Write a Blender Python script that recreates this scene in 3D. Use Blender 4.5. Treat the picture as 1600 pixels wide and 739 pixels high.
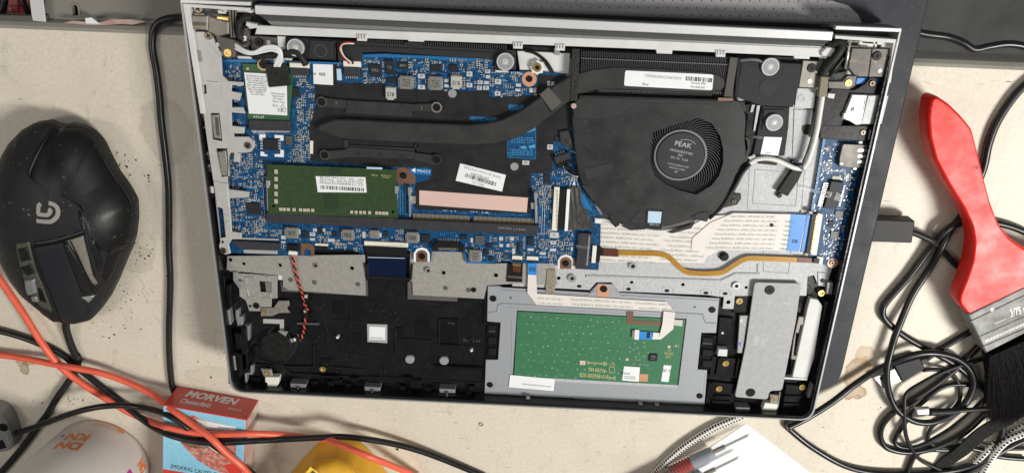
import bpy, math, random
from mathutils import Vector, Matrix
from mathutils.geometry import tessellate_polygon
random.seed(7)
for o in list(bpy.data.objects): bpy.data.objects.remove(o, do_unlink=True)
sc = bpy.context.scene
COL = sc.collection
# ------------------------------------------------------------------ camera, world, lamps, exposure
F = 1180.0                                   # focal length in pixels of a 1600 px wide picture
RT = Matrix(((0.99884777, 0.03554169, -0.03224772), (-0.04523406, 0.92171181, -0.38522879), (0.01603142, 0.38624361, 0.92225748)))
RI = RT.transposed()
CAM = Vector((-0.00197, 0.15956, 0.38958 + 0.038))
cd = bpy.data.cameras.new('camera'); cam = bpy.data.objects.new('camera', cd); COL.objects.link(cam)
cd.sensor_width = 36; cd.lens = 36 * F / 1600; cd.clip_start = .01; cd.clip_end = 20
cam.matrix_world = Matrix.Translation(CAM) @ RI.to_4x4()
sc.camera = cam
w = bpy.data.worlds.new('World'); sc.world = w; w.use_nodes = True
w.node_tree.nodes['Background'].inputs[0].default_value = (.93, .96, 1, 1)
w.node_tree.nodes['Background'].inputs[1].default_value = .14
def lamp(name, loc, target, sx, sy, watts, col):
    l = bpy.data.lights.new(name, 'AREA'); l.shape = 'RECTANGLE'; l.size = sx; l.size_y = sy; l.energy = watts; l.color = col
    o = bpy.data.objects.new(name, l); COL.objects.link(o); o.location = loc
    o.rotation_euler = (Vector(target) - Vector(loc)).to_track_quat('-Z', 'Y').to_euler(); return o
lamp('ceiling_or_fill_lamp', (.88, -.36, 1.0), (.10, -.10, 0), .24, .42, 22.5, (1, .975, .93))
lamp('ceiling_or_fill_lamp', (-.85, .02, 1.1), (-.15, .0, 0), .2, .4, 2.9, (1, .93, .83))
lamp('ceiling_or_fill_lamp', (.05, .75, 1.5), (.1, .1, 0), .9, .22, 4.0, (.93, .96, 1))  # added fill light behind the camera, brightens the upper edge and floor
sc.view_settings.view_transform = 'Standard'; sc.view_settings.look = 'None'
sc.view_settings.exposure = 0; sc.view_settings.gamma = 1
sc.render.engine = 'CYCLES'
# ------------------------------------------------------------------ helpers
def P(px, py, z):
    """point (mm) at height z mm seen at a photo pixel"""
    d = RI @ Vector(((px - 800) / F, (369.5 - py) / F, -1))
    t = (z / 1000 - CAM.z) / d.z
    return ((CAM.x + t * d.x) * 1000, (CAM.y + t * d.y) * 1000)
def S(px, py, z):                              # mm per pixel, along x and y
    a = P(px - 1, py, z); b = P(px + 1, py, z); c = P(px, py - 1, z); d = P(px, py + 1, z)
    return math.dist(a, b) / 2, math.dist(c, d) / 2
def PP(pts, z): return [P(x, y, z) for x, y in pts]
def frame(ox, oy, ang):                        # local mm frame -> world mm
    c, s = math.cos(math.radians(ang)), math.sin(math.radians(ang))
    return lambda x, y: (ox + x * c - y * s, oy + x * s + y * c)
def area(p): return sum(p[i - 1][0] * p[i][1] - p[i][0] * p[i - 1][1] for i in range(len(p))) / 2
def inset(p, d):
    n = len(p); out = []
    for i in range(n):
        a, b, c = p[i - 1], p[i], p[(i + 1) % n]
        u = (b[0] - a[0], b[1] - a[1]); v = (c[0] - b[0], c[1] - b[1])
        lu = math.hypot(*u) or 1; lv = math.hypot(*v) or 1
        n1 = (-u[1] / lu, u[0] / lu); n2 = (-v[1] / lv, v[0] / lv)
        k = max(.35, 1 + n1[0] * n2[0] + n1[1] * n2[1])
        out.append((b[0] + (n1[0] + n2[0]) * d / k, b[1] + (n1[1] + n2[1]) * d / k))
    return out
def rounded(p, r, n=4):                        # round the corners of a polygon (mm)
    out = []; m = len(p)
    for i in range(m):
        a, b, c = Vector(p[i - 1]), Vector(p[i]), Vector(p[(i + 1) % m])
        rr = r[i] if isinstance(r, (list, tuple)) else r
        d = min(rr, (a - b).length * .48, (c - b).length * .48)
        if d < .01: out.append(tuple(b)); continue
        s = b + (a - b).normalized() * d; e = b + (c - b).normalized() * d
        for k in range(n + 1):
            t = k / n; q = s * (1 - t) ** 2 + b * 2 * t * (1 - t) + e * t * t; out.append((q.x, q.y))
    return out
def circle(c, r, n=16, a0=0): return [(c[0] + r * math.cos(a0 + 2 * math.pi * i / n), c[1] + r * math.sin(a0 + 2 * math.pi * i / n)) for i in range(n)]
def spline(pts, n=8):                          # Catmull-Rom
    out = []; m = len(pts)
    for i in range(m - 1):
        p0, p1, p2, p3 = pts[max(i - 1, 0)], pts[i], pts[i + 1], pts[min(i + 2, m - 1)]
        for k in range(n):
            t = k / n
            out.append(tuple(.5 * (2 * b + (c - a) * t + (2 * a - 5 * b + 4 * c - d) * t * t + (3 * b - a - 3 * c + d) * t ** 3) for a, b, c, d in zip(p0, p1, p2, p3)))
    out.append(tuple(pts[-1])); return out
class MB:
    def __init__(s): s.v = []; s.f = []; s.m = []; s.mi = 0; s.uv = None; s.smooth = False
    def face(s, idx): s.f.append(tuple(idx)); s.m.append(s.mi)
    def prism(s, outer, z0, z1, ch=0, holes=()):
        if area(outer) < 0: outer = outer[::-1]
        hs = [h[::-1] if area(h) > 0 else h for h in holes]
        loops = [outer] + hs; tops = []
        for li, l in enumerate(loops):
            n = len(l); b = len(s.v)
            s.v += [(x, y, z0) for x, y in l]
            if ch and li == 0:
                s.v += [(x, y, z1 - ch) for x, y in l]; s.v += [(x, y, z1) for x, y in inset(l, ch)]; lv = 2
            else:
                s.v += [(x, y, z1) for x, y in l]; lv = 1
            for k in range(lv):
                for i in range(n):
                    j = (i + 1) % n; s.face((b + k * n + i, b + k * n + j, b + (k + 1) * n + j, b + (k + 1) * n + i))
            tops.append([b + lv * n + i for i in range(n)])
        if holes or len(outer) > 4:
            flat = [i for t in tops for i in t]
            tr = tessellate_polygon([[Vector((s.v[i][0], s.v[i][1], 0)) for i in t] for t in tops])
            for t in tr:
                a, b_, c = [flat[k] for k in t]
                cr = (s.v[b_][0] - s.v[a][0]) * (s.v[c][1] - s.v[a][1]) - (s.v[b_][1] - s.v[a][1]) * (s.v[c][0] - s.v[a][0])
                if abs(cr) > 1e-12: s.face((a, b_, c) if cr > 0 else (a, c, b_))
        else: s.face(tops[0])
        return s
    def box(s, cx, cy, w, h, z0, z1, ang=0, ch=0):
        f = frame(cx, cy, ang); return s.prism([f(-w / 2, -h / 2), f(w / 2, -h / 2), f(w / 2, h / 2), f(-w / 2, h / 2)], z0, z1, ch)
    def pbox(s, x0, y0, x1, y1, z0, z1, ch=0, ang=0):      # pixel bounding box, upright in the laptop's frame
        cx, cy = P((x0 + x1) / 2, (y0 + y1) / 2, z1); a, b = S((x0 + x1) / 2, (y0 + y1) / 2, z1)
        return s.box(cx, cy, abs(x1 - x0) * a, abs(y1 - y0) * b, z0, z1, ang, ch)
    def pp(s, pts, z0, z1, ch=0, holes=(), rad=0):
        q = PP(pts, z1)
        if rad: q = rounded(q, rad)
        return s.prism(q, z0, z1, ch, holes)
    def cyl(s, c, r, z0, z1, n=16, ch=0): return s.prism(circle(c, r, n), z0, z1, ch)
    def pcyl(s, px, py, r, z0, z1, n=16, ch=0): return s.cyl(P(px, py, z1), r, z0, z1, n, ch)
    def ring(s, c, r0, r1, z0, z1, n=20): return s.prism(circle(c, r1, n), z0, z1, 0, [circle(c, r0, n)])
    def lathe(s, base, axis, prof, n=20):     # prof: (distance along axis, radius); base in mm, axis vector
        ax = Vector(axis).normalized(); u = ax.orthogonal().normalized(); v = ax.cross(u); b = len(s.v); base = Vector(base)
        for t, r in prof:
            for i in range(n):
                a = 2 * math.pi * i / n; q = base + ax * t + (u * math.cos(a) + v * math.sin(a)) * r; s.v.append(tuple(q))
        for k in range(len(prof) - 1):
            for i in range(n):
                j = (i + 1) % n; s.face((b + k * n + i, b + k * n + j, b + (k + 1) * n + j, b + (k + 1) * n + i))
        s.face([b + i for i in range(n)][::-1]); s.face([b + (len(prof) - 1) * n + i for i in range(n)])
        return s
    def tube(s, pts, r, n=10, sub=8, uvscale=1.0):
        c = [Vector(p) for p in (spline(pts, sub) if sub else pts)]
        b = len(s.v); up = None; L = 0; Ls = []
        for i, p in enumerate(c):
            t = (c[min(i + 1, len(c) - 1)] - c[max(i - 1, 0)])
            t = t.normalized() if t.length > 1e-6 else Vector((1, 0, 0))
            if up is None: up = Vector((0, 0, 1)) if abs(t.z) < .9 else Vector((1, 0, 0))
            up = (up - t * up.dot(t)).normalized(); sd = t.cross(up)
            if i: L += (p - c[i - 1]).length
            Ls.append(L)
            rr = r(i / (len(c) - 1)) if callable(r) else r
            for k in range(n):
                a = 2 * math.pi * k / n; s.v.append(tuple(p + (sd * math.cos(a) + up * math.sin(a)) * rr))
        if s.uv is None: s.uv = {}
        for i in range(len(c) - 1):
            for k in range(n):
                j = (k + 1) % n
                s.uv[len(s.f)] = [(Ls[i] * uvscale, k / n), (Ls[i] * uvscale, (k + 1) / n), (Ls[i + 1] * uvscale, (k + 1) / n), (Ls[i + 1] * uvscale, k / n)]
                s.face((b + i * n + k, b + i * n + j, b + (i + 1) * n + j, b + (i + 1) * n + k))
        s.face([b + i for i in range(n)][::-1]); s.face([b + (len(c) - 1) * n + i for i in range(n)])
        s.smooth = True; return s
    def ptube(s, pts, r, **k): return s.tube([P(x, y, z) + (z,) for x, y, z in pts], r, **k)
    def build(s, name, mats, parent=None, label=None, kind=None, origin=None, smooth=None):
        if not isinstance(mats, (list, tuple)): mats = [mats]
        if origin is None:
            xs = [v[0] for v in s.v]; ys = [v[1] for v in s.v]; zs = [v[2] for v in s.v]
            origin = ((min(xs) + max(xs)) / 2, (min(ys) + max(ys)) / 2, min(zs))
        me = bpy.data.meshes.new(name)
        me.from_pydata([((x - origin[0]) / 1000, (y - origin[1]) / 1000, (z - origin[2]) / 1000) for x, y, z in s.v], [], s.f)
        for m in mats: me.materials.append(m)
        me.polygons.foreach_set('material_index', s.m)
        sm = s.smooth if smooth is None else smooth
        if sm:
            me.polygons.foreach_set('use_smooth', [len(f) == 4 for f in s.f])
        if s.uv:
            l = me.uv_layers.new(name='UVMap')
            for fi, uv in s.uv.items():
                p = me.polygons[fi]
                for k, li in enumerate(p.loop_indices): l.data[li].uv = uv[k]
        me.update()
        o = bpy.data.objects.new(name, me); COL.objects.link(o); put(o, origin, parent)
        if label: o['label'] = label
        if kind: o['kind'] = kind
        return o
WP = {}
def put(o, org, parent):                       # parent without rotation, positions in mm
    WP[o.name] = org
    if parent:
        q = WP[parent.name]; o.parent = parent; o.location = ((org[0] - q[0]) / 1000, (org[1] - q[1]) / 1000, (org[2] - q[2]) / 1000)
    else: o.location = (org[0] / 1000, org[1] / 1000, org[2] / 1000)
def thing(name, label, cat, org, group=None):
    o = bpy.data.objects.new(name, None); o.empty_display_size = .01; COL.objects.link(o); put(o, org, None)
    o['label'] = label; o['category'] = cat
    if group: o['group'] = group
    return o
def tag(o, label, cat, group=None):
    o['label'] = label; o['category'] = cat
    if group: o['group'] = group
    return o
TXT = {}
def textmesh(s, res=2, bold=0, shear=0, ls=1.0):
    k = (s, res, bold, shear, ls)
    if k in TXT: return TXT[k]
    c = bpy.data.curves.new('lettering', 'FONT'); c.body = s; c.resolution_u = res; c.offset = bold; c.shear = shear; c.space_line = ls
    c.align_x = 'CENTER'; c.align_y = 'CENTER'
    o = bpy.data.objects.new('t', c); COL.objects.link(o)
    bpy.context.view_layer.update()
    me = bpy.data.meshes.new_from_object(o.evaluated_get(bpy.context.evaluated_depsgraph_get()))
    bpy.data.objects.remove(o); bpy.data.curves.remove(c)
    xs = [v.co.x for v in me.vertices]; ys = [v.co.y for v in me.vertices]
    r = ([(v.co.x - (min(xs) + max(xs)) / 2, v.co.y - (min(ys) + max(ys)) / 2) for v in me.vertices], [tuple(p.vertices) for p in me.polygons], max(xs) - min(xs), max(ys) - min(ys))
    bpy.data.meshes.remove(me); TXT[k] = r; return r
def addtext(mb, s, c, z, w, h, ang=0, **k):    # flat letters w x h mm centred at c (mm)
    v, f, tw, th = textmesh(s, **k); fr = frame(c[0], c[1], ang); b = len(mb.v)
    sx = w / tw; sy = h / th
    mb.v += [fr(x * sx, y * sy) + (z,) for x, y in v]
    for q in f: mb.face([b + i for i in q])
    return mb
def text(s, px, py, z, wpx, hpx, mat, parent, ang=0, name='lettering', **k):
    a, b = S(px, py, z); mb = MB()
    if abs(ang % 180 - 90) < 45: a, b = b, a
    addtext(mb, s, P(px, py, z), z, wpx * a, hpx * b, ang, **k)
    return mb.build(name, mat, parent)
def bars(mb, c, z, w, h, ang, seed=1, n=34):
    r = random.Random(seed); fr = frame(c[0], c[1], ang); x = -w / 2
    while x < w / 2:
        bw = r.choice((.6, .6, 1.2, 1.8)) * w / n / 1.3
        q = [fr(x, -h / 2), fr(x + bw, -h / 2), fr(x + bw, h / 2), fr(x, h / 2)]; b = len(mb.v)
        mb.v += [p + (z,) for p in q]; mb.face((b, b + 1, b + 2, b + 3)); x += bw + r.choice((.6, 1, 1.4)) * w / n / 1.3
    return mb
# ------------------------------------------------------------------ materials
def mat(name, col, rough=.5, metal=0, col2=None, scale=200, detail=4, bump=0, bscale=None, spec=.5, coat=0, thr=(.35, .65), trans=0, alpha=1, rvar=0, dist=.0003, dust=0, dsc=900):
    if max(col) < .07 and spec == .5: spec = .2
    m = bpy.data.materials.new(name); m.use_nodes = True; nt = m.node_tree; b = nt.nodes['Principled BSDF']
    b.inputs['Base Color'].default_value = (*col, 1); b.inputs['Roughness'].default_value = rough; b.inputs['Metallic'].default_value = metal
    b.inputs['Specular IOR Level'].default_value = spec; b.inputs['Coat Weight'].default_value = coat
    if trans: b.inputs['Transmission Weight'].default_value = trans
    if alpha < 1: b.inputs['Alpha'].default_value = alpha
    g = nt.nodes.new('ShaderNodeNewGeometry')
    def noise(sc_, det=4, r=.6):
        n = nt.nodes.new('ShaderNodeTexNoise'); n.inputs['Scale'].default_value = sc_; n.inputs['Detail'].default_value = det; n.inputs['Roughness'].default_value = r
        nt.links.new(g.outputs['Position'], n.inputs['Vector']); return n
    def ramp(src, stops):
        r = nt.nodes.new('ShaderNodeValToRGB'); nt.links.new(src, r.inputs[0]); e = r.color_ramp.elements
        while len(e) < len(stops): e.new(.5)
        for i, (p, c) in enumerate(stops): e[i].position = p; e[i].color = (*c, 1) if len(c) == 3 else c
        return r
    if col2 is not None:
        r = ramp(noise(scale, detail).outputs['Fac'], [(thr[0], col), (thr[1], col2)]); nt.links.new(r.outputs[0], b.inputs['Base Color'])
    if dust:
        r3 = ramp(noise(dsc, 2, .5).outputs['Fac'], [(.70, (0, 0, 0)), (.725, (dust,) * 3)]); x = nt.nodes.new('ShaderNodeMix'); x.data_type = 'RGBA'; nt.links.new(r3.outputs[0], x.inputs[0])
        if col2 is not None: nt.links.new(r.outputs[0], x.inputs[6])
        else: x.inputs[6].default_value = (*col, 1)
        x.inputs[7].default_value = (.30, .29, .27, 1); nt.links.new(x.outputs[2], b.inputs['Base Color'])
    if rvar:
        r = ramp(noise(60, 5).outputs['Fac'], [(.35, (rough - rvar,) * 3), (.65, (rough + rvar,) * 3)]); nt.links.new(r.outputs[0], b.inputs['Roughness'])
    if bump:
        bm = nt.nodes.new('ShaderNodeBump'); bm.inputs['Strength'].default_value = bump; bm.inputs['Distance'].default_value = dist
        nt.links.new(noise(bscale or scale, 3).outputs['Fac'], bm.inputs['Height']); nt.links.new(bm.outputs[0], b.inputs['Normal'])
    return m
M = {}
def mk(k, *a, **kw): M[k] = mat(k, *a, **kw)
mk('silver', (.60, .60, .595), .38, .3, (.55, .55, .545), 900, bump=.15, bscale=4000)
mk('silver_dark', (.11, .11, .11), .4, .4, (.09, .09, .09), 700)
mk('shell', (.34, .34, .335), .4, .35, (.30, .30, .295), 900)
mk('bar_reflection', (.24, .24, .235), .4, .35, (.2, .2, .195), 900)
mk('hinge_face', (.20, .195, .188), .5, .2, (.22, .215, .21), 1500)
mk('white_plastic', (.60, .60, .58), .5, 0, (.54, .54, .52), 120)
mk('bracket', (.47, .46, .44), .45, .25, (.42, .41, .39), 150, rvar=.06)
mk('tray', (.0055, .0056, .006), .24, 0, (.009, .009, .0095), 160, bump=.3, bscale=260, rvar=.1, spec=.4, dust=.1, dsc=650)
mk('black_rib', (.0065, .0065, .007), .32, 0, spec=.2, rvar=.07, bump=.2, bscale=300)
mk('rib_gloss', (.012, .012, .013), .16, 0, spec=.6)
mk('black', (.012, .012, .013), .45, 0, (.02, .02, .021), 500)
mk('hole', (.004, .004, .004), .6)  # near-black; also carries the painted shade of the hinge wells
mk('galv', (.46, .465, .47), .55, .1, (.36, .365, .37), 650, 6, bump=.3, bscale=900, thr=(.36, .66), rvar=.06)
mk('galv_warm', (.36, .345, .315), .5, .3, (.29, .28, .255), 500, 6, bump=.2, bscale=900, thr=(.36, .66))
mk('cover', (.34, .345, .345), .55, .05, (.29, .295, .295), 380, 6, bump=.15, bscale=900)
mk('pad_frame', (.33, .345, .365), .48, .25, (.30, .315, .33), 700, 5, bump=.08, bscale=2500)
mk('shield', (.30, .30, .295), .45, .4, (.24, .24, .235), 420, 6, bump=.12, bscale=900)
mk('mylar', (.014, .014, .0145), .42, 0, (.021, .021, .0215), 150, rvar=.07, bump=.06, bscale=250)
mk('pipe', (.040, .040, .040), .36, .3, (.050, .050, .050), 110, rvar=.07, bump=.1, bscale=1500)
mk('fan', (.0175, .0177, .018), .38, .0, (.024, .0242, .0246), 120, rvar=.06, bump=.3, bscale=3500, dist=.0001, dust=.3, spec=.3)
mk('fan2', (.031, .0312, .0315), .38, .0, (.038, .0382, .0385), 160, bump=.2, bscale=3500, dist=.0001)
mk('rubber_rim', (.52, .53, .53), .3, 0, coat=.3)
mk('hub', (.04, .042, .045), .35, .3)
mk('hub_ring', (.17, .175, .185), .35, .4)
mk('blade', (.085, .085, .088), .3, 0)
mk('fin', (.06, .06, .062), .35, .2)
mk('fin_tip', (.24, .24, .24), .35, .3)
mk('speaker', (.016, .0165, .0175), .6, 0, (.034, .034, .036), 2600, 4, bump=.6, bscale=2200, dist=.0002)
mk('rubber', (.27, .28, .28), .35, 0, coat=.2, alpha=.97)
mk('foam', (.02, .019, .017), .95, 0, (.12, .11, .09), 2600, 2, bump=.8, bscale=2500, thr=(.5, .72))
mk('foam_tan', (.16, .14, .10), .95, 0, (.36, .32, .24), 2400, 2, bump=.8, bscale=2500, thr=(.4, .65))
mk('foam_grey', (.07, .065, .055), .9, 0, (.1, .095, .085), 1800, 2, bump=.5, bscale=2500)
mk('hinge', (.075, .068, .06), .4, .45, (.10, .092, .082), 260, rvar=.08)
mk('hinge_lt', (.17, .155, .13), .4, .5, (.22, .20, .17), 260)
mk('screw_black', (.03, .03, .03), .3, .7)
mk('screw_brown', (.16, .13, .10), .3, .85)
mk('steel', (.58, .58, .56), .3, .75)
mk('solder', (.66, .66, .63), .35, .3, (.48, .48, .46), 1800)
mk('nickel', (.20, .185, .16), .4, .25, (.27, .25, .22), 400, spec=.3)
mk('brass', (.72, .52, .2), .25, .9)
mk('copper', (.62, .33, .2), .42, .35, (.56, .29, .17), 300)
mk('copper_pad', (.64, .45, .40), .5, .15, (.62, .43, .37), 260, 5, bump=.1)
mk('copper_brown', (.17, .09, .055), .45, .3)
mk('kapton', (.42, .21, .015), .3, .1, (.48, .26, .022), 300, coat=.3)
mk('kapton_dark', (.10, .03, .015), .3, .1)
mk('ic', (.016, .017, .020), .45, 0, (.022, .023, .026), 900)
mk('ic_grey', (.07, .07, .075), .45, 0)
mk('inductor', (.17, .165, .15), .5, .1, (.2, .195, .18), 700)
mk('inductor_lt', (.42, .41, .38), .5, .1)
mk('cap_tan', (.20, .15, .105), .5)
mk('ceramic', (.42, .38, .29), .5)
mk('conn_dark', (.032, .032, .037), .45, 0, (.040, .040, .046), 300)
mk('conn_black', (.012, .012, .012), .35)
mk('conn_white', (.68, .66, .58), .45)
mk('ink_white', (.7, .72, .74), .6)
mk('ink_grey', (.22, .23, .24), .55)
mk('ink_black', (.02, .02, .02), .6)
mk('ink_green', (.13, .24, .14), .6)
mk('ink_gold', (.55, .47, .22), .5)
mk('hub_ink', (.36, .36, .35), .6)
mk('ink_tan', (.62, .60, .58), .6)
mk('gold', (.60, .46, .2), .3, .85)
mk('label', (.74, .75, .75), .45, 0, (.70, .71, .71), 90)
mk('label_blue', (.42, .56, .68), .45)
mk('label_clear', (.33, .335, .33), .4)
mk('ffc', (.68, .63, .59), .42, 0, (.63, .58, .54), 80, bump=.1, bscale=120)
mk('ffc_white', (.68, .665, .63), .4)
mk('ffc_blue', (.03, .22, .60), .35)
mk('ffc_navy', (.003, .009, .03), .15, coat=.3)
mk('tape_black', (.011, .011, .011), .55, 0, (.022, .022, .021), 400, bump=.5, bscale=300)
mk('cloth_tape', (.035, .034, .030), .5, 0, (.06, .058, .052), 170, bump=.9, bscale=160, dist=.0012)
mk('ram', (.026, .050, .018), .45, 0, (.034, .064, .025), 500, 5, bump=.06)
mk('pad_pcb', (.032, .14, .062), .42, 0, (.042, .165, .078), 200, bump=.05, bscale=600)
mk('wifi_pcb', (.022, .085, .03), .4)
mk('wire_white', (.66, .66, .64), .4)
mk('wire_offwhite', (.68, .67, .63), .45, 0, (.58, .57, .53), 120)
mk('wire_black', (.012, .012, .012), .35)
mk('wire_red', (.62, .06, .03), .4)
mk('wire_teal', (.45, .66, .58), .4)
mk('wire_grey', (.10, .10, .10), .5)
mk('glue', (.55, .56, .54), .4)
mk('red_brush', (.78, .024, .016), .42, 0, (.70, .020, .012), 45, spec=.3, bump=.12, bscale=240, rvar=.07, dust=.18, dsc=300)
mk('tin', (.21, .21, .205), .5, .1, (.13, .13, .125), 180, 5, spec=.25, bump=.15, bscale=500, rvar=.08)
mk('bristle', (.012, .011, .011), .45, 0)
mk('mouse', (.015, .0155, .0165), .5, 0, (.019, .0195, .020), 90, rvar=.06, bump=.08, bscale=2500, dust=.35, dsc=420)
mk('mouse_gloss', (.006, .006, .0065), .4, 0, (.010, .010, .010), 70, spec=.3, rvar=.06, dust=.2, dsc=420)
mk('mouse_btn', (.017, .018, .0205), .4, 0, rvar=.05)
mk('mouse_tan', (.20, .175, .14), .6, 0, (.14, .125, .10), 500)
mk('mouse_olive', (.10, .095, .07), .5, .2, (.05, .05, .04), 600)
mk('logo_grey', (.26, .25, .225), .5)
mk('cable_black', (.010, .010, .0105), .34, 0, spec=.4, rvar=.08, bump=.05, bscale=800)
mk('cable_thin', (.02, .02, .02), .4)
mk('cable_red', (.78, .125, .065), .42, 0, (.68, .10, .055), 110, rvar=.07, bump=.1, bscale=400)
mk('plug', (.013, .013, .0145), .5, 0, (.018, .018, .0195), 1500, bump=.2, bscale=3000, dist=.0001)
mk('velcro', (.012, .012, .012), .95, 0, (.035, .035, .034), 1400, 4, bump=1, bscale=1500, dist=.001)
mk('yellow', (.72, .38, .015), .5, 0, (.66, .34, .015), 60, bump=.1, bscale=1500)
mk('yellow_lt', (.85, .55, .05), .4)
mk('cup', (.60, .575, .52), .45, 0, (.57, .545, .49), 40)
mk('cup_orange', (.75, .22, .05), .5)
mk('cup_pink', (.52, .05, .28), .5)
mk('pack_red', (.60, .045, .03), .33, 0, (.56, .04, .026), 150, coat=.3)
mk('pack_side', (.44, .22, .19), .3, 0, (.50, .40, .36), 60, 3, coat=.4)
mk('film', (.6, .6, .58), .25)
mk('pack_blue', (.16, .48, .66), .35, 0, (.32, .58, .70), 900, 2, coat=.3)
mk('flesh', (.42, .10, .075), .4, 0, (.56, .30, .24), 330, 6, thr=(.42, .6))
mk('flesh_dark', (.10, .03, .02), .4, 0, (.30, .16, .08), 700, 5)
mk('paper', (.70, .71, .73), .6, 0)
mk('laptop_dark', (.024, .026, .031), .5, 0, (.031, .033, .039), 500, 6, bump=.25, bscale=3500, dist=.0001, rvar=.05, dust=.2, dsc=700)
mk('laptop_purple', (.22, .21, .215), .55, 0, (.26, .25, .255), 900, 6, bump=.2, bscale=3000, dist=.0001)
mk('blue_plastic', (.02, .2, .6), .4)
mk('handle_red', (.40, .035, .025), .3, 0, (.18, .08, .07), 300, 3, coat=.5)
mk('handle_clear', (.11, .085, .08), .2, 0, (.2, .15, .14), 150, coat=.6)
mk('collar', (.24, .26, .29), .35)
mk('drawer', (.17, .158, .138), .55, .1, (.20, .188, .165), 25, 4)
mk('drawer_lip', (.07, .065, .055), .5, .2)
mk('strap_white', (.5, .5, .5), .6)
mk('red_box', (.45, .05, .05), .5)
mk('pink_paper', (.36, .20, .17), .6, 0, (.50, .42, .38), 70, 4)
mk('floor', (.36, .35, .32), .85, 0, (.66, .65, .60), 12, 6, thr=(.3, .7))
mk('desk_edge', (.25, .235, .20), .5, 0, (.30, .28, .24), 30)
# desk laminate: beige with fine speckle, grime, scratches, coffee stains and painted cable shadows
def desk_mat():
    m = mat('desk', (.60, .55, .46), .5, 0); nt = m.node_tree; b = nt.nodes['Principled BSDF']; L = nt.links.new
    g = nt.nodes.new('ShaderNodeNewGeometry')
    def N(sc_, d=5, r=.6, sx=None):
        n = nt.nodes.new('ShaderNodeTexNoise'); n.inputs['Scale'].default_value = sc_; n.inputs['Detail'].default_value = d; n.inputs['Roughness'].default_value = r
        if sx:
            mp = nt.nodes.new('ShaderNodeMapping'); mp.inputs['Scale'].default_value = sx; L(g.outputs['Position'], mp.inputs['Vector']); L(mp.outputs[0], n.inputs['Vector'])
        else: L(g.outputs['Position'], n.inputs['Vector'])
        return n
    def ramp(src, stops):
        r = nt.nodes.new('ShaderNodeValToRGB'); L(src, r.inputs[0]); e = r.color_ramp.elements
        while len(e) < len(stops): e.new(.5)
        for i, (p, c) in enumerate(stops): e[i].position = p; e[i].color = (*c, 1)
        return r.outputs[0]
    def mix(a, bcol, fac):
        x = nt.nodes.new('ShaderNodeMix'); x.data_type = 'RGBA'; L(fac, x.inputs[0])
        L(a, x.inputs[6])
        if isinstance(bcol, tuple): x.inputs[7].default_value = (*bcol, 1)
        else: L(bcol, x.inputs[7])
        return x.outputs[2]
    base = ramp(N(480, 5).outputs['Fac'], [(.3, (.56, .50, .40)), (.7, (.66, .60, .495))])
    c = mix(base, (.47, .42, .335), ramp(N(14, 5, .65).outputs['Fac'], [(.5, (0, 0, 0)), (.78, (.6, .6, .6))]))
    c = mix(c, (.13, .11, .09), ramp(N(260, 3, .5, (.3, 1.7, 1)).outputs['Fac'], [(.71, (0, 0, 0)), (.74, (.7, .7, .7))]))
    c = mix(c, (.40, .36, .29), ramp(N(75, 6, .75, (1.3, .6, 1)).outputs['Fac'], [(.58, (0, 0, 0)), (.66, (.5, .5, .5))]))
    c = mix(c, (.30, .26, .2), ramp(N(30, 8, .8, (.5, 2.2, 1)).outputs['Fac'], [(.655, (0, 0, 0)), (.70, (.55, .55, .55))]))
    c = mix(c, (.05, .045, .04), ramp(N(700, 2, .5).outputs['Fac'], [(.755, (0, 0, 0)), (.77, (.85, .85, .85))]))
    # coffee-coloured stains, and brownish cable shadows at the left put into the colour
    def stain_and_shade(px, py, r, squash, col, strength, c):
        x, y = P(px, py, 0); mp = nt.nodes.new('ShaderNodeMapping'); mp.vector_type = 'TEXTURE'
        mp.inputs['Location'].default_value = (x / 1000, y / 1000, 0); mp.inputs['Scale'].default_value = (r, r * squash, 1)
        n = N(90, 3); ad = nt.nodes.new('ShaderNodeVectorMath'); ad.operation = 'MULTIPLY_ADD'
        L(n.outputs['Color'], ad.inputs[0]); ad.inputs[1].default_value = (.012,) * 3; L(g.outputs['Position'], ad.inputs[2])
        sb = nt.nodes.new('ShaderNodeVectorMath'); sb.operation = 'SUBTRACT'; L(ad.outputs[0], sb.inputs[0]); sb.inputs[1].default_value = (.006,) * 3
        L(sb.outputs[0], mp.inputs['Vector'])
        sp = nt.nodes.new('ShaderNodeSeparateXYZ'); L(mp.outputs[0], sp.inputs[0]); cb = nt.nodes.new('ShaderNodeCombineXYZ'); L(sp.outputs[0], cb.inputs[0]); L(sp.outputs[1], cb.inputs[1])
        ln = nt.nodes.new('ShaderNodeVectorMath'); ln.operation = 'LENGTH'; L(cb.outputs[0], ln.inputs[0])
        s = strength; f = ramp(ln.outputs['Value'], [(.0, (s * .55,) * 3), (.7, (s * .7,) * 3), (.88, (s,) * 3), (1, (0, 0, 0))])
        return mix(c, col, f)
    for a in [(1338, 582, .0085, 1.5, (.30, .155, .045), .85), (1335, 612, .0075, .8, (.30, .155, .045), .9), (1352, 555, .006, 1.2, (.38, .23, .09), .7), (1410, 160, .012, 1.4, (.45, .38, .28), .4), (1555, 440, .02, 1.2, (.42, .36, .26), .45), (215, 405, .012, 1.0, (.42, .37, .29), .5), (330, 590, .02, .5, (.45, .40, .31), .4),
              (42, 565, .0085, .22, (.3, .2, .09), .8), (38, 574, .0035, 1.5, (.2, .13, .06), .8), (1288, 702, .002, 1, (.2, .13, .06), .7), (262, 205, .016, 1.3, (.30, .27, .22), .35), (95, 615, .012, .7, (.50, .46, .36), .7), (1500, 215, .03, .8, (.5, .43, .32), .3)]:
        c = stain_and_shade(*a, c)
    L(c, b.inputs['Base Color'])
    bm = nt.nodes.new('ShaderNodeBump'); bm.inputs['Strength'].default_value = .25; bm.inputs['Distance'].default_value = .0003
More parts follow.
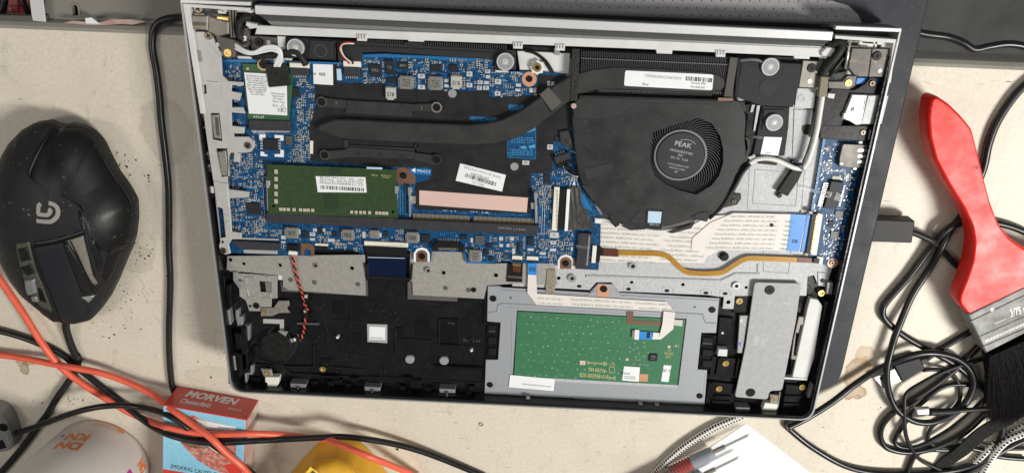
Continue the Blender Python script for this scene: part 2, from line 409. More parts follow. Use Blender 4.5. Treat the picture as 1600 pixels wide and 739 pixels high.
    L(N(900, 3).outputs['Fac'], bm.inputs['Height']); L(bm.outputs[0], b.inputs['Normal'])
    return m
M['desk'] = desk_mat()
# printed circuit board: solder mask over faint traces
def pcb_mat(name, c0, c1, c2):
    m = mat(name, c0, .42, 0, spec=.25); nt = m.node_tree; b = nt.nodes['Principled BSDF']; L = nt.links.new
    g = nt.nodes.new('ShaderNodeNewGeometry')
    v = nt.nodes.new('ShaderNodeTexVoronoi'); v.feature = 'DISTANCE_TO_EDGE'; v.distance = 'EUCLIDEAN'; v.inputs['Scale'].default_value = 260; L(g.outputs['Position'], v.inputs['Vector'])
    r = nt.nodes.new('ShaderNodeValToRGB'); L(v.outputs['Distance'], r.inputs[0]); e = r.color_ramp.elements
    e[0].position = .02; e[0].color = (*c1, 1); e[1].position = .07; e[1].color = (*c0, 1)
    n = nt.nodes.new('ShaderNodeTexNoise'); n.inputs['Scale'].default_value = 55; n.inputs['Detail'].default_value = 3; L(g.outputs['Position'], n.inputs['Vector'])
    r2 = nt.nodes.new('ShaderNodeValToRGB'); L(n.outputs['Fac'], r2.inputs[0]); r2.color_ramp.interpolation = 'CONSTANT'
    e = r2.color_ramp.elements; e[0].color = (0, 0, 0, 1); e[1].position = .53; e[1].color = (1, 1, 1, 1)
    x = nt.nodes.new('ShaderNodeMix'); x.data_type = 'RGBA'; L(r2.outputs[0], x.inputs[0]); L(r.outputs[0], x.inputs[6]); x.inputs[7].default_value = (*c2, 1)
    v2 = nt.nodes.new('ShaderNodeTexVoronoi'); v2.inputs['Scale'].default_value = 700; L(g.outputs['Position'], v2.inputs['Vector'])
    r3 = nt.nodes.new('ShaderNodeValToRGB'); L(v2.outputs['Distance'], r3.inputs[0]); e = r3.color_ramp.elements
    e[0].position = .10; e[0].color = (.8, .8, .8, 1); e[1].position = .16; e[1].color = (0, 0, 0, 1)
    x2 = nt.nodes.new('ShaderNodeMix'); x2.data_type = 'RGBA'; L(r3.outputs[0], x2.inputs[0]); L(x.outputs[2], x2.inputs[6]); x2.inputs[7].default_value = (c1[0] * 2.2 + .05, c1[1] * 1.7 + .05, c1[2] * 1.4 + .03, 1)
    L(x2.outputs[2], b.inputs['Base Color']); return m
M['pcb'] = pcb_mat('pcb', (.0035, .04, .105), (.010, .10, .24), (.0045, .052, .135))
M['pcb_edge'] = mat('pcb_edge', (.010, .13, .33), .35)
M['bga'] = mat('bga', (.06, .28, .50), .4)
# braided sleeve: black and white checks running round the cable
def braid_mat(name, c1, c2, nu, nv, bumpy=.5):
    m = mat(name, c1, .6, 0); nt = m.node_tree; b = nt.nodes['Principled BSDF']; L = nt.links.new
    uv = nt.nodes.new('ShaderNodeUVMap'); mp = nt.nodes.new('ShaderNodeMapping'); mp.inputs['Scale'].default_value = (nu, nv, 1); mp.inputs['Rotation'].default_value = (0, 0, 0)
    L(uv.outputs[0], mp.inputs[0])
    sx = nt.nodes.new('ShaderNodeSeparateXYZ'); L(mp.outputs[0], sx.inputs[0])
    def mth(op, a, bb=None):
        n = nt.nodes.new('ShaderNodeMath'); n.operation = op
        for i, q in enumerate((a, bb)):
            if q is None: continue
            if isinstance(q, (int, float)): n.inputs[i].default_value = q
            else: L(q, n.inputs[i])
        return n.outputs[0]
    s = mth('ADD', sx.outputs[0], sx.outputs[1]); d = mth('SUBTRACT', sx.outputs[0], sx.outputs[1])
    a = mth('SINE', mth('MULTIPLY', s, math.pi)); q = mth('SINE', mth('MULTIPLY', d, math.pi)); pr = mth('MULTIPLY', a, q)
    r = nt.nodes.new('ShaderNodeValToRGB'); L(mth('ADD', mth('MULTIPLY', pr, .5), .5), r.inputs[0]); e = r.color_ramp.elements
    e[0].position = .36; e[0].color = (*c1, 1); e[1].position = .42; e[1].color = (*c2, 1)
    L(r.outputs[0], b.inputs['Base Color'])
    bm = nt.nodes.new('ShaderNodeBump'); bm.inputs['Strength'].default_value = bumpy; bm.inputs['Distance'].default_value = .0004
    L(mth('ABSOLUTE', pr), bm.inputs['Height']); L(bm.outputs[0], b.inputs['Normal']); return m
M['braid'] = braid_mat('braid', (.02, .02, .02), (.68, .67, .63), 1.0, 5)
M['braid_black'] = braid_mat('braid_black', (.012, .012, .012), (.022, .022, .022), 1.2, 5, 1)
# ------------------------------------------------------------------ the setting
e0 = P(0, 37, 0); e1 = P(1600, 102, 0); EY = (P(280, 47, 0)[1] + P(1430, 95, 0)[1]) / 2
mb = MB()                                      # desk top with a rounded front edge, profile extruded along x
prof = [(-900, 0), (EY - 3, 0), (EY - 1.2, -.5), (EY + .8, -2.2), (EY + 1.8, -4.5), (EY + 2, -26), (EY - .5, -29), (-900, -29)]
xl, xr = -900, 900
for x in (xl, xr): mb.v += [(x, y, z) for y, z in prof]
n = len(prof)
for i in range(n):
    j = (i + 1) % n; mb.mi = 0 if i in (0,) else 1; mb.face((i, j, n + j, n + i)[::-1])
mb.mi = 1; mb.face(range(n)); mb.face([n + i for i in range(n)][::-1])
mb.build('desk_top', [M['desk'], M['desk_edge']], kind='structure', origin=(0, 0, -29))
MB().box(0, 0, 6000, 6000, -760, -740).build('floor', M['floor'], kind='structure')
# grey metal drawer under the left of the desk, open at its far left
dr = thing('drawer', 'grey metal drawer front with a slot below the desk edge at top left', 'drawer', (-250, EY + 40, -300))
mb = MB(); mb.prism(PP([(70, -60), (620, -60), (620, 60), (70, 37)], -6), -9, -6, 0, [PP([(112, 11), (113.5, 8.5), (116, 8), (119, 9), (121, 12), (122.5, 25), (113.5, 25)], -6)])
mb.build('metal_flange', M['drawer'], dr)
mb = MB(); mb.pp([(-60, 22), (71, 25), (72, 37), (-60, 35)], -5.6, -2, .4); mb.build('lip', M['drawer_lip'], dr)
mb = MB(); q = PP([(109, 12), (112, 6), (117, 5), (122, 7), (124.5, 11), (126, 25), (122.5, 25), (121, 12), (119, 9), (116, 8), (113.5, 8.5), (112, 11), (113.5, 25), (111, 25)], -5.6); mb.prism(q, -6, -5.6); mb.build('slot_rim', M['drawer'], dr)
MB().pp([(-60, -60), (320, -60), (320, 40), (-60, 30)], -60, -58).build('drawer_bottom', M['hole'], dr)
mb = MB(); mb.pp([(41, -40), (62, -40), (70, 26), (71, 35), (51, 33), (49, 24)], -1.9, -1.2, .2)
tag(mb.build('strap', M['strap_white']), 'pale grey flat strap hanging over the desk edge at top left', 'strap')
rb = thing('carton', 'red carton below the desk edge in the top left corner', 'box', (-330, EY + 30, -58))
MB().pp([(-30, 26), (49, 30), (44, -40), (-30, -40)], -57.8, -30, 1).build('carton_body', M['red_box'], rb)
MB().pp([(29, -3), (30, 24), (28.8, 24), (27.6, -3)], -30, -29.8).build('flap_edge', M['ink_black'], rb)
MB().pp([(9, 8), (44, 10), (44, 11), (9, 9)], -30, -29.8).build('flap_edge', M['ink_black'], rb)
text('R', 17, 17, -29.7, 5, 7, M['ink_tan'], rb)
mb = MB(); mb.ptube([(-8, 40, -20), (3, 18, -20), (10, -20, -22)], 2.2); tag(mb.build('cable', M['cable_black']), 'dark cable in front of the red carton at the left picture edge', 'cable')
mb = MB(); mb.ptube([(28, -25, -22), (37, 5, -22), (47, 26, -24)], 1.6); tag(mb.build('cable', M['cable_black']), 'dark cable between the red carton and the pale strap', 'cable')
# torn scrap of pinkish paper lying in the drawer lip
sp = [(98, 37), (112, 33), (135, 35), (133, 30), (142, 29), (154, 36), (175, 31), (205, 31), (228, 34), (218, 37), (207, 39), (190, 38), (160, 40), (130, 39)]
mb = MB(); mb.pp(sp, -1, 0.2); mb.mi = 1; mb.pp([(133, 29), (143, 28), (156, 38), (134, 37)], .3, .6)
tag(mb.build('paper_scrap', [M['pink_paper'], M['paper']]), 'torn pinkish scrap of paper along the desk edge at top left', 'paper')
# black cable running over the desk edge at the top right
mb = MB(); mb.ptube([(1430, 50, 2), (1450, 54, 2), (1480, 58, 2), (1505, 67, 3), (1522, 77, 3.2), (1545, 73, 3), (1575, 69, 3), (1605, 74, 3), (1640, 90, 3)], lambda t: 2.1)
tag(mb.build('cable', M['cable_black']), 'black cable along the desk edge behind the dark laptop at top right', 'cable')

# ------------------------------------------------------------------ dark closed laptop underneath
dk = thing('closed_laptop', 'dark grey closed laptop lying upside down beneath the opened silver laptop', 'laptop', (40, 10, 0))
Z1 = 18
tr = P(1452, 0, Z1); br = P(1312, 600, Z1)
def onl(y): k = (y - tr[1]) / (br[1] - tr[1]); return tr[0] + (br[0] - tr[0]) * k
yb = P(1290, 612, Z1)[1]
out = [(-150, yb), (onl(yb), yb), (onl(165), 165), (-150, 165)]
q = rounded(out, [8, 16, 12, 12], 6)
MB().prism(q, 0, 8.2, 0).build('display_lid', M['laptop_dark'], dk)
MB().prism(inset(q if area(q) > 0 else q[::-1], .8), 8.2, 9).build('gap', M['hole'], dk)
MB().prism(q, 9, Z1, 1.0).build('base', M['laptop_dark'], dk)
# raised grey plate with rounded corner and rows of tiny vent holes
def lp(px, py): return P(px, py, Z1 + 1.4)
pl = [lp(330, 60), lp(1349, 60), lp(1349, 41), lp(1342, 24), lp(1326, 9), lp(1300, 1), lp(1240, -3), lp(330, -40)]
MB().prism(pl, Z1, Z1 + 1.4, .4).build('bottom_plate', M['laptop_purple'], dk)
mb = MB()
for r_ in (-1, 0, 1):
    for i in range(50):
        px = 590 + i * 15.1 + r_ * 7; py = 11 + r_ * 11.5 + (px - 700) * .006
        if px < 1325 and (r_ < 1 or px > 905): mb.pbox(px - .8, py - .9, px + .8, py + .9, Z1 + 1.4, Z1 + 1.5)
mb.build('vent_hole', M['hole'], dk, kind='stuff')
# ------------------------------------------------------------------ the opened silver laptop
ZR = 38.0                                      # height of its rim
W2, H2 = 179.7, 116.95
lt = thing('opened_laptop', 'silver laptop lying upside down, bottom cover off, fan and blue circuit board bare', 'laptop', (0, 0, 18))
def bld(mb, name, m, parent=None, **k): return mb.build(name, m, parent or lt, **k)
YT = H2 - .2
outl = rounded([(-W2, -H2), (W2, -H2), (W2, H2), (-W2, H2)], [9, 9, 1.5, 1.5], 7)
# closed lid below
bld(MB().prism(rounded([(-W2 + .6, -H2 + .6), (W2 - .6, -H2 + .6), (W2 - .6, 104), (-W2 + .6, 104)], [9, 9, 1, 1], 6), 18.2, 23.6, .5), 'display_lid', M['silver_dark'])
# outer shell: wall ring; silver outside
inn = rounded([(-W2 + 1.5, -H2 + 1.5), (W2 - 1.5, -H2 + 1.5), (W2 - 1.5, 108.5), (-W2 + 1.5, 108.5)], [8, 8, 1, 1], 7)
ni = rounded([(-W2 + .9, -H2 + .9), (W2 - .9, -H2 + .9), (W2 - .9, 104), (-W2 + .9, 104)], [8, 8, 1, 1], 7)
mb = MB(); mb.prism(outl, 24.2, 26.2, 0); 
bld(mb, 'palm_rest', M['silver_dark'])
mb = MB()
def wall(pts, z0, z1, t, m=0, close=False, ch=0):  # thin wall following a polyline (mm)
    mb.mi = m
    for a, b in zip(pts[:-1], pts[1:]):
        u = Vector((b[0] - a[0], b[1] - a[1])).normalized(); nn = Vector((-u.y, u.x)) * t
        mb.prism([a, b, (b[0] + nn.x, b[1] + nn.y), (a[0] + nn.x, a[1] + nn.y)], z0, z1)
xL0 = P(392, 20, ZR)[0]; xR0 = P(1303, 55, ZR)[0]
ring = outl
# outline split at the hinge opening at the top edge
ob = rounded([(-W2, -H2), (W2, -H2)], 0)
full = [(xR0, H2), (W2, H2)] 
loopo = [p for p in outl]
ii = inset(outl if area(outl) > 0 else outl[::-1], .9)
n = len(loopo)
mb = MB()
for i in range(n):
    j = (i + 1) % n; a, b, c, d = loopo[i], loopo[j], ii[j], ii[i]
    if abs(a[1] - H2) < .01 and abs(b[1] - H2) < .01: continue
    mb.prism([a, b, c, d], 26.2, ZR)
bld(mb, 'shell_wall', M['shell'])
for nm, xa_, xb_ in (('rear_corner', -W2, xL0), ('rear_corner', xR0, W2)):
    mb = MB(); mb.mi = 1; mb.prism([(xa_ + .05, H2 - 1.4), (xb_, H2 - 1.4), (xb_, H2 - .05), (xa_ + .05, H2 - .05)], 21, ZR - 3.2)
    mb.mi = 0; mb.prism([(xa_ + .05, H2 - 1.9), (xb_, H2 - 1.9), (xb_, H2), (xa_ + .05, H2)], ZR - 3.2, ZR + .05, .3)
    bld(mb, nm, [M['silver'], M['hinge_face']])
# black inner tray (battery bay) with its thin rim
bld(MB().prism(ni, 26.2, 27.2), 'battery_tray', M['tray'])
mb = MB(); q0 = inset(ni if area(ni) > 0 else ni[::-1], .05); q1 = inset(q0, 1.3); n = len(q0)
for i in range(n):
    j = (i + 1) % n
    if q0[i][1] > 88 and q0[j][1] > 88: continue
    mb.prism([q0[i], q0[j], q1[j], q1[i]], 27.2, ZR - 1.2)
bld(mb, 'inner_rim', M['tray'])
# white inside of the rear edge and its side strips
mb = MB(); mb.pp([(402, 40), (560, 47), (1000, 63), (1302, 76), (1300, 86), (1284, 90), (1000, 77), (560, 60), (398, 54)], 30, 34.5, .3)
bld(mb, 'rear_trim', M['white_plastic'])
bld(MB().pp([(285, 6), (390, 13), (389, 18), (296, 12), (320, 178), (313, 178)], 30, ZR - .6, .2), 'side_trim', M['white_plastic'])
mb = MB(); mb.pp([(1305, 56), (1402, 62), (1392, 130), (1386, 130), (1396, 68), (1305, 61)], 30, ZR - .6, .2)
bld(mb, 'side_trim', M['white_plastic'])
bld(MB().pp([(296, 13), (389, 19), (389, 100), (312, 92)], 27.2, 28.4), 'hinge_bay', M['white_plastic'])
mb = MB(); mb.pp([(1290, 56), (1396, 64), (1377, 150), (1268, 130)], 27.2, 28.4)
bld(mb, 'hinge_bay', M['white_plastic'])
for (x0, y0, x1, y1) in [(302, 25, 322, 46), (340, 16, 352, 22), (345, 12, 392, 20)]: bld(MB().pbox(x0, y0, x1, y1, 28.4, 34, .3), 'hinge_bay_rib', M['white_plastic'])
for q in ([(1345, 62), (1395, 66), (1391, 72), (1347, 68)], [(1368, 60), (1372, 60), (1370, 76), (1366, 76)], [(1378, 70), (1396, 71), (1394, 76), (1377, 75)], [(1342, 64), (1366, 66), (1364, 76), (1340, 74)]): bld(MB().pp(q, 28.4, 33.5, .2), 'hinge_bay_rib', M['white_plastic'])
for pts in ([(303, 21), (322, 22), (318, 46), (300, 44)],): bld(MB().pp(pts, 34, 34.6), 'pad', M['bracket'])
# hinge-side bar of the lid: profile in (y, z) swept along x
def lidx(py): return py
yA = P(800, 22.5, 38)[1]                        # rear top edge of the bar, checked against both ends
pr_ = []
rear = [P(398, 8.5, 38), P(1302, 50, 38)]
slope = math.atan2(rear[1][1] - rear[0][1], rear[1][0] - rear[0][0])
fr = frame(rear[0][0], rear[0][1], math.degrees(slope)); Lb = math.dist(*rear)
wtop = abs(P(850, 42.5, 38)[1] - P(850, 29, 38)[1])
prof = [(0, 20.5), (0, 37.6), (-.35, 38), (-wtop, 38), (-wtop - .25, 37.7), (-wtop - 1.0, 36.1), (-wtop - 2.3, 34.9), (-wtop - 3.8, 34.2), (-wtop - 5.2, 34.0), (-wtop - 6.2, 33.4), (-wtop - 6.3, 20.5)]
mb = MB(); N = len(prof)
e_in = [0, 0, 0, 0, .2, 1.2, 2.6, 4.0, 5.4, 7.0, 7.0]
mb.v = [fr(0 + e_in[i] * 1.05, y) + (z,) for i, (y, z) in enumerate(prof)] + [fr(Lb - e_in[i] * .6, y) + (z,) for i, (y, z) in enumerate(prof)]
mt = [2, 0, 0, 0, 1, 1, 1, 3, 3, 1, 1]  # dark and light bands: the slope's reflections put into the colours
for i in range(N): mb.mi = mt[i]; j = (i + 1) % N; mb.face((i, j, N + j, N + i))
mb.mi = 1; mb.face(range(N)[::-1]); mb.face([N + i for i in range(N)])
bld(mb, 'hinge_bar', [M['silver'], M['silver_dark'], M['hinge_face'], M['bar_reflection']])
bld(MB().pp([(388, 2), (397, 6), (399, 24), (412, 40), (1290, 86), (1303, 70), (1306, 38), (1301, 40)], 20, 29), 'hinge_gap', M['hole'])
bld(MB().pp([(410, 39), (1296, 75), (1294, 80), (408, 43)], 29, 33.3), 'gap_shade', M['mouse_gloss'])  # dark strip standing in for the shade in the hinge gap
# small white clips along the rear trim
for (x, y) in ((565, 59), (809, 71), (875, 74), (1126, 84)):
    c = bld(MB().pp([(x - 8, y - 5), (x + 8, y - 4.4), (x + 7.4, y + 6), (x - 7.4, y + 5.4)], 33, 35.2, .3), 'clip', M['white_plastic'])
    mb = MB()
    for k in (-4.5, 0, 4.5): mb.pbox(x + k - .7, y - 3, x + k + .7, y + 2, 35.2, 35.45)
    mb.build('notch', M['shield'], c)
for (x, y) in ((427, 50), (650, 61), (1038, 80), (1253, 88)):
    bld(MB().pp([(x - 13, y - 3), (x + 13, y - 2), (x + 12, y + 5), (x - 12, y + 4)], 32, 34.2, .2), 'trim_tab', M['white_plastic'])
# rear vent grille: dark band with a row of little ribs
bld(MB().pp([(400, 58), (560, 62), (1290, 92), (1285, 100), (560, 84), (400, 76)], 27.3, 28.6), 'vent_floor', M['black'])
mb = MB()
for i in range(62):
    x = 574 + i * 3.55; y = 62.5 + (x - 574) * .040
    mb.pbox(x - .7, y, x + .8, y + 8.5, 28.6, 33)
bld(mb, 'vent_rib', M['fin'], kind='stuff')
# ---------- metal plates
def holes_px(l, z): return [circle(P(x, y, z), r, 14) for x, y, r in l]
ZP = 29.6
mb = MB(); mb.prism(PP([(355, 400), (570, 398), (571, 462), (450, 453), (442, 447), (442, 431), (371, 424), (369, 428), (354, 421)], ZP), 28.9, ZP, .12,
    holes_px([(360, 406, 1.25), (381, 412, 1.05), (438, 414, 1.2), (493, 415, .9), (550, 419, 1.2)], ZP))
left_plate = bld(mb, 'keyboard_plate', M['galv_warm'], label='left part of the metal keyboard plate, below the board')
bld(MB().pp([(438, 446), (572, 455), (575, 462), (443, 455)], 27.4, 28.8, 0), 'foam_strip', M['foam_grey'])
bld(MB().pp([(438, 440), (574, 438), (575, 462), (440, 455)], 27.2, 28.0, 0), 'foam_strip', M['foam_grey'])
mb = MB(); mb.prism(PP([(641, 380), (860, 380), (872, 445), (812, 443), (792, 444), (761, 446), (756, 467), (645, 461), (644, 440), (640, 438)], ZP), 28.9, ZP, .12,
    holes_px([(693, 426, 1.2), (775, 430, 1.25), (696, 450, 0.9)], ZP))
bld(mb, 'keyboard_plate', M['galv_warm'], label='middle part of the metal keyboard plate with a stepped lower flap')
bld(MB().pp([(637, 440), (645, 440), (646, 461), (715, 465), (714, 471), (637, 467)], 27.3, 28.7, 0), 'foam_strip', M['foam_grey'])
# the large right plate
mb = MB(); ZQ = 29.0
big = [(812, 380), (900, 380), (880, 90), (1290, 100), (1320, 150), (1300, 420), (1296, 432), (1292, 448), (1278, 446), (1272, 430), (1262, 432), (1260, 462), (1172, 462), (1153, 466), (1148, 464), (1147, 483), (1129, 482), (1131, 464), (1120, 463), (1106, 461), (966, 455), (955, 441), (932, 441), (921, 453), (800, 447)]
mb.prism(PP(big, ZQ), 28.4, ZQ, .12, holes_px([(987, 441, 1.0), (1067, 444.5, 1.05), (1166, 449, .95), (1138, 472, 1.3), (873, 434.5, 1.15), (1250, 330, .6), (1206, 350, .9)], ZQ))
right_plate = bld(mb, 'keyboard_plate', M['galv'], label='large speckled metal keyboard plate right of and below the fan')
mb = MB()
for x, y in ((982, 451.5), (1042, 454), (1103, 457.5), (1133, 458.5), (905, 447), (843, 440)):
    mb.mi = 0; mb.prism([(a * 1.35, b) if 0 else (a, b) for a, b in [(P(x, y, ZQ)[0] + 1.5 * math.cos(t) * 1.0, P(x, y, ZQ)[1] + 1.0 * math.sin(t)) for t in [k * math.pi / 6 for k in range(12)]]], ZQ, ZQ + .06)
bld(mb, 'slot_hole', M['hole'])
# pressed ridges on the plate (raised beads)
def bead(pts, w_, z, h=.35, m='galv', nm='pressed_ridge', close=False):
    q = PP(pts, z); 
    if close: q = q + [q[0]]
    b = MB()
    for a, c in zip(q[:-1], q[1:]):
        d = Vector((c[0] - a[0], c[1] - a[1])); L_ = d.length; ang = math.degrees(math.atan2(d.y, d.x))
        b.box((a[0] + c[0]) / 2, (a[1] + c[1]) / 2, L_ + w_ * .6, w_, z - .05, z + h, ang, min(h * .8, w_ * .4))
    return bld(b, nm, M[m])
bead([(916, 431), (935, 431.5), (1126, 438.5), (1149, 427.5), (1186, 428)], 1.9, ZQ + .05, .7)
bead([(1184, 428), (1184, 413)], 1.2, ZQ + .05, .5)
bead([(1180, 265), (1248, 270), (1243, 322), (1176, 318)], .5, ZQ, .25, close=True)
bead([(1172, 250), (1258, 258), (1252, 332), (1168, 328)], .5, ZQ, .22, close=True)
bead([(1255, 182), (1268, 183), (1260, 250), (1238, 248), (1250, 182)], .5, ZQ, .22)
bead([(1193, 392), (1193, 424), (1232, 427), (1236, 392)], .5, ZQ, .3)
bead([(1240, 172), (1270, 172)], .6, ZQ, .4)
for x, y in ((982, 451), (1042, 453.5), (1103, 457), (1133, 458)): bead([(x - 8, y + 2), (x - 8, y - 3), (x - 5, y - 5.5), (x + 6, y - 5), (x + 9, y - 2), (x + 9, y + 3)], .45, ZQ, .18)
# shoulder screws, standoffs
def screw(px, py, z, r, m, parent=None, cross='hole', h=.7, nm='screw', washer=None, ang=20, label=None):
    b = MB(); c = P(px, py, z + h)
    if washer: b.mi = 2; b.cyl(c, washer[0], z, z + .25, 18, .08); b.mi = 0
    b.cyl(c, r, z, z + h, 16, min(.25, h * .4)); b.mi = 1
    for a in (ang, ang + 90): b.box(c[0], c[1], r * 1.15, r * .28, z + h - .01, z + h + .04 + a * .0001, a)
    ms = [M[m], M[cross]] + ([M[washer[1]]] if washer else [M[cross]])
    return b.build(nm, ms, parent or lt, label=label)
def post(px, py, z0, z1, r, m, hole=.5, nm='standoff', parent=None):
    b = MB(); c = P(px, py, z1); b.ring(c, r * hole, r, z0, z1); b.mi = 1; b.cyl(c, r * hole * .98, z0, z1 - .6, 12)
    return b.build(nm, [M[m], M['hole']], parent or lt)
post(669, 423, ZP, ZP + 1.4, 1.9, 'steel'); post(493, 415, ZP - .3, ZP + .5, 1.7, 'nickel', .55)
post(989, 416, ZQ, ZQ + 1.3, 2.3, 'steel'); post(894, 435, ZQ, ZQ + 1.3, 2.4, 'steel', .45); post(1151, 447, ZQ, ZQ + 1.2, 2.4, 'steel', .45)
for x, y in ((437, 414.5), (693, 426), (775, 430), (550, 419)): bld(MB().ring(P(x, y, ZP + .1), 1.3, 2.0, ZP, ZP + .12), 'hole_collar', M['galv_warm'])
for x, y, r in ((1132, 402, 2.6), (1206, 352, 1.3)): bld(MB().pcyl(x, y, r, ZQ, ZQ + 2, 18, .4).pcyl(x, y, r * .55, ZQ + 2, ZQ + 2.6, 14, .2), 'rubber_post', M['conn_black'])
for x, y in ((454, 437), (491, 441), (559, 444)): bld(MB().pcyl(x, y, 1.5, ZP, ZP + .08, 16), 'plate_hole', M['foam_grey'])
for x, y in ((696, 450), (732, 453)): bld(MB().pcyl(x, y, 1.5, ZP, ZP + .08, 16), 'plate_hole', M['foam_grey'])
screw(740, 453, ZP, 1.6, 'screw_black', h=.4)
bld(MB().pp([(760, 448), (760, 508), (757, 508), (757, 448)], 27.2, 28.6), 'slot_edge', M['hole'])
# ------------------------------------------------------------------ motherboard
ZB = 31.6
bd = [(335, 93), (400, 92), (455, 95), (566, 99), (566, 85), (600, 84), (771, 92), (771, 111), (838, 112), (884, 116), (889, 160), (897, 205), (905, 250), (915, 290), (930, 322), (939, 336), (938, 378), (935, 422), (901, 420), (898, 402), (873, 401), (873, 412), (800, 411), (797, 407), (752, 412), (728, 411), (724, 394), (675, 393), (673, 409), (648, 408), (646, 394), (637, 392), (600, 384), (570, 382), (568, 397), (548, 390), (492, 390), (488, 400), (355, 395), (345, 330)]
mb = MB(); mb.mi = 0; mb.pp(bd, ZB - 1.0, ZB)
board = bld(mb, 'motherboard', M['pcb'])
def B(mb, name, m, par=None, **k): return mb.build(name, [M[x] for x in m] if isinstance(m, (list, tuple)) else M[m], par or board, **k)
B(MB().pp([(566, 86), (600, 85), (771, 93), (771, 97), (600, 89.5), (569, 90), (568, 99), (566, 99)], ZB, ZB + .05), 'edge_copper', 'pcb_edge')
B(MB().pp([(345, 94), (400, 93.5), (455, 96), (566, 100), (566, 103), (455, 99.5), (352, 97)], ZB, ZB + .05), 'edge_copper', 'pcb_edge')
B(MB().pp([(725, 396), (728, 411), (752, 412), (797, 407), (800, 411), (800, 408), (752, 409), (730, 408.5), (727, 396)], ZB, ZB + .05), 'edge_copper', 'pcb_edge')
# black insulating sheet
my = [(492, 129), (600, 131), (603, 139), (693, 142), (764, 143), (764, 152), (788, 152), (838, 149), (842, 117), (887, 119), (889, 140), (895, 190), (884, 212), (865, 213), (863, 271), (829, 271), (829, 334), (649, 327), (649, 287), (672, 281), (672, 262), (600, 260), (486, 252), (482, 200), (494, 165)]
mhole = [[(734, 181.5), (779, 183.5), (778, 191.5), (734, 190)], [(794, 163), (820, 164), (819, 174), (794, 174)], [(793, 196), (839, 185), (838, 250), (792, 247)]]
mb = MB(); mb.prism(PP(my, ZB + .25), ZB + .02, ZB + .25, 0, [PP(h, ZB + .25) for h in mhole])
B(mb, 'insulating_sheet', 'mylar')
B(MB().pp([(520, 101), (527, 101), (527, 130), (519, 129)], ZB, ZB + .22), 'insulating_sheet', 'mylar')
B(MB().pp([(861, 130), (888, 128), (890, 150), (864, 172), (861, 168)], ZB, ZB + .24), 'insulating_sheet', 'mylar')
bld(MB().pp([(650, 142), (651, 142), (651.4, 168), (650.4, 168)], ZB + .25, ZB + .3), 'crease', M['hole'])
# exposed ball-grid patches with rows of dots
for (x0, y0, x1, y1) in ((735, 183, 778, 190.5), (795, 164.5, 819, 173), (798, 214, 836, 226), (797, 233, 835, 244)):
    b = MB()
    nx = int((x1 - x0) / 2.6); ny = int((y1 - y0) / 2.6)
    for i in range(nx):
        for j in range(ny):
            if random.random() < .88: b.pbox(x0 + i * 2.6, y0 + j * 2.6 + i * .08, x0 + i * 2.6 + 1.3, y0 + j * 2.6 + 1.3 + i * .08, ZB, ZB + .06)
    B(b, 'solder_dots', 'bga', kind='stuff')
B(MB().pp([(822, 196), (836, 192), (836, 204), (824, 208)], ZB, ZB + .06).pp([(812, 229), (820, 228), (824, 232), (816, 233)], ZB, ZB + .06).pp([(826, 228), (836, 226), (836, 231), (827, 232)], ZB, ZB + .06), 'solder_dots', 'bga')
# fine outlines round the open patches
def outline(pts, z, w_, m='ink_white', par=None, nm='printed_outline', close=True):
    q = PP(pts, z); q = q + [q[0]] if close else q; b = MB()
    for a, c in zip(q[:-1], q[1:]):
        d = Vector((c[0] - a[0], c[1] - a[1])); b.box((a[0] + c[0]) / 2, (a[1] + c[1]) / 2, d.length + w_, w_, z, z + .04, math.degrees(math.atan2(d.y, d.x)))
    return b.build(nm, M[m], par or board)
outline([(794, 197), (837, 187), (837, 249), (793, 246)], ZB, .12, 'bga')
chips = []
# integrated circuits  (x0,y0,x1,y1,height,material,lettering)
ICS = [(577, 101, 595, 119, .8, 'ic', 'GR2'), (602.5, 94, 615, 117, 1.3, 'ic', '7 CL'), (621, 98, 637, 108.5, .8, 'ic', 'J80'), (673, 101, 689, 112, .8, 'ic', None), (702, 102, 715, 112, .8, 'ic', None), (605, 121.5, 618, 131, .8, 'ic', None),
       (386, 318, 406, 335, .9, 'ic', None), (412, 218, 434, 235, 1.3, 'ic', None), (450, 138, 468, 152, .9, 'ic', None), (658, 366.5, 672, 380, .9, 'ic', None), (720, 367.5, 729.5, 374, 1.2, 'ic', None),
       (742, 368, 757, 382, .8, 'ic_grey', None), (760, 380, 768, 388, .7, 'ic', None), (756, 390, 763.5, 398, .7, 'ic', None), (824, 371, 832.5, 384, 1.0, 'ic', None), (472, 361, 481, 372, .7, 'ic', None), (496, 356, 504, 365, .7, 'ic', None), (520, 362, 527, 370, .7, 'ic', None),
       (764, 401, 771, 407, .7, 'ic', None), (786, 398, 793, 403, .6, 'mouse_olive', None), (866, 213, 873, 222, .8, 'ic', None), (850, 273, 860, 287, .7, 'ic', None), (599, 361, 606, 369, .6, 'ic', None), (808, 379, 813, 396, .5, 'ic', None), (852, 443, 852.1, 443.1, .1, 'ic', None)][:-1]
for k, (x0, y0, x1, y1, h, m, t) in enumerate(ICS):
    c = B(MB().pbox(x0, y0, x1, y1, ZB, ZB + h, .15), 'chip', m)
    chips.append((x0 - 2, y0 - 2, x1 + 2, y1 + 2))
    if t: text(t, (x0 + x1) / 2, (y0 + y1) / 2, ZB + h + .02, (x1 - x0) * .6, 4.2, M['ink_grey'], board, -2)
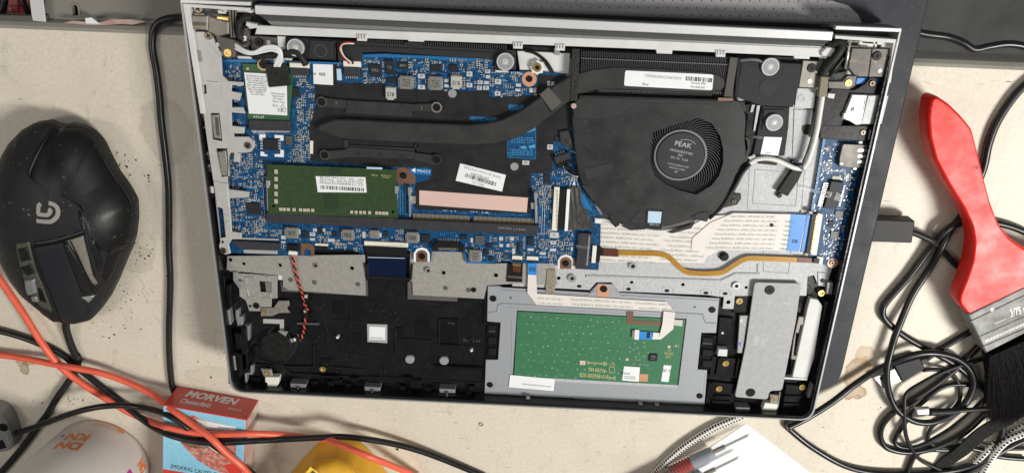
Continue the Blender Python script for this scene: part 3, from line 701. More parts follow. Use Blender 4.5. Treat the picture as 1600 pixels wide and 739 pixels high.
# inductors with their stamped letters
IND = [(624, 119, 644, 140, 3, 'inductor', 'LTRU\n98.C.\nG.QA', 180), (670, 120, 690, 141.5, 3, 'inductor', 'LTRU\n98.C.\nG.QA', 180), (704, 119, 721, 137.5, 2.6, 'inductor_lt', 'R15', 180), (602, 137, 618, 154.5, 2.6, 'inductor_lt', 'R15', 180),
       (446, 356, 465, 373, 2.6, 'inductor', '50T', -4), (534.5, 359, 552, 376, 2.6, 'inductor', '1R5', -2), (577.5, 360, 592, 373, 2, 'inductor', None, 0), (635, 363, 653, 380, 2.6, 'inductor', '0R5', 178), (733.5, 391, 751, 409.5, 2.6, 'inductor', 'CRSV\n16NA\n22A', -2)]
for x0, y0, x1, y1, h, m, t, an in IND:
    g = MB(); g.mi = 1; g.pbox(x0 - 1.6, y0 + 3, x1 + 1.6, y1 - 3, ZB, ZB + .5) if m != 'inductor_lt' else g.pbox(x0 + 3, y0 - 2, x1 - 3, y1 + 2, ZB, ZB + .5)
    g.mi = 0; g.pbox(x0, y0, x1, y1, ZB + .3, ZB + h, .35); B(g, 'inductor', [m, 'solder'])
    chips.append((x0 - 2.5, y0 - 2, x1 + 2.5, y1 + 2))
    if t: text(t, (x0 + x1) / 2, (y0 + y1) / 2 + (2 if t == 'R15' else 0), ZB + h + .03, (x1 - x0) * .66, 7 if '\n' not in t else 12, M['ink_black'], board, an, bold=.015)
# tan / solder pads and big ceramic parts
PADS = [(653, 116, 664, 123), (653, 133, 664, 140), (729, 112, 738, 120), (729, 130, 738, 137), (758, 109, 766, 115), (759, 118, 766, 123), (746, 126, 754, 132), (756, 127, 764, 132), (745, 134.5, 753, 141), (755, 134.5, 764, 141), (694, 124, 701, 129), (694, 132, 701, 137),
        (773, 124, 783, 132), (773, 143, 782, 150), (806, 131, 814, 136), (805, 139, 813, 143.5), (827, 138, 833, 145), (834, 138, 838, 145), (855, 127, 860, 135), (861, 128, 866, 135), (855, 226, 864, 234), (816, 251, 827, 258), (780, 370, 786, 376), (797, 370, 803, 376), (780, 381, 786, 386), (791, 381, 796, 386),
        (860, 376, 869, 382), (859, 388, 869, 393), (824, 388, 834, 392), (843, 394, 853, 398), (484, 363, 492, 369), (484, 372, 492, 376), (439, 368, 446, 374), (439, 377, 446, 380), (489, 357, 495, 362), (502, 357, 508, 362), (512, 373, 523, 378), (566, 362, 571, 372), (593, 364, 596, 371), (466, 358, 469, 366),
        (800, 388, 805, 397), (892, 386, 895, 392), (859, 363, 873, 372), (720, 356, 726, 360), (735, 372, 739, 379), (652, 367, 655, 377)]
for x0, y0, x1, y1 in PADS:
    g = MB(); g.pbox(x0, y0, x1, y1, ZB, ZB + .3, .08); g.mi = 1; g.pcyl((x0 + x1) / 2, (y0 + y1) / 2, .7, ZB + .3, ZB + .6, 8, .25) if (x1 - x0) > 7 and (y1 - y0) > 5 else None
    B(g, 'solder_pad', ['solder', 'steel']); chips.append((x0 - 1, y0 - 1, x1 + 1, y1 + 1))
B(MB().pbox(446, 213, 456, 226, ZB, ZB + .9, .1), 'crystal', 'mouse_olive'); chips.append((444, 211, 458, 228))
g = MB()
for k in range(4):
    for x in (408.5, 436.5): g.pbox(x - 1.6, 220 + k * 4 - .9, x + 2, 220 + k * 4 + .9, ZB, ZB + .5)
B(g, 'chip_leg', 'solder', kind='stuff')
g = MB()
for q in ([(405, 210), (415, 210.5), (415, 216), (411, 216), (411, 219), (405, 219)], [(429, 211), (443, 212), (443, 220), (438, 220), (438, 216), (429, 216)], [(407, 237), (413, 238), (413, 241), (418, 242), (418, 244.5), (407, 244)], [(438, 234), (443.5, 235), (443.5, 246), (429, 245), (429, 241), (438, 241)]): g.pp(q, ZB, ZB + .05)
B(g, 'printed_corner', 'ink_white'); chips.append((402, 208, 446, 248))
# screws with copper rings
for (x, y, r, rw, nm) in ((827, 124, 1.7, 3.9, 'copper'), (630, 275, 1.9, 5.0, 'copper_brown')):
    c = P(x, y, ZB + .1); B(MB().cyl(c, rw, ZB + .26, ZB + .34, 28), 'screw_ring', nm); screw(x, y, ZB + .3, r, 'screw_black', board)
    chips.append((x - 13, y - 13, x + 13, y + 13))
B(MB().pp([(621, 262), (638, 264), (649, 275), (649, 288), (636, 287), (620, 286)], ZB, ZB + .26), 'copper_tab', 'copper_brown')
for (x, y) in ((659, 400), (884, 411)):
    B(MB().pp([(x - 12.5, y + 9), (x - 12.5, y - 4), (x - 8, y - 11), (x, y - 13.5), (x + 8, y - 11), (x + 12.5, y - 4), (x + 12.5, y + 9)], ZB, ZB + .08), 'printed_arch', 'ink_white' if x < 700 else 'ink_tan')
    B(MB().pp([(x - 9, y + 9), (x - 9, y - 4), (x - 5.5, y - 8), (x, y - 9.5), (x + 5.5, y - 8), (x + 9, y - 4), (x + 9, y + 9)], ZB + .08, ZB + .16), 'copper_tab', 'copper_brown')
    screw(x, y + 1, ZB + .2, 1.9, 'screw_black', board); chips.append((x - 14, y - 14, x + 14, y + 12))
q = MB(); q.pp([(470, 380), (486, 381), (491, 386), (491, 400), (486, 400), (485, 391), (480, 388), (476, 391), (475, 399), (470, 399)], ZB + .1, ZB + .5); B(q, 'copper_hook', 'copper_brown'); chips.append((466, 376, 494, 400))
# arrow print and letters
B(MB().pp([(641, 263), (674, 264.5), (673.6, 274), (641, 272.5)], ZB + .26, ZB + .3), 'print_patch', 'pcb_edge')
B(MB().pp([(642.5, 266), (649, 262.5), (649, 270)], ZB + .31, ZB + .34), 'printed_arrow', 'ink_white')
text('M2xL2.5', 662, 267.5, ZB + .35, 20, 4, M['ink_white'], board, -2)
text('M2xL2.5 A', 807, 115, ZB + .05, 18, 4, M['ink_white'], board, 178)
outline([(893, 280), (901, 280), (904, 294), (890, 293)], ZB, .28); text('A', 897, 287.5, ZB + .05, 6.5, 8.5, M['ink_white'], board, -4, bold=.03)
text('FAN', 895, 237.5, ZB + .05, 8, 3, M['ink_white'], board, -6)
text('SP-2 9CN', 405, 208, ZB + .05, 18, 3, M['ink_white'], board, -2)
text('DDR', 696, 327.3, ZB + .05, 35, 4.2, M['ink_white'], board, -2.5); text('CH2', 748, 330, ZB + .05, 33, 4.2, M['ink_white'], board, -2.5)
text('HDA0 22', 397, 313, ZB + .05, 18, 3, M['ink_white'], board, -2)
# ---------- wifi card
wf = bld(MB().pp([(379, 100), (455, 104), (459, 113), (452, 190), (388, 187), (383, 150)], ZB + .8, ZB + 1.4), 'wireless_card', M['wifi_pcb'])
def child(mb, nm, m, par, **k): return mb.build(nm, [M[x] for x in m] if isinstance(m, (list, tuple)) else M[m], par, **k)
child(MB().pp([(381, 113.5), (447, 117), (448, 181), (388.5, 178)], ZB + 1.4, ZB + 2.6, .2), 'shield_can', 'label', wf)
zc = ZB + 2.66
for i, (t, w_) in enumerate((('WNE6202001UA REV17', 33), ('Brand: 123456-001T', 30), ('P/N: L35280-AX201', 34), ('WFM: W2C3408R010', 30), ('MAC: F0421C92AB17', 32), ('FCC: 1602-AX201NGW', 33), ('WFM: W2C34081R00B', 30), ('REV: 0300013', 24), ('TA: 2021-2019', 22))):
    text(t, 400 + i * .3, 119.5 + i * 3.55, zc, w_ * .95, 2.5, M['ink_black'], wf, -2)
for i, (t, w_) in enumerate((('5W55031401303H', 22), ('TA2021/3914-2', 19), ('IFT: 2020-4', 15), ('Made in China', 18))):
    text(t, 434 + i * .4, 147 + i * 4.1, zc, w_, 2.5, M['ink_black'], wf, -3)
text('UK CA', 430, 165.5, zc, 8, 4, M['ink_black'], wf, -3); text('CE', 438, 172.5, zc, 8, 5, M['ink_black'], wf, -3, bold=.01)
b = MB(); tri = PP([(441, 167.5), (448, 168), (444.5, 162)], zc); 
outline([(438.5, 168), (445, 168.3), (442, 162.5)], zc, .12, 'ink_black', wf); outline([(442, 170), (447, 170.3), (447, 175), (442, 174.7)], zc, .12, 'ink_black', wf)
text('A15-07', 404, 183, ZB + 1.45, 17, 3.5, M['ink_white'], wf, -2)
child(MB().pcyl(387, 108, .7, ZB + 1.4, ZB + 1.5, 12), 'test_point', 'gold', wf)
child(MB().ring(P(411, 102, ZB + 1.5), 1.6, 3.0, ZB + 1.4, ZB + 1.55), 'screw_ring', 'gold', wf)
screw(411, 101, ZB + 1.5, 2.4, 'screw_black', wf)
tp = [(414, 101), (446, 99), (454, 134), (420, 137)]
child(MB().pp(tp, ZB + 3.2, ZB + 3.6, .1), 'black_tape', 'tape_black', wf)
b = MB(); b.pp([(389, 187.5), (452, 189.5), (454, 205), (388, 203)], ZB, ZB + 2.6, .3); b.mi = 1
for k in range(30): b.pbox(393 + k * 2, 204 + k * .03, 394 + k * 2, 206.5 + k * .03, ZB, ZB + .4)
B(b, 'card_socket', ['conn_dark', 'solder']); chips += [(376, 98, 462, 210)]
# ---------- memory slots
def socket(cx, cy, wpx, h, rot):
    c = P(cx, cy, ZB + 3.6); a, b_ = S(cx, cy, ZB + 3.6)
    return B(MB().box(c[0], c[1], wpx * a, h * b_, ZB, ZB + 3.6, rot, .3), 'memory_socket', 'conn_dark')
s1 = socket(526, 345.5, 221, 14.5, 0); s2 = socket(738, 355.5, 204, 15.5, 0)
text('AMTEK LT4091', 800, 357.5, ZB + 3.64, 44, 3, M['ink_grey'], board, -2.5)
b = MB(); b2 = MB()
for k in range(96):
    x = 645.5 + k * 1.975; y = 338 + k * .0865
    if 44 < k < 48: continue
    b.pbox(x, y - 4.6, x + 1.0, y + .2, ZB, ZB + .9); b2.pbox(x, y + .8, x + 1.1, y + 8.5, ZB + .6, ZB + 1.5)
B(b, 'pin_row', 'steel', kind='stuff'); B(b2, 'pin_row', 'gold', kind='stuff')
for (x, y, L_) in ((418, 286, 43), (619, 295, 43), (640, 297, 42), (837, 305, 44)):
    b = MB()
    b.pp([(x - 1.6, y + 6), (x + 1.8, y + 6), (x + 1.2, y + L_), (x - .8, y + L_)], ZB, ZB + 3.2, .1)
    b.pp([(x - 2.8, y - 4), (x + 3.6, y - 3.6), (x + 3.6, y + 4), (x + 2, y + 4), (x + 2, y + 8), (x - 2.4, y + 8)], ZB + 2, ZB + 4.2, .2); B(b, 'socket_latch', 'steel')
for q in ([(641, 306), (649, 307), (649, 318), (643, 319)], [(829, 317), (836, 317), (836, 327), (830, 327)]): B(MB().pp(q, ZB, ZB + 2, .1), 'latch_foot', 'steel')
for pts in ([(410, 277), (417, 277), (418, 347), (414, 347)],): outline(pts, ZB, .12)
for x in (625, 629, 633): outline([(x, 289), (x + 1, 358)], ZB, .22, 'bga', close=False)
outline([(838, 299), (849, 299.5), (846, 366), (840, 366)], ZB, .14); outline([(852, 300), (850, 366)], ZB, .14, close=False)
outline([(648, 320), (832, 330), (838, 336)], ZB, .2, 'pcb_edge', close=False)
# ---------- memory module
rm = bld(MB().prism(PP([(417, 257), (618, 265.5), (622, 341), (419, 334)], ZB + 3.4), ZB + 2.6, ZB + 3.4, 0, [circle(P(427.5, 322, ZB + 3.4), .9, 10), circle(P(614, 331, ZB + 3.4), .9, 10)]), 'memory_module', M['ram'])
zr = ZB + 3.4
b = MB()
for x, y in [(430.5, 268 + k * 1.05 * 11) for k in range(5)]: b.pbox(x - 2, y - 3, x + 3, y + 4, zr, zr + .7, .08)
for x in (438, 443.5, 450, 459, 469, 475.5, 481, 488): b.pbox(x - 2.2, 324.5 + (x - 438) * .035, x + 2.6, 329.5 + (x - 438) * .035, zr, zr + .7, .08)
for x in (549, 556, 563, 569, 577, 588, 593.5, 599, 604): b.pbox(x - 2, 329 + (x - 549) * .035, x + 2.4, 334 + (x - 549) * .035, zr, zr + .7, .08)
child(b, 'capacitor', 'ceramic', rm, kind='stuff')
b = MB()
for k in range(100): 
    x = 424 + k * 1.93
    b.pbox(x, 335 + k * .07, x + 1.1, 338.5 + k * .07, zr, zr + .06)
child(b, 'contact_row', 'gold', rm, kind='stuff')
b = MB()
for k in range(90): x = random.uniform(425, 612); y = random.uniform(262, 322); b.pbox(x, y, x + 1, y + .9, zr, zr + .03)
for k in range(16): b.pbox(506 + k * 1.5, 300, 506.5 + k * 1.5, 326, zr, zr + .02); b.pbox(514 + k * 1.4, 262, 514.5 + k * 1.4, 273, zr, zr + .02)
child(b, 'vias', 'ic', rm, kind='stuff')
lb = child(MB().pp([(493, 275.5), (571, 277), (573, 301), (496.5, 300.5)], zr + .02, zr + .15), 'sticker', 'label', rm)
g = MB(); bars(g, P(534, 294.5, zr + .16), zr + .17, 24, 2.1, -1, 3, 50); g.build('barcode', M['ink_black'], lb and rm)
for t, x, y, w_, h_ in (('ICC CT:8HMMDC551F7NSX', 533, 287, 68, 4.2), ('P/N:L83673-005   Rev:5.00', 533, 283, 66, 3), ('MEM - 4GB   Date Code: C2F10B', 534, 279.3, 68, 3)): text(t, x, y, zr + .17, w_, h_, M['ink_black'], rm, 179)
text('KR 05 C 01\nT9 2021', 603, 276, zr + .04, 15, 5, M['ink_gold'], rm, -3); text('94V-0', 585, 274, zr + .04, 9, 2.6, M['ink_gold'], rm, -3)
bld(MB().pp([(573, 261.2), (597, 262), (597, 265), (573, 264)], zr - .5, zr + .2), 'retainer', M['label_blue'])
chips += [(414, 254, 626, 354), (636, 300, 842, 368)]
# copper pad and spare-part sticker on the sheet
B(MB().pp([(655, 297.5), (825, 309), (823, 332), (655, 320)], ZB + .26, ZB + .6, .05), 'copper_pad', 'copper_pad')
st = B(MB().pp([(719, 255.5), (790.5, 273.5), (784.5, 299.5), (712, 282.5)], ZB + .27, ZB + .4), 'sticker', 'label')
cz = ZB + .43; g = MB(); c = P(751, 281, cz); bars(g, c, cz, 17.5, 2.3, -15.5, 5, 40); g.build('barcode', M['ink_black'], board)
text('REPLACE WITH HP SPARE', 754.5, 269.6, cz, 59, 4, M['ink_grey'], board, -14.5); text('M47290-601', 750, 275.4, cz, 28, 3.6, M['ink_black'], board, -14.5); text('OC7300', 747, 287.3, cz, 20, 4.4, M['ink_grey'], board, -14.5)
# white sticker by the fan plug
B(MB().pp([(489, 100.5), (520, 101.5), (520.5, 133.5), (490, 131.5)], ZB + .26, ZB + .4), 'sticker', 'label')
text('P7NSCAB8H83G09\nGX1F4742TW', 496, 116, ZB + .43, 5, 25, M['ink_black'], board, -91)
# white discs
for x, y in ((706.5, 146.5), (803.5, 260.5)): B(MB().pcyl(x, y, 2.3, ZB + .2, ZB + .9, 22, .2), 'round_spacer', 'rubber')
chips += [(484, 98, 524, 135), (636, 260, 678, 290)]
# ---------- connectors
def conn(x0, y0, x1, y1, top='conn_white', bot='conn_black', split=.4, z=1.8, n=0, vert=False, nm='ribbon_socket', inv=False):
    b = MB(); b.mi = 0
    if vert:
        xs = x0 + (x1 - x0) * split; b.pbox(x0, y0, xs, y1, ZB, ZB + z, .15); b.mi = 1; b.pbox(xs + .3, y0 + 2, x1, y1 - 2, ZB, ZB + z * .75, .1); b.mi = 2
        for k in range(n): y = y0 + 3 + k * (y1 - y0 - 6) / n; b.pbox(xs - (xs - x0) * .45, y, xs - .5, y + .8, ZB + z, ZB + z + .1)
    else:
        ys = y0 + (y1 - y0) * split; b.pbox(x0, y0, x1, ys, ZB, ZB + z, .15); b.mi = 1; b.pbox(x0 + 1.5, ys + .2, x1 - 1.5, y1, ZB, ZB + z * .75, .1); b.mi = 2
        for k in range(n): x = x0 + 2 + k * (x1 - x0 - 4) / n; b.pbox(x, ys - 2.2, x + .8, ys - .6, ZB + z, ZB + z + .1)
    chips.append((x0 - 2, y0 - 2, x1 + 2, y1 + 2)); return B(b, nm, [top, bot, 'gold'])
conn(569, 378.5, 637, 397, split=.36, z=2, n=32)
conn(492, 381, 512, 390, split=.35, z=1.4, n=0)
conn(800, 400, 816, 409, split=.65, z=1.6, n=6); conn(823, 401, 841, 410, split=.65, z=1.6, n=6)
conn(864, 293, 884, 361, split=.42, z=2.2, n=30, vert=True)
conn(925, 384, 938, 411, top='conn_white', split=.5, z=1.6, vert=True)
b = MB(); b.pp([(362, 376), (436, 380), (434.5, 391), (374, 389)], ZB, ZB + 2, .2); b.mi = 1
for k in range(34): b.pbox(381 + k * 1.55, 390 + k * .05, 382 + k * 1.55, 395.3 + k * .05, ZB, ZB + .6)
for k in range(36): b.pbox(378 + k * 1.6, 371.5 + k * .05, 379 + k * 1.6, 374 + k * .05, ZB, ZB + .6)
B(b, 'board_connector', ['conn_dark', 'solder']); chips.append((358, 370, 440, 398))
# right solid-state-drive socket, upright
b = MB(); b.pp([(905, 364), (925, 365), (920, 421), (899, 420)], ZB, ZB + 2.4, .2); b.mi = 1
for k in range(28): b.pbox(901.5 - k * .13 + 2, 366 + k * 1.85, 904 - k * .13 + 1, 367 + k * 1.85, ZB, ZB + .5)
for k in range(26): b.pbox(917.5 - k * .16 + 2.5, 369 + k * 1.8, 921.3 - k * .16 + 1, 369.8 + k * 1.8, ZB + 2.4, ZB + 2.5)
B(b, 'drive_socket', ['conn_dark', 'solder']); chips.append((896, 360, 930, 424))
text('LCNK2-AW6C', 911, 386, ZB + 2.45, 4, 22, M['ink_grey'], board, -94)
text('IO Board', 929, 404, ZB + .05, 3, 20, M['ink_white'], board, -94)
# battery connector: black cradle with pins
b = MB(); b.pp([(675, 384), (684, 378), (717, 380), (724, 386), (724, 394), (716, 394), (716, 388), (685, 387), (684, 393), (675, 392)], ZB, ZB + 3, .2); b.mi = 1
for k in range(9): x = 684.5 + k * 3.7; b.pbox(x, 373 + k * .1, x + 1.8, 379.5 + k * .1, ZB, ZB + .7); b.mi = 2; b.pbox(x - .3, 383 + k * .12, x + 2.2, 390 + k * .12, ZB + .3, ZB + 1.6); b.mi = 1
B(b, 'battery_socket', ['conn_black', 'steel', 'gold']); chips.append((672, 370, 727, 396))
# plug sockets with wires: speaker leads at the top
def plug(x0, y0, x1, y1, ysplit, wires=()):
    b = MB(); b.mi = 1; b.pbox(x0, y0, x1, ysplit, ZB, ZB + 2.4, .3); b.mi = 0; b.pbox(x0 + 1, ysplit - .5, x1 - 1, y1 - 3, ZB, ZB + 2.8, .3); b.mi = 2
    k = x0 + 4
    while k < x1 - 4: b.pbox(k, y1 - 3.4, k + 1.6, y1, ZB, ZB + .5); k += 3.4
    chips.append((x0 - 2, y0 - 2, x1 + 2, y1 + 2)); return B(b, 'wire_plug', ['conn_dark', 'conn_white', 'steel'])
plug(452, 99, 482, 121.5, 107); plug(536, 96, 563, 123, 105.5)
b = MB(); b.pbox(526, 108, 533, 126, ZB, ZB + 1.4, .15); B(b, 'plug_socket', 'label_blue')
# fan plug, turned
b = MB(); b.pp([(865, 246), (889, 238), (892, 248), (869, 257)], ZB, ZB + 3, .3); b.mi = 1; b.pp([(868, 257), (891, 249), (893, 255), (872, 264)], ZB, ZB + 1.8, .3); b.mi = 2
for k in range(4): b.pp([(867 + k * 4, 240 - k * 1.4), (869 + k * 4, 239.4 - k * 1.4), (871.5 + k * 4, 245 - k * 1.4), (869.5 + k * 4, 246 - k * 1.4)], ZB, ZB + .7)
B(b, 'fan_plug', ['conn_dark', 'conn_black', 'steel']); chips.append((862, 234, 896, 266))
b = MB(); b.mi = 0
b.ptube([(882, 258, 34), (884, 264, 34.5), (892, 271, 35), (902, 274, 35), (908, 270, 35), (908, 262, 34)], .55, n=8)
b.ptube([(886, 256, 34), (890, 263, 34.5), (897, 268, 35), (904, 270, 35), (907, 262, 34)], .5, n=8); B(b, 'fan_wire', 'wire_black')
b = MB(); b.ptube([(880, 259, 33.6), (885, 267, 34), (894, 273, 34.4), (903, 276, 34.4)], .45, n=8); B(b, 'fan_wire', 'wire_offwhite')
# coin cell plug at the bottom
b = MB(); b.mi = 1; b.pp([(449, 382), (467, 383), (467, 393), (463, 394), (451, 393)], ZB, ZB + 1.6, .2); b.mi = 0; b.pp([(451, 392), (463, 393), (464, 399), (450, 398)], ZB, ZB + 2, .2)
B(b, 'wire_plug', ['conn_white', 'conn_black']); chips.append((446, 378, 470, 401))
# small white keyboard socket near the wifi bracket, brown test pads
b = MB(); b.pp([(484, 220), (489, 220.5), (488.5, 241), (484, 240)], ZB, ZB + 1, .1); B(b, 'ribbon_socket', 'conn_white')
outline([(470, 213), (487, 214), (487, 247), (471, 246)], ZB, .12)
# ---------- small surface-mounted parts: one mass of tiny pieces
rects = [(348, 100, 375, 370), (376, 240, 412, 372), (454, 124, 492, 262), (456, 205, 484, 256), (568, 92, 770, 139), (772, 116, 838, 150), (345, 358, 640, 392), (640, 360, 900, 402), (840, 215, 866, 400), (864, 262, 905, 292), (860, 362, 900, 404), (866, 154, 884, 186), (729, 395, 800, 408), (440, 250, 480, 258), (832, 275, 862, 300), (455, 98, 566, 104), (388, 206, 405, 250)]
wt = [(b_ - a) * (d - c) for a, c, b_, d in rects]
sm = MB(); sw_ = MB(); n_ = 0; tries = 0
my_px = my
def inside(x, y, poly):
    r = False
    for i in range(len(poly)):
        (x1, y1), (x2, y2) = poly[i - 1], poly[i]
        if (y1 > y) != (y2 > y) and x < (x2 - x1) * (y - y1) / (y2 - y1) + x1: r = not r
    return r
rnd = random.Random(11)
cells = {}
while n_ < 1100 and tries < 30000:
    tries += 1
    a, c, b_, d = rnd.choices(rects, wt)[0]; x = round(rnd.uniform(a, b_) / 3.5) * 3.5; y = round(rnd.uniform(c, d) / 3.5) * 3.5
    rowlen = rnd.choice((1, 2, 3, 4, 5)); hor = rnd.random() < .5; L_ = rnd.choice((2.4, 3.0, 3.0, 4.2)); Wd = L_ * .55
    for k in range(rowlen):
        xx = x + (k * (Wd + 1.6) if not hor else 0); yy = y + (k * (Wd + 1.6) if hor else 0)
        if not inside(xx, yy, bd) or inside(xx, yy, my_px) or any(p[0] - 1 < xx < p[2] + 1 and p[1] - 1 < yy < p[3] + 1 for p in chips): continue
        ck = (int(xx / 4), int(yy / 4))
        if ck in cells: continue
        cells[ck] = 1
        w_, h_ = (L_, Wd) if hor else (Wd, L_)
        sm.mi = 0; sm.pbox(xx - w_ / 2, yy - h_ / 2, xx + w_ / 2, yy + h_ / 2, ZB, ZB + .35)
        sm.mi = rnd.choice((1, 2, 3, 3)); f = .24
        if hor: sm.pbox(xx - w_ * f, yy - h_ / 2 - .1, xx + w_ * f, yy + h_ / 2 + .1, ZB, ZB + .42)
        else: sm.pbox(xx - w_ / 2 - .1, yy - h_ * f, xx + w_ / 2 + .1, yy + h_ * f, ZB, ZB + .42)
        n_ += 1
B(sm, 'small_parts', ['solder', 'cap_tan', 'ic', 'inductor'], kind='stuff')
# printed white ticks
pr = MB()
for k in range(500):
    a, c, b_, d = rnd.choices(rects, wt)[0]; x = rnd.uniform(a, b_); y = rnd.uniform(c, d)
    if not inside(x, y, bd) or inside(x, y, my_px) or any(p[0] < x < p[2] and p[1] < y < p[3] for p in chips): continue
    if rnd.random() < .5: pr.pbox(x, y, x + rnd.uniform(1, 3.5), y + .5, ZB + .01, ZB + .05)
    else: pr.pbox(x, y, x + .5, y + rnd.uniform(1, 3), ZB + .01, ZB + .05)
B(pr, 'silkscreen', 'ink_white', kind='stuff')
for (x, y, t, w_, a) in ((375, 277, 'J21U13 KL', 26, -3), (530, 381, 'C1E2348', 20, -2), (395, 293, 'PX104', 12, -2), (583, 97, 'JW1K12', 18, -2), (850, 402, 'JP1011', 14, -2)): text(t, x, y, ZB + .05, w_, 2.6, M['ink_white'], board, a)
# ---------- steel brackets pressing the heat pipe
def clampbar(pts, z0, z1, nm='clamp_bar', m='fan2'): return bld(MB().pp(pts, z0, z1, .2), nm, M[m])
clampbar([(540, 157), (642, 161), (644, 183), (540, 177)], ZB + .3, ZB + 1.2)
clampbar([(508, 153), (541, 157), (541, 170), (508, 168), (500, 166), (499, 156)], ZB + 1.2, ZB + 1.9)
clampbar([(541, 157), (644, 163), (644, 176), (541, 170)], ZB + 1.2, ZB + 2.2)
clampbar([(644, 163), (680, 162), (688, 166), (688, 174), (680, 176), (644, 174)], ZB + 1.2, ZB + 1.9)
clampbar([(535, 218), (543, 219), (544, 227), (650, 232), (651, 224), (655, 224), (655, 226), (649, 227), (648, 240), (540, 238)], ZB + .3, ZB + 1.2, m='fan2')
clampbar([(510, 236), (540, 234), (545, 230), (648, 237), (648, 249), (545, 246), (510, 250)], ZB + 1.2, ZB + 2)
clampbar([(648, 239), (680, 243), (688, 248), (686, 257), (676, 257), (648, 251)], ZB + 1.2, ZB + 1.8)
for x, y in ((502, 160), (682, 168.5), (507, 243), (682, 250)): screw(x, y, ZB + 2, 2.1, 'screw_black', ang=35, washer=(2.9, 'hinge' if y in (160, 243) else 'nickel') if y != 250 else (2.9, 'fan2'))
for x, y in ((557, 164), (596, 166), (628, 168), (560, 241), (595, 243), (630, 245)): bld(MB().ring(P(x, y, ZB + 2.3), .7, 1.25, ZB + 2.15, ZB + 2.4, 14), 'rivet', M['fan2'])
text('3', 525, 161.5, ZB + 1.95, 3.5, 5, M['hinge_lt'], lt); text('1', 659, 169, ZB + 1.95, 1.6, 5, M['hinge_lt'], lt)
# heat pipe
hp = [(494, 200), (500, 195.5), (510, 191.5), (522, 187), (540, 187), (600, 190), (680, 193.5), (735, 195.5), (760, 193), (785, 187), (812, 174), (842, 153), (868, 132), (893, 118), (925, 108.5), (960, 104.5), (1030, 107), (1100, 112), (1122, 116), (1133, 123), (1134, 134), (1128, 142), (1112, 146.5), (1030, 144), (960, 140), (930, 142), (906, 148), (885, 162), (860, 182), (832, 203), (805, 217), (775, 224.5), (740, 227), (700, 226), (600, 221.5), (530, 217), (516, 212), (508, 207), (499, 206)]
pipe = bld(MB().pp(hp, 33.2, 35.8, .7), 'heat_pipe', M['pipe'])
child(MB().pp([(843, 148), (857, 136.5), (878, 160.5), (862, 173.5)], 35.8, 36.2, .1), 'foam_tape', 'foam_grey', pipe)
child(MB().pp([(842, 147), (844, 145), (862, 175), (860, 176)], 35.8, 36.1, 0), 'tape_edge', 'hole', pipe)
sl = child(MB().prism(rounded(PP([(977, 110.5), (1115, 117), (1113, 141.5), (975, 134.5)], 36), 1.1), 35.82, 36, 0), 'sticker', 'label', pipe)
text('TGSFBX8G00401D3X66CFJW3F', 1036, 121.5, 36.05, 59, 6, M['ink_grey'], pipe, -2); text('Rev', 1009, 132, 36.05, 9, 4.2, M['ink_black'], pipe, -2)
text('Service PN', 1091, 130.5, 36.05, 22, 3.6, M['ink_black'], pipe, -2); text('M21828-001', 1090, 136.8, 36.05, 22, 3.2, M['ink_black'], pipe, -2)
g = MB(); bars(g, P(1092, 124.5, 36.05), 36.05, 13.5, 2.2, -2, 9, 34); g.build('barcode', M['ink_black'], pipe)
# heat-sink fins: two staggered rows of thin blades
bld(MB().pp([(893, 76), (1140, 88), (1136, 152), (960, 142), (893, 145)], 28.9, 31), 'fin_base', M['black'])
b = MB(); i = 0; x = 908.0
while x < 1138:
    y = 80 + (x - 908) * .045; b.mi = 0
    b.pbox(x, y, x + 1.2, y + 9, 31, 34.6); b.mi = 0; b.pbox(x, y + 11.5, x + 1.2, y + 32, 31, 35.0); b.mi = 1; b.pbox(x - .1, y + 10.4, x + 1.2, y + 11.9, 31, 35.2)
    if x > 935: b.mi = 0; b.pbox(x, y + 57 - (x - 908) * .02, x + 1.2, y + 65 - (x - 908) * .02, 31, 34.2); b.mi = 1; b.pbox(x + .1, y + 60 - (x - 908) * .02, x + 1.0, y + 61.3 - (x - 908) * .02, 31, 34.6)
    x += 2.75
bld(b, 'heat_sink_fin', [M['fin'], M['fin_tip']], kind='stuff')
bld(MB().pp([(894, 77), (906, 78), (903, 158), (891, 158)], 33, 36.3, .2), 'foam_strip', M['foam'])
bld(MB().pp([(1141, 90), (1153, 91), (1144, 153), (1131, 152)], 34.6, 36.2, .2), 'foam_strip', M['foam_grey'])
# ------------------------------------------------------------------ fan
ZF = 35.6
fo = [(893, 172), (896, 160), (905, 152), (925, 148), (960, 148), (1005, 151), (1144, 156), (1158, 160), (1163, 172), (1166, 190), (1163, 215), (1166, 237), (1164, 254), (1154, 262), (1143, 292), (1122, 322), (1101, 340), (1088, 345), (1078, 343), (1052, 352), (1020, 356), (990, 352), (961, 344), (948, 337), (928, 318), (912, 292), (903, 270), (899, 240), (895, 200)]
go = [(1021, 207), (1050, 196), (1072, 190), (1093, 184.5), (1112, 193), (1125, 212), (1130, 233), (1130, 255), (1124, 274), (1112, 290), (1088, 304.5), (1060, 297), (1040, 288), (1023, 275), (1016, 255), (1017, 235)]
fanb = bld(MB().prism(rounded(PP(fo, ZF), 6, 3), 34.3, ZF, .3, [PP(go, ZF)]), 'fan', M['fan'], label='black blower fan with round bladed grille')
def FN(mb, nm, m, **k): return child(mb, nm, m, fanb, **k)
b = MB(); q = rounded(PP(fo, ZF), 6, 3); q = q if area(q) > 0 else q[::-1]; q2 = inset(q, 1.0); q1 = inset(q, .15)
for i in range(len(q)):
    j = (i + 1) % len(q); b.prism([q1[i], q1[j], q2[j], q2[i]], 29.6, 34.3)
FN(b, 'housing_wall', 'fan')
FN(MB().prism(q1, 29.3, 29.6), 'housing_floor', 'hole')
hx, hy = P(1063.5, 243.5, ZF); hr = 14.1
goW = PP(go, ZF)
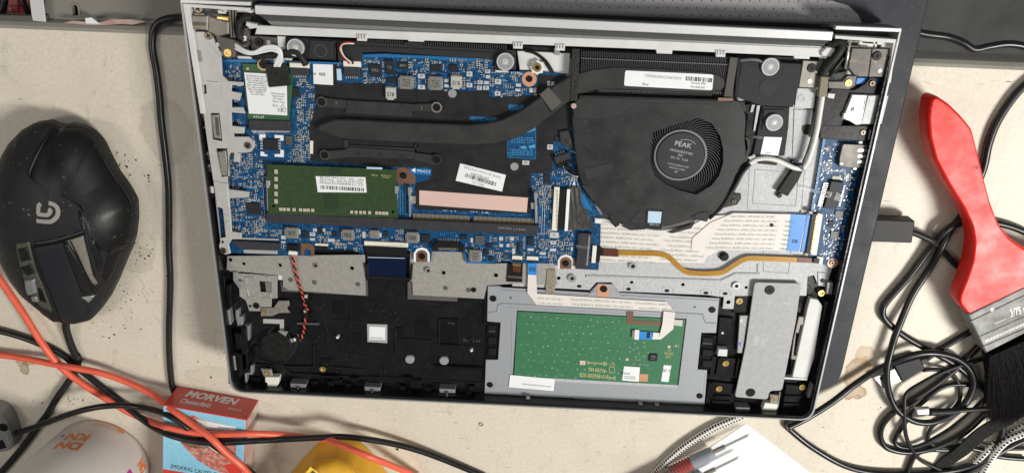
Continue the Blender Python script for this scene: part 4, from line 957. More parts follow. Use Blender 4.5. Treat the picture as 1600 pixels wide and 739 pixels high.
FN(MB().cyl((hx, hy), hr + .2, 30, 35.2, 44, .3), 'hub_ring', 'hub_ring')
FN(MB().cyl((hx, hy), hr - 1.0, 35.2, 35.5, 44, .15), 'hub_groove', 'hole')
hub = FN(MB().cyl((hx, hy), hr - 1.45, 35.2, 35.75, 44, .2), 'hub', 'hub')
for t, dx, dy, w_, h_, a in (('PEAK', .7, 6.2, 9, 2.6, -9), ('FB9505B05HB2', .2, 2.2, 12.5, 1.3, -9), ('001', -.1, .3, 2.6, 1.3, -9), ('DC 5V  0.5A', -.4, -1.7, 9.5, 1.3, -9), ('WWW.ELEPEAK.COM', -.8, -5.4, 11.5, 1.0, -9), ('MADE IN CHINA', -1.0, -7.2, 8.8, 1.0, -9), ('EP', -1.3, -9, 1.6, 1.0, -9)):
    c = MB(); addtext(c, t, (hx + dx, hy + dy), 35.8, w_, h_, a, bold=.01 if t == 'PEAK' else 0); FN(c, 'lettering', 'hub_ink')
c = MB(); pts = [(hx + 1.6 + 5.6 * math.cos(math.radians(x)), hy + 5.4 + 3.6 * math.sin(math.radians(x))) for x in range(20, 130, 10)]
for a, d in zip(pts[:-1], pts[1:]):
    v = Vector((d[0] - a[0], d[1] - a[1])); c.box((a[0] + d[0]) / 2, (a[1] + d[1]) / 2, v.length + .1, .25, 35.78, 35.82, math.degrees(math.atan2(v.y, v.x)))
FN(c, 'logo_arc', 'hub_ink')
# 84 swept blades, each an object sharing one mesh
b = MB(); K = 6; ra, rb = hr + .1, 25.5
def bp(t): r = ra + (rb - ra) * t; a = -.62 * t ** 1.25; return r, a
for i in range(K):
    (r0, a0), (r1, a1) = bp(i / K), bp((i + 1) / K); hw = .17
    pts = [(r0 * math.cos(a0) + hw * math.sin(a0), r0 * math.sin(a0) - hw * math.cos(a0)), (r1 * math.cos(a1) + hw * math.sin(a1), r1 * math.sin(a1) - hw * math.cos(a1)), (r1 * math.cos(a1) - hw * math.sin(a1), r1 * math.sin(a1) + hw * math.cos(a1)), (r0 * math.cos(a0) - hw * math.sin(a0), r0 * math.sin(a0) + hw * math.cos(a0))]
    b.prism(pts, 0, 3.6 - .5 * i / K)
bl = b.build('fan_blade', M['blade'], fanb, origin=(0, 0, 0))
WPF = WP[fanb.name]; NB = 66
for k in range(NB):
    o = bl if k == 0 else bl.copy()
    if k: COL.objects.link(o); o.parent = fanb
    o.location = ((hx - WPF[0]) / 1000, (hy - WPF[1]) / 1000, (30.4 - WPF[2]) / 1000); o.rotation_euler = (0, 0, 2 * math.pi * k / NB)
# raised duct and small details
b = MB(); b.pp([(895, 172), (897, 161), (906, 153), (945, 150), (1010, 152.5), (1142, 158), (1141, 164), (1010, 161.5), (996, 163), (984, 169), (970, 179), (957, 184.5), (940, 187), (897, 184.5)], ZF, ZF + 1.1, .3); FN(b, 'duct_step', 'fan2')
FN(MB().pcyl(896.5, 166, 1.4, ZF + 1.1, ZF + 1.3, 16), 'round_mark', 'pink_paper')
FN(MB().pp([(905, 149), (1146, 157), (1146, 160), (905, 153)], ZF + 1.1, ZF + 1.7, .2), 'duct_tape', 'tape_black')
FN(MB().pp([(1122, 153), (1146, 154), (1145, 158), (1122, 158)], ZF + 1.7, ZF + 1.8), 'copper_scrap', 'copper_brown')
FN(MB().pp([(912, 264), (955, 254), (958, 256), (957, 264), (950, 268), (917, 282)], ZF, ZF + .25, .1), 'tab', 'fan2')
FN(MB().pp([(983, 347), (998, 331), (1003, 329), (1008, 334), (1007, 349)], ZF, ZF + .2, .1), 'tab', 'fan2')
FN(MB().pp([(909, 290), (922, 292), (932, 310), (926, 314)], ZF, ZF + .3, .1), 'tab', 'fan2')
for x, y, r in ((966, 193, 1.6), (1028, 204, 0), (1042, 350, 1.2)):
    if r: FN(MB().ring(P(x, y, ZF), r * .6, r, ZF - .02, ZF + .1), 'mould_mark', 'fan2')
FN(MB().pp([(1010, 327), (1036, 328), (1034, 358), (1008, 357)], ZF, ZF + .25, .1), 'tape_tab', 'tape_black')
FN(MB().pp([(1013, 330), (1034, 331), (1032, 349), (1012, 348)], ZF + .25, ZF + .35), 'sticker', 'label_blue')
text('2A123', 1022, 351, ZF + .36, 15, 2.4, M['label_blue'], fanb, -2)
# mounting ears
for pts, sx, sy in (([(1145, 158), (1163, 160), (1167, 172), (1163, 176), (1150, 172)], 1156, 167.5), ([(874, 206), (888, 204), (899, 232), (893, 233), (876, 224)], 887, 222.5), ([(1132, 314), (1144, 303), (1158, 304), (1158, 311), (1152, 320), (1130, 325)], 1147, 315), ):
    bld(MB().pp(pts, 32, 34.6 if sx != 887 else 33.4, .2), 'fan_ear', M['fan2']); screw(sx, sy, 34.6 if sx != 887 else 33.4, 1.35, 'screw_brown', washer=None if sx != 887 else (1.9, 'hinge'))
bld(MB().pp([(1166, 236), (1168, 232), (1167, 222), (1163, 215), (1167, 214), (1173, 218), (1172, 235), (1168, 252), (1162, 256)], 31, 34, .3), 'fan_clip', M['fan'])
bld(MB().pp([(1160, 262), (1172, 250), (1166, 268), (1134, 316), (1117, 333), (1098, 342), (1120, 322), (1146, 288)], 31, 34.6, .3), 'cable_guide', M['fan'])
bld(MB().pp([(950, 335), (955, 334), (970, 345), (968, 352), (962, 356), (956, 350)], 31, 35.8, .3), 'cable_guide', M['fan'])
bld(MB().pp([(974, 345), (1010, 354), (1008, 359), (985, 360), (968, 352)], 31, 34, .2), 'cable_guide', M['fan'])
bld(MB().pp([(1040, 362), (1066, 355), (1086, 349), (1080, 357), (1050, 365)], 31, 34, .2), 'cable_guide', M['fan'])
bld(MB().pp([(1081, 338), (1092, 332), (1106, 330), (1109, 340), (1104, 347), (1092, 344)], 31, 36, .3), 'cable_guide', M['fan'])
# fabric tape over the display cable
ct = MB(); NX, NY = 14, 14; bb = len(ct.v)
A_ = [(886, 293), (909, 296), (914, 320), (928, 330), (927, 357), (884, 361)]
for i in range(NX + 1):
    for j in range(NY + 1):
        u, v = i / NX, j / NY
        xl_ = 886 - 2 * v; xr_ = 907 + 4 * v + (16 * max(0, (v - .45) / .55) ** .5 if v > .45 else 0); px = xl_ + (xr_ - xl_) * u; py = 293 + 67 * v - 3 * u * v
        z = 33.2 + .5 * math.sin(px * .9 + py * .25) * math.sin(py * .33) + .4 * math.sin(py * .7 + px * .2); q = P(px, py, z); ct.v.append((q[0], q[1], z))
for i in range(NX):
    for j in range(NY): a = bb + i * (NY + 1) + j; ct.face((a, a + 1, a + NY + 2, a + NY + 1))
ct.smooth = True; bld(ct, 'fabric_tape', M['cloth_tape'])
bld(MB().pp([(886, 296), (891, 296), (887, 361), (882, 361)], ZB, 34, .1), 'tape_edge', M['label'])
bld(MB().pp([(903, 297), (913, 305), (926, 330), (913, 325), (904, 306)], ZB + .02, ZB + .08), 'solder_mask_patch', M['pcb_edge']); bld(MB().pbox(903, 300, 907.5, 305.5, ZB + .1, ZB + .2), 'copper_dot', M['copper'])
# white antenna cables
def cable(pts, r, m, nm='antenna_cable', **k):
    b = MB(); b.ptube(pts, r, n=10, **k); return bld(b, nm, M[m])
cable([(930, 343, 31), (945, 343.5, 31.5), (960, 348, 33), (985, 354, 33), (1010, 359, 33), (1030, 361, 33), (1060, 358, 33), (1085, 350, 33), (1096, 344, 33)], .95, 'wire_white'); cable([(932, 346, 31), (960, 351, 32), (1000, 359, 32.6), (1035, 363, 32.6), (1070, 357, 32.6), (1100, 344, 32.6)], .8, 'wire_offwhite')
b = MB(); b.pp([(929, 341), (939, 342), (939, 350), (929, 349)], 30, 33, .4); bld(b, 'cable_clip', M['wire_white'])
cable([(1108, 341, 33.5), (1130, 320, 34.4), (1148, 292, 34.6), (1160, 270, 34.6), (1172, 256, 34.6)], 1.2, 'wire_black', 'cable_sleeve')
cable([(1170, 257, 34), (1180, 250, 34.6), (1195, 247.5, 35), (1212, 250, 35), (1226, 256, 34.5), (1240, 262, 34), (1252, 264, 33)], 1.35, 'wire_offwhite')
cable([(1254, 262, 33), (1262, 252, 34), (1271, 225, 34.5), (1277, 200, 34.6), (1281, 175, 34.6), (1285, 150, 34.6), (1289, 135, 34.6)], 1.5, 'wire_offwhite'); cable([(1250, 264, 32), (1260, 240, 33), (1268, 215, 33.5), (1273, 190, 33.5), (1277, 160, 33.5), (1281, 140, 33.5)], .5, 'wire_grey')
bld(MB().pp([(1243, 258), (1251, 261), (1257, 262), (1248, 282), (1231, 307), (1214, 300)], 30, 32.5, .4), 'cable_tape', M['tape_black'])
bld(MB().pp([(1246, 259), (1254, 257), (1258, 259), (1256, 266), (1246, 266)], 31, 34.6, .4), 'cable_clamp', M['fan'])
bld(MB().pcyl(1240, 254.5, 1.2, ZQ, 32, 14, .2), 'plastic_pin', M['conn_black']); bld(MB().pcyl(1218, 306, 1.4, ZQ, 31, 14, .2), 'plastic_pin', M['conn_black'])
# speaker at the right
sp1 = bld(MB().pp([(1158, 95), (1253, 100), (1250, 128), (1239, 168), (1190, 166), (1150, 152)], ZQ, 34.5, .4), 'speaker', M['speaker'], label='upper block of the black textured speaker')
sp2 = bld(MB().pp([(1191, 166), (1234, 168), (1232, 200), (1226, 244), (1176, 242), (1184, 205)], ZQ, 33.5, .4), 'speaker', M['speaker'], label='lower block of the black speaker with a white sticker')
child(MB().pp([(1193, 171), (1224, 171), (1232, 178), (1229, 205), (1190, 203)], 33.5, 34.2, .3), 'raised_pad', 'speaker', sp2)
child(MB().ring(P(1204, 107, 34.6), 2.9, 5.6, 34.5, 34.65, 30), 'rim', 'speaker', sp1)
def grommet(x, y, z, r=4.6, par=None):
    g = bld(MB().cyl(P(x, y, z + 1.6), r, z, z + 1.6, 30, .45), 'rubber_grommet', M['rubber'])
    b = MB(); c = P(x, y, z + 1.7); b.cyl(c, .9, z + 1.6, z + 1.9, 12, .2); child(b, 'screw_tip', 'solder', g); child(MB().ring(c, r - .75, r - .25, z + 1.45, z + 1.72, 36), 'grommet_rim', 'rubber_rim', g); child(MB().ring(c, .95, 1.5, z + 1.6, z + 1.66, 20), 'grommet_mark', 'rubber_rim', g); return g
grommet(1204, 105, 34.6); grommet(1210, 192, 34.2)
child(MB().pcyl(1200.5, 137, 4.5, 34.5, 34.7, 30), 'black_disc', 'mylar', sp1)
child(MB().pp([(1161, 100), (1186, 101.5), (1184, 119), (1158, 117)], 34.5, 34.65), 'panel', 'speaker', sp1); child(MB().pp([(1224, 103), (1250, 105), (1248, 120), (1221, 118)], 34.5, 34.65), 'panel', 'speaker', sp1)
text('NAG 207', 1178, 104, 34.7, 14, 3, M['ink_black'], sp1, -3); text('SAKAXA', 1186, 215, 33.6, 3.5, 18, M['ink_grey'], sp2, 86)
child(MB().pp([(1194, 214), (1222, 215), (1216, 243.5), (1188, 242)], 33.6, 33.8), 'sticker', 'label', sp2); text('CA5P', 1200, 239, 33.85, 9, 2.4, M['ink_black'], sp2, -2)
bld(MB().pp([(1156, 167), (1176, 160), (1195, 163), (1188, 184), (1176, 244), (1168, 246), (1164, 210), (1168, 180)], ZQ, 32, .3), 'speaker_frame', M['black_rib'])
for q in ([(1175, 164), (1180, 164), (1176, 176), (1172, 176)], [(1183, 165), (1188, 165), (1180, 205), (1177, 205)]): bld(MB().pp(q, 32, 33, .1), 'metal_clip', M['galv'])
bld(MB().pp([(1183, 244), (1216, 246), (1214, 259), (1185, 256)], ZQ, 30.5, .3), 'speaker_foot', M['conn_black'])
bld(MB().pp([(1152, 91), (1190, 93), (1186, 98), (1158, 97), (1152, 152), (1148, 152)], ZQ, 35.4, .3), 'speaker_rim', M['conn_black']); cable([(1156, 95, 35), (1175, 93.5, 35.4), (1186, 95, 35), (1192, 99, 34.8)], .8, 'wire_grey', 'lead')
bld(MB().pp([(1150, 86), (1280, 93), (1278, 99), (1150, 93)], 28.5, 31), 'rear_recess', M['black'])
# plates left of the right hinge
bld(MB().pp([(1255, 95), (1287, 97), (1281, 138), (1248, 137)], 31, 33.6, .2), 'hinge_plate', M['hinge_lt']); screw(1269, 107, 33.6, 2.3, 'screw_black', ang=10); bld(MB().ring(P(1265.5, 127.5, 33.7), .9, 1.3, 33.6, 33.75).pcyl(1265.5, 127.5, .9, 33.6, 33.7, 14), 'rivet', M['label'])
bld(MB().pp([(1246, 138), (1276, 139), (1272, 170), (1241, 169)], 31, 32, .2), 'hinge_plate', M['galv']); bld(MB().ring(P(1252.5, 154, 32.1), 1.3, 1.9, 32, 32.25), 'rivet', M['galv'])
bld(MB().pp([(1241, 171), (1272, 173), (1262, 250), (1238, 245)], ZQ, ZQ + .5, .2), 'keyboard_plate_step', M['galv'])
bld(MB().pp([(1254, 197), (1262, 194), (1270, 196), (1269, 213), (1256, 210), (1253, 203)], ZQ + .5, ZQ + .7), 'black_tab', M['mylar']); bld(MB().pp([(1273, 140), (1281, 141), (1276, 200), (1270, 216), (1264, 214), (1270, 180)], ZQ + .5, ZQ + .8), 'black_tab', M['mylar'])
bld(MB().pp([(1283, 120), (1295, 121), (1292, 152), (1279, 152)], 34, 37, .3), 'foam_block', M['foam_tan'])
# thick black display cable over the right hinge
cable([(1284, 116, 35), (1292, 104, 36), (1303, 92, 37), (1313, 78, 37), (1315, 70, 36.5), (1309, 66, 36), (1300, 70, 35)], 2.3, 'tape_black', 'display_cable'); cable([(1278, 118, 33), (1290, 98, 34), (1303, 82, 35), (1306, 74, 35)], 1.2, 'wire_black', 'display_cable'); cable([(1296, 118, 33), (1304, 108, 35), (1318, 90, 35)], 1.0, 'wire_black', 'display_cable')
bld(MB().pp([(1292, 74), (1304, 75), (1306, 80), (1300, 90), (1284, 88), (1283, 82)], 32, 36.2, .5), 'white_hook', M['white_plastic'])
bld(MB().pp([(1305, 57), (1330, 58), (1322, 112), (1296, 116), (1312, 70)], 28.5, 30), 'hinge_recess_shade', M['hole'])  # black slab: shade of the right hinge well put into the colour
# right hinge: long shaft, barrel, folded steel leaf with brass nut
b = MB(); b.ptube([(1329, 60, 35), (1325, 84, 35), (1321, 108, 35)], .8, sub=0); bld(b, 'hinge_shaft', M['steel'])
for y in (62, 70, 78): bld(MB().pp([(1323, y), (1345, y + 1), (1343, y + 7), (1322, y + 6)], 30, 35.4, .6), 'hinge_barrel', M['hinge'])
hl = [(1329, 75), (1395, 77), (1391, 100), (1386, 118), (1376, 121), (1342, 121), (1336, 126), (1334, 136), (1326, 141), (1293, 139), (1295, 127), (1317, 127), (1328, 110), (1322, 100)]
hg = bld(MB().pp([(1331, 75), (1363, 76), (1357, 121), (1342, 121), (1334, 118), (1325, 106)], 33, 36.6, .5), 'hinge', M['hinge'], label='right steel hinge leaf')
child(MB().pp([(1363, 76), (1396, 77), (1391, 100), (1386, 116), (1380, 121), (1357, 121)], 33, 35.2, .3), 'hinge_leaf', 'hinge', hg)
child(MB().pp([(1293, 127), (1316, 127), (1324, 118), (1340, 118), (1337, 134), (1327, 141), (1294, 139)], 32, 34.6, .5), 'hinge_arm', 'hinge', hg); bld(MB().ring(P(1325.5, 130, 35), .9, 1.75, 34.6, 35.3, 18).pcyl(1325.5, 130, .9, 34.6, 34.9, 14), 'brass_nut', M['brass'])
screw(1371, 88, 35.2, 2.3, 'screw_black', ang=15); bld(MB().pcyl(1375, 111, 1.15, 35.2, 35.6, 18, .15), 'rivet', M['label']); text('F-M20-MJ', 1341, 97, 36.65, 4, 28, M['hinge_lt'], lt, 84); text('BB', 1368, 97, 35.25, 5, 4, M['hinge_lt'], lt, 8); text('SHEX', 1386, 92, 35.25, 3.5, 12, M['hinge_lt'], lt, 84)
bld(MB().pp([(1394, 84), (1397, 84), (1394, 102), (1391, 102)], 29, 35.5), 'metal_clip', M['silver'])
# blue plastic and black ear below the hinge
bld(MB().pp([(1339, 122), (1374, 122), (1373, 132), (1337, 132)], 29, 31.5, .2), 'blue_connector', M['blue_plastic'])
bld(MB().pp([(1300, 138), (1335, 141), (1352, 131), (1360, 121), (1370, 122), (1374, 133), (1388, 145), (1385, 148), (1345, 147), (1320, 165), (1312, 215), (1285, 216), (1280, 200), (1290, 150)], 29.5, 33.2, .3), 'plastic_guide', M['black_rib']); screw(1363.5, 131, 33.2, 1.6, 'screw_brown')
bld(MB().pp([(1294, 146), (1305, 147), (1303, 155), (1293, 153)], 33.2, 34, .2), 'white_pad', M['white_plastic'])
bld(MB().pp([(1283, 155), (1296, 153), (1300, 175), (1288, 185), (1282, 215), (1282, 216)], 33.2, 33.6, .1), 'black_film', M['mylar'])
# ethernet port shell
et = bld(MB().pp([(1332, 148), (1356, 149), (1352, 155), (1345, 195), (1338, 196), (1328, 190), (1320, 187), (1317, 185), (1318, 178), (1321, 176)], 31, 35.2, .4), 'network_port', M['silver'], label='silver network port shell at the right edge')
child(MB().pp([(1356, 149), (1389.5, 149), (1378, 195), (1345, 195)], 31, 34.6, .4), 'port_cover', 'shield', et); text('5', 1332, 171, 35.3, 7, 5, M['ink_black'], lt, 90, bold=.03)
outline([(1354, 150), (1345, 194)], 34.65, .3, 'silver', et, 'fold', False)
bld(MB().ring(P(1335, 160, 35.25), 1.6, 1.75, 35.2, 35.26).ring(P(1332, 181, 35.25), 1.4, 1.55, 35.2, 35.26), 'stamp', M['shield'])
bld(MB().pp([(1284, 196), (1378, 197), (1372, 222), (1350, 221), (1281, 217)], 30, 33.4, .3), 'port_cradle', M['black_rib']); screw(1349, 207.5, 33.4, 1.5, 'screw_brown'); bld(MB().pp([(1360, 203), (1366, 204), (1363, 220), (1357, 219)], 33.4, 34.4, .4), 'plastic_post', M['shield'])
bld(MB().pp([(1378, 196), (1373, 205), (1352, 292), (1345, 330), (1322, 432), (1314, 431), (1338, 310), (1352, 240), (1362, 198)], 27.5, 33.6, .2), 'port_rail', M['black_rib'])
for q in ([(1343, 271), (1353, 272), (1349, 290), (1341, 290)], [(1333, 312), (1343, 306), (1340, 326), (1331, 328)], [(1326, 345), (1337, 342), (1333, 366), (1322, 364)]): bld(MB().pp(q, 33.6, 34.4, .2), 'port_tab', M['conn_black'])
# ---------- small blue board on the right
ZI = 31.0
io = [(1286, 216), (1340, 221), (1370, 226), (1356, 262), (1352, 270), (1342, 272), (1338, 290), (1342, 296), (1338, 310), (1332, 316), (1330, 340), (1323, 350), (1320, 374), (1318, 400), (1315, 410), (1300, 420), (1286, 413), (1264, 399), (1264, 340), (1274, 290)]
ib = bld(MB().pp(io, ZI - 1, ZI), 'side_board', M['pcb'], label='small blue port board along the right edge')
def I(mb, nm, m, **k): return child(mb, nm, m, ib, **k)
I(MB().pp([(1286, 217), (1290, 217.5), (1269, 340), (1266, 399), (1264.5, 399), (1265, 340), (1274, 290)], ZI, ZI + .05), 'edge_copper', 'pcb_edge')
cr = I(MB().pp([(1318, 225), (1361, 227), (1356, 262), (1330, 263), (1311, 260), (1312, 245), (1316, 229)], ZI, ZI + 3, .3), 'card_reader', 'hinge')
for y in (235.5, 244.5, 253.5): I(MB().pp([(1341, y - 2), (1360, y - 1.4), (1359.5, y + 2), (1340, y + 1.4)], ZI + 3, ZI + 3.2).pp([(1351, y - 1.2), (1359, y - 1), (1358.5, y + 1.2), (1351, y + 1)], ZI + 3.2, ZI + 3.7, .1), 'spring_contact', 'steel')
for x, y in ((1345, 223), (1315, 256), (1336, 264)): I(MB().pbox(x - 3, y - 2, x + 3, y + 2, ZI, ZI + 3.4, .3), 'solder_tab', 'solder')
big_ = I(MB().pp([(1299, 283), (1318, 285), (1307, 327), (1287, 325)], ZI, ZI + 2.2, .3), 'chip', 'ic')
text('HC2333\nNS892407', 1302, 306, ZI + 2.25, 11, 34, M['ink_tan'], ib, 78)
b = MB()
for k in range(12): x = 1292 - k * .85; y = 287 + k * 3.1; b.pp([(x - 5, y - .7), (x + 3, y - .1), (x + 3, y + 1.0), (x - 5, y + .5)], ZI, ZI + .9)
for k in range(10): x = 1318.5 - k * .9; y = 290 + k * 3.4; b.pbox(x, y, x + 2.4, y + 1, ZI, ZI + .7)
I(b, 'chip_leg', 'steel', kind='stuff')
for q in ([(1306, 329), (1318, 330), (1316, 342), (1304, 341)], [(1299, 361), (1311, 362), (1309, 374), (1297, 373)], [(1295, 345), (1303, 346), (1302, 355), (1294, 354)]): I(MB().pp(q, ZI, ZI + .8, .1), 'chip', 'ic_grey' if q[0][0] != 1295 else 'ic')
I(MB().pp([(1301, 275), (1315, 276), (1314, 281), (1300, 280)], ZI, ZI + .5, .1), 'capacitor', 'ceramic'); I(MB().pp([(1291, 228), (1299, 229), (1297, 238), (1289, 237)], ZI, ZI + .3), 'pad', 'ic_grey')
outline([(1321, 273), (1329, 273), (1329, 282), (1319, 281)], ZI, .3, 'ink_white', ib); text('B', 1325, 277.5, ZI + .05, 4.5, 6, M['ink_white'], ib, -10, bold=.03)
I(MB().pcyl(1334, 279.5, .7, ZI, ZI + .1, 14), 'test_point', 'copper'); I(MB().pcyl(1333, 298.5, .85, ZI, ZI + .06, 14), 'board_hole', 'hole'); I(MB().pcyl(1309.5, 397.5, .8, ZI, ZI + .06, 14), 'board_hole', 'hole')
text('DAX8SAR18C0', 1303, 267, ZI + .05, 37, 3.4, M['ink_white'], ib, 0); text('BE180105\n94V-0 E 7CCL\nE119036', 1291, 259, ZI + .05, 19, 11, M['ink_white'], ib, -2); text('MODEL: X8SA IO/B', 1274.5, 299, ZI + .05, 4, 52, M['ink_white'], ib, 78); text('ZIR1', 1307, 226, ZI + .05, 9, 3.4, M['ink_white'], ib, 176); text('JP2-GP-2', 1293, 397, ZI + .05, 20, 3, M['ink_white'], ib, -2)
I(MB().pp([(1290, 404), (1296, 400), (1295, 406)], ZI, ZI + .06), 'printed_arrow', 'ink_white')
b = MB(); b.mi = 0; b.pp([(1278, 333), (1286, 335), (1276, 399), (1267, 398)], ZI, ZI + 1.8, .15); b.mi = 1; b.pp([(1269, 334), (1278, 334), (1268, 397), (1259, 396)], ZI, ZI + 1.5, .15); b.mi = 2
for k in range(30): x = 1277 - k * .31; y = 337 + k * 1.95; b.pp([(x - 1.6, y), (x + .8, y + .1), (x + .8, y + .8), (x - 1.6, y + .7)], ZI + 1.8, ZI + 1.9)
I(b, 'ribbon_socket', ['conn_white', 'conn_black', 'gold'])
for q in ([(1264, 330), (1270, 330), (1270, 335), (1263, 335)], [(1258, 395), (1264, 396), (1262, 400), (1256, 399)]): I(MB().pp(q, ZI, ZI + 2, .2), 'socket_end', 'nickel')
b = MB(); b.pp([(1277, 401), (1287, 402), (1285, 413), (1276, 412)], ZI, ZI + 1.5, .15); b.mi = 1; b.pp([(1272, 403), (1281, 404), (1280, 412), (1271, 411)], ZI, ZI + 1.7, .15); I(b, 'ribbon_socket', ['conn_white', 'conn_black'])
c = P(1301, 411, ZI); I(MB().cyl(c, 2.9, ZI + .02, ZI + .2, 28), 'screw_ring', 'copper'); screw(1301, 411, ZI + .2, 1.6, 'screw_brown', ib)
sm = MB(); cells = {}
for k in range(900):
    x = rnd.uniform(1266, 1350); y = rnd.uniform(225, 400)
    if not inside(x, y, io) or not inside(x + 3, y, io) or inside(x, y, [(1296, 280), (1322, 284), (1309, 330), (1284, 327)]) or inside(x, y, [(1262, 328), (1290, 330), (1280, 402), (1255, 400)]) or inside(x, y, [(1309, 222), (1364, 222), (1358, 266), (1308, 264)]): continue
    if y < 330 and rnd.random() < .72: continue
    ck = (int(x / 4), int(y / 4))
    if ck in cells: continue
    cells[ck] = 1; w_, h_ = rnd.choice(((3, 1.6), (1.6, 3), (1.8, 1.8), (1.4, 1.4)))
    sm.mi = 0; sm.pbox(x, y, x + w_, y + h_, ZI, ZI + .35); sm.mi = rnd.choice((1, 2, 0)); sm.pbox(x + w_ * .25, y + h_ * .2, x + w_ * .75, y + h_ * .8, ZI + .35, ZI + .42)
I(sm, 'small_parts', ['solder', 'cap_tan', 'ic'], kind='stuff')
# ---------- ribbon cables
rows1 = 'CviLux E208903-6  AWM 20706 105C 60V VW-1'
def wavy(p0, p1, p2, p3, z, nm, m='ffc', n=24, amp=.25, ph=0):  # ribbon between quad corners (px) with a gentle wave
    b = MB(); nn = 4
    for s in range(2):
        for i in range(n + 1):
            for j in range(nn + 1):
                u, v = i / n, j / nn; x = (p0[0] * (1 - u) + p1[0] * u) * (1 - v) + (p3[0] * (1 - u) + p2[0] * u) * v; y = (p0[1] * (1 - u) + p1[1] * u) * (1 - v) + (p3[1] * (1 - u) + p2[1] * u) * v
                zz = z + amp * math.sin(u * 9 + ph) - s * .15; q = P(x, y, z); b.v.append((q[0], q[1], zz))
    st = (n + 1) * (nn + 1)
    for i in range(n):
        for j in range(nn):
            a = i * (nn + 1) + j; c = a + nn + 1; b.face((a, a + 1, c + 1, c)); b.face((st + a, st + c, st + c + 1, st + a + 1))
    b.smooth = True; return bld(b, nm, M[m])
rA = wavy((933, 345), (1140, 336), (1100, 411), (930, 409), 30.3, 'ribbon_cable', amp=.0)
rB = bld(MB().pp([(1146, 333), (1246, 335), (1236, 392), (1080, 390), (1082, 372), (1110, 348)], 30.6, 30.8), 'ribbon_cable', M['ffc'], label='pinkish ribbon cable printed with green letters, right half')
bld(MB().pp([(1236, 334.5), (1262, 336), (1250, 393), (1229, 392)], 30.82, 30.95), 'ribbon_end', M['ffc_blue']); outline([(1262, 334), (1249, 393)], 31, .35, 'label', lt, 'fold', False); text('DB', 1242, 377, 31.0, 9, 5, M['ink_black'], lt, 0, bold=.02)
bld(MB().pp([(1262, 336), (1268, 336), (1258, 393), (1251, 393)], 30.9, 31.4), 'ribbon_end', M['ffc_blue'])
bld(MB().pp([(1098, 390), (1124, 391), (1082, 412), (1083, 405)], 29.4, 29.9), 'ribbon_fold', M['ffc_white'])
g = MB()
z_ = 30.36
for r_ in range(9):
    y0 = 352 + r_ * 7.0
    for k in range(2):
        xc = 985 + k * 108 - (r_ % 2) * 9 - r_ * 1.2; yc = y0 + (xc - 985) * .05
        if xc > 1110 - r_ * 4 or yc > 409: continue
        w_ = 98 if k == 0 else 88
        if xc + w_ / 2 > 1150 - r_ * 8: w_ = 60; xc -= 16
        a, bb_ = S(xc, yc, z_); addtext(g, rows1 if w_ > 70 else 'CviLux E208903-6  AWM 207', P(xc, yc, z_), z_, w_ * a, 3.6 * bb_, -1, res=1)
g.build('lettering', M['ink_green'], rA)
g = MB(); z_ = 30.86
for r_ in range(8):
    yc = 338.5 + r_ * 7.0; xc = 1176 - r_ * 3; w_ = 84 + r_ * 3 if r_ else 70; a, bb_ = S(xc, yc, z_)
    addtext(g, rows1, P(xc, yc, z_), z_, w_ * a, 3.6 * bb_, 1.5, res=1)
    if r_: addtext(g, 'CviLux', P(1235 - r_ * 1.5, yc + 1, z_ + .14), z_ + .14, 13 * a, 3.6 * bb_, 0, res=1)
g.build('lettering', M['ink_green'], rB)
# amber flexible strip
def strip(pts, wmm, z, nm, m, par=None, th=.25):
    c = spline([P(x, y, z) for x, y in pts], 8); L_ = []; R_ = []
    for i, p in enumerate(c):
        a, d = c[max(i - 1, 0)], c[min(i + 1, len(c) - 1)]; v = Vector((d[0] - a[0], d[1] - a[1])).normalized(); L_.append((p[0] - v.y * wmm / 2, p[1] + v.x * wmm / 2)); R_.append((p[0] + v.y * wmm / 2, p[1] - v.x * wmm / 2))
    b = MB()
    for i in range(len(c) - 1): b.prism([L_[i], R_[i], R_[i + 1], L_[i + 1]], z - th, z)
    return b.build(nm, M[m], par or lt)
ks = strip([(966, 395), (1000, 396), (1030, 397), (1045, 402), (1058, 414), (1070, 424), (1085, 427), (1110, 427.5), (1130, 425), (1148, 414), (1165, 405), (1185, 404), (1250, 406.5)], 3.0, 31.2, 'amber_strip', 'kapton')
g = MB()
for o_ in (-.9, -.3, .3, .9):
    c = spline([P(x, y, 31.25) for x, y in [(966, 395), (1000, 396), (1030, 397), (1045, 402), (1058, 414), (1070, 424), (1085, 427), (1110, 427.5), (1130, 425), (1148, 414), (1165, 405), (1185, 404), (1250, 406.5)]], 6)
    for i in range(len(c) - 1):
        v = Vector((c[i + 1][0] - c[i][0], c[i + 1][1] - c[i][1])); l = v.length; v.normalize(); g.box((c[i][0] + c[i + 1][0]) / 2 - v.y * o_, (c[i][1] + c[i + 1][1]) / 2 + v.x * o_, l, .12, 31.2, 31.24, math.degrees(math.atan2(v.y, v.x)))
g.build('copper_track', M['kapton_dark'], ks)
child(MB().pp([(943, 389), (966, 390), (966, 401), (942, 400)], 31, 31.5), 'stiffener', 'kapton_dark', ks); child(MB().pp([(1246, 402), (1273, 404), (1272, 411), (1246, 410)], 31, 31.5), 'stiffener', 'kapton_dark', ks)
child(MB().pp([(936, 389), (943, 389.5), (942, 400), (935, 399)], 31, 33, .2), 'plug_end', 'conn_black', ks)
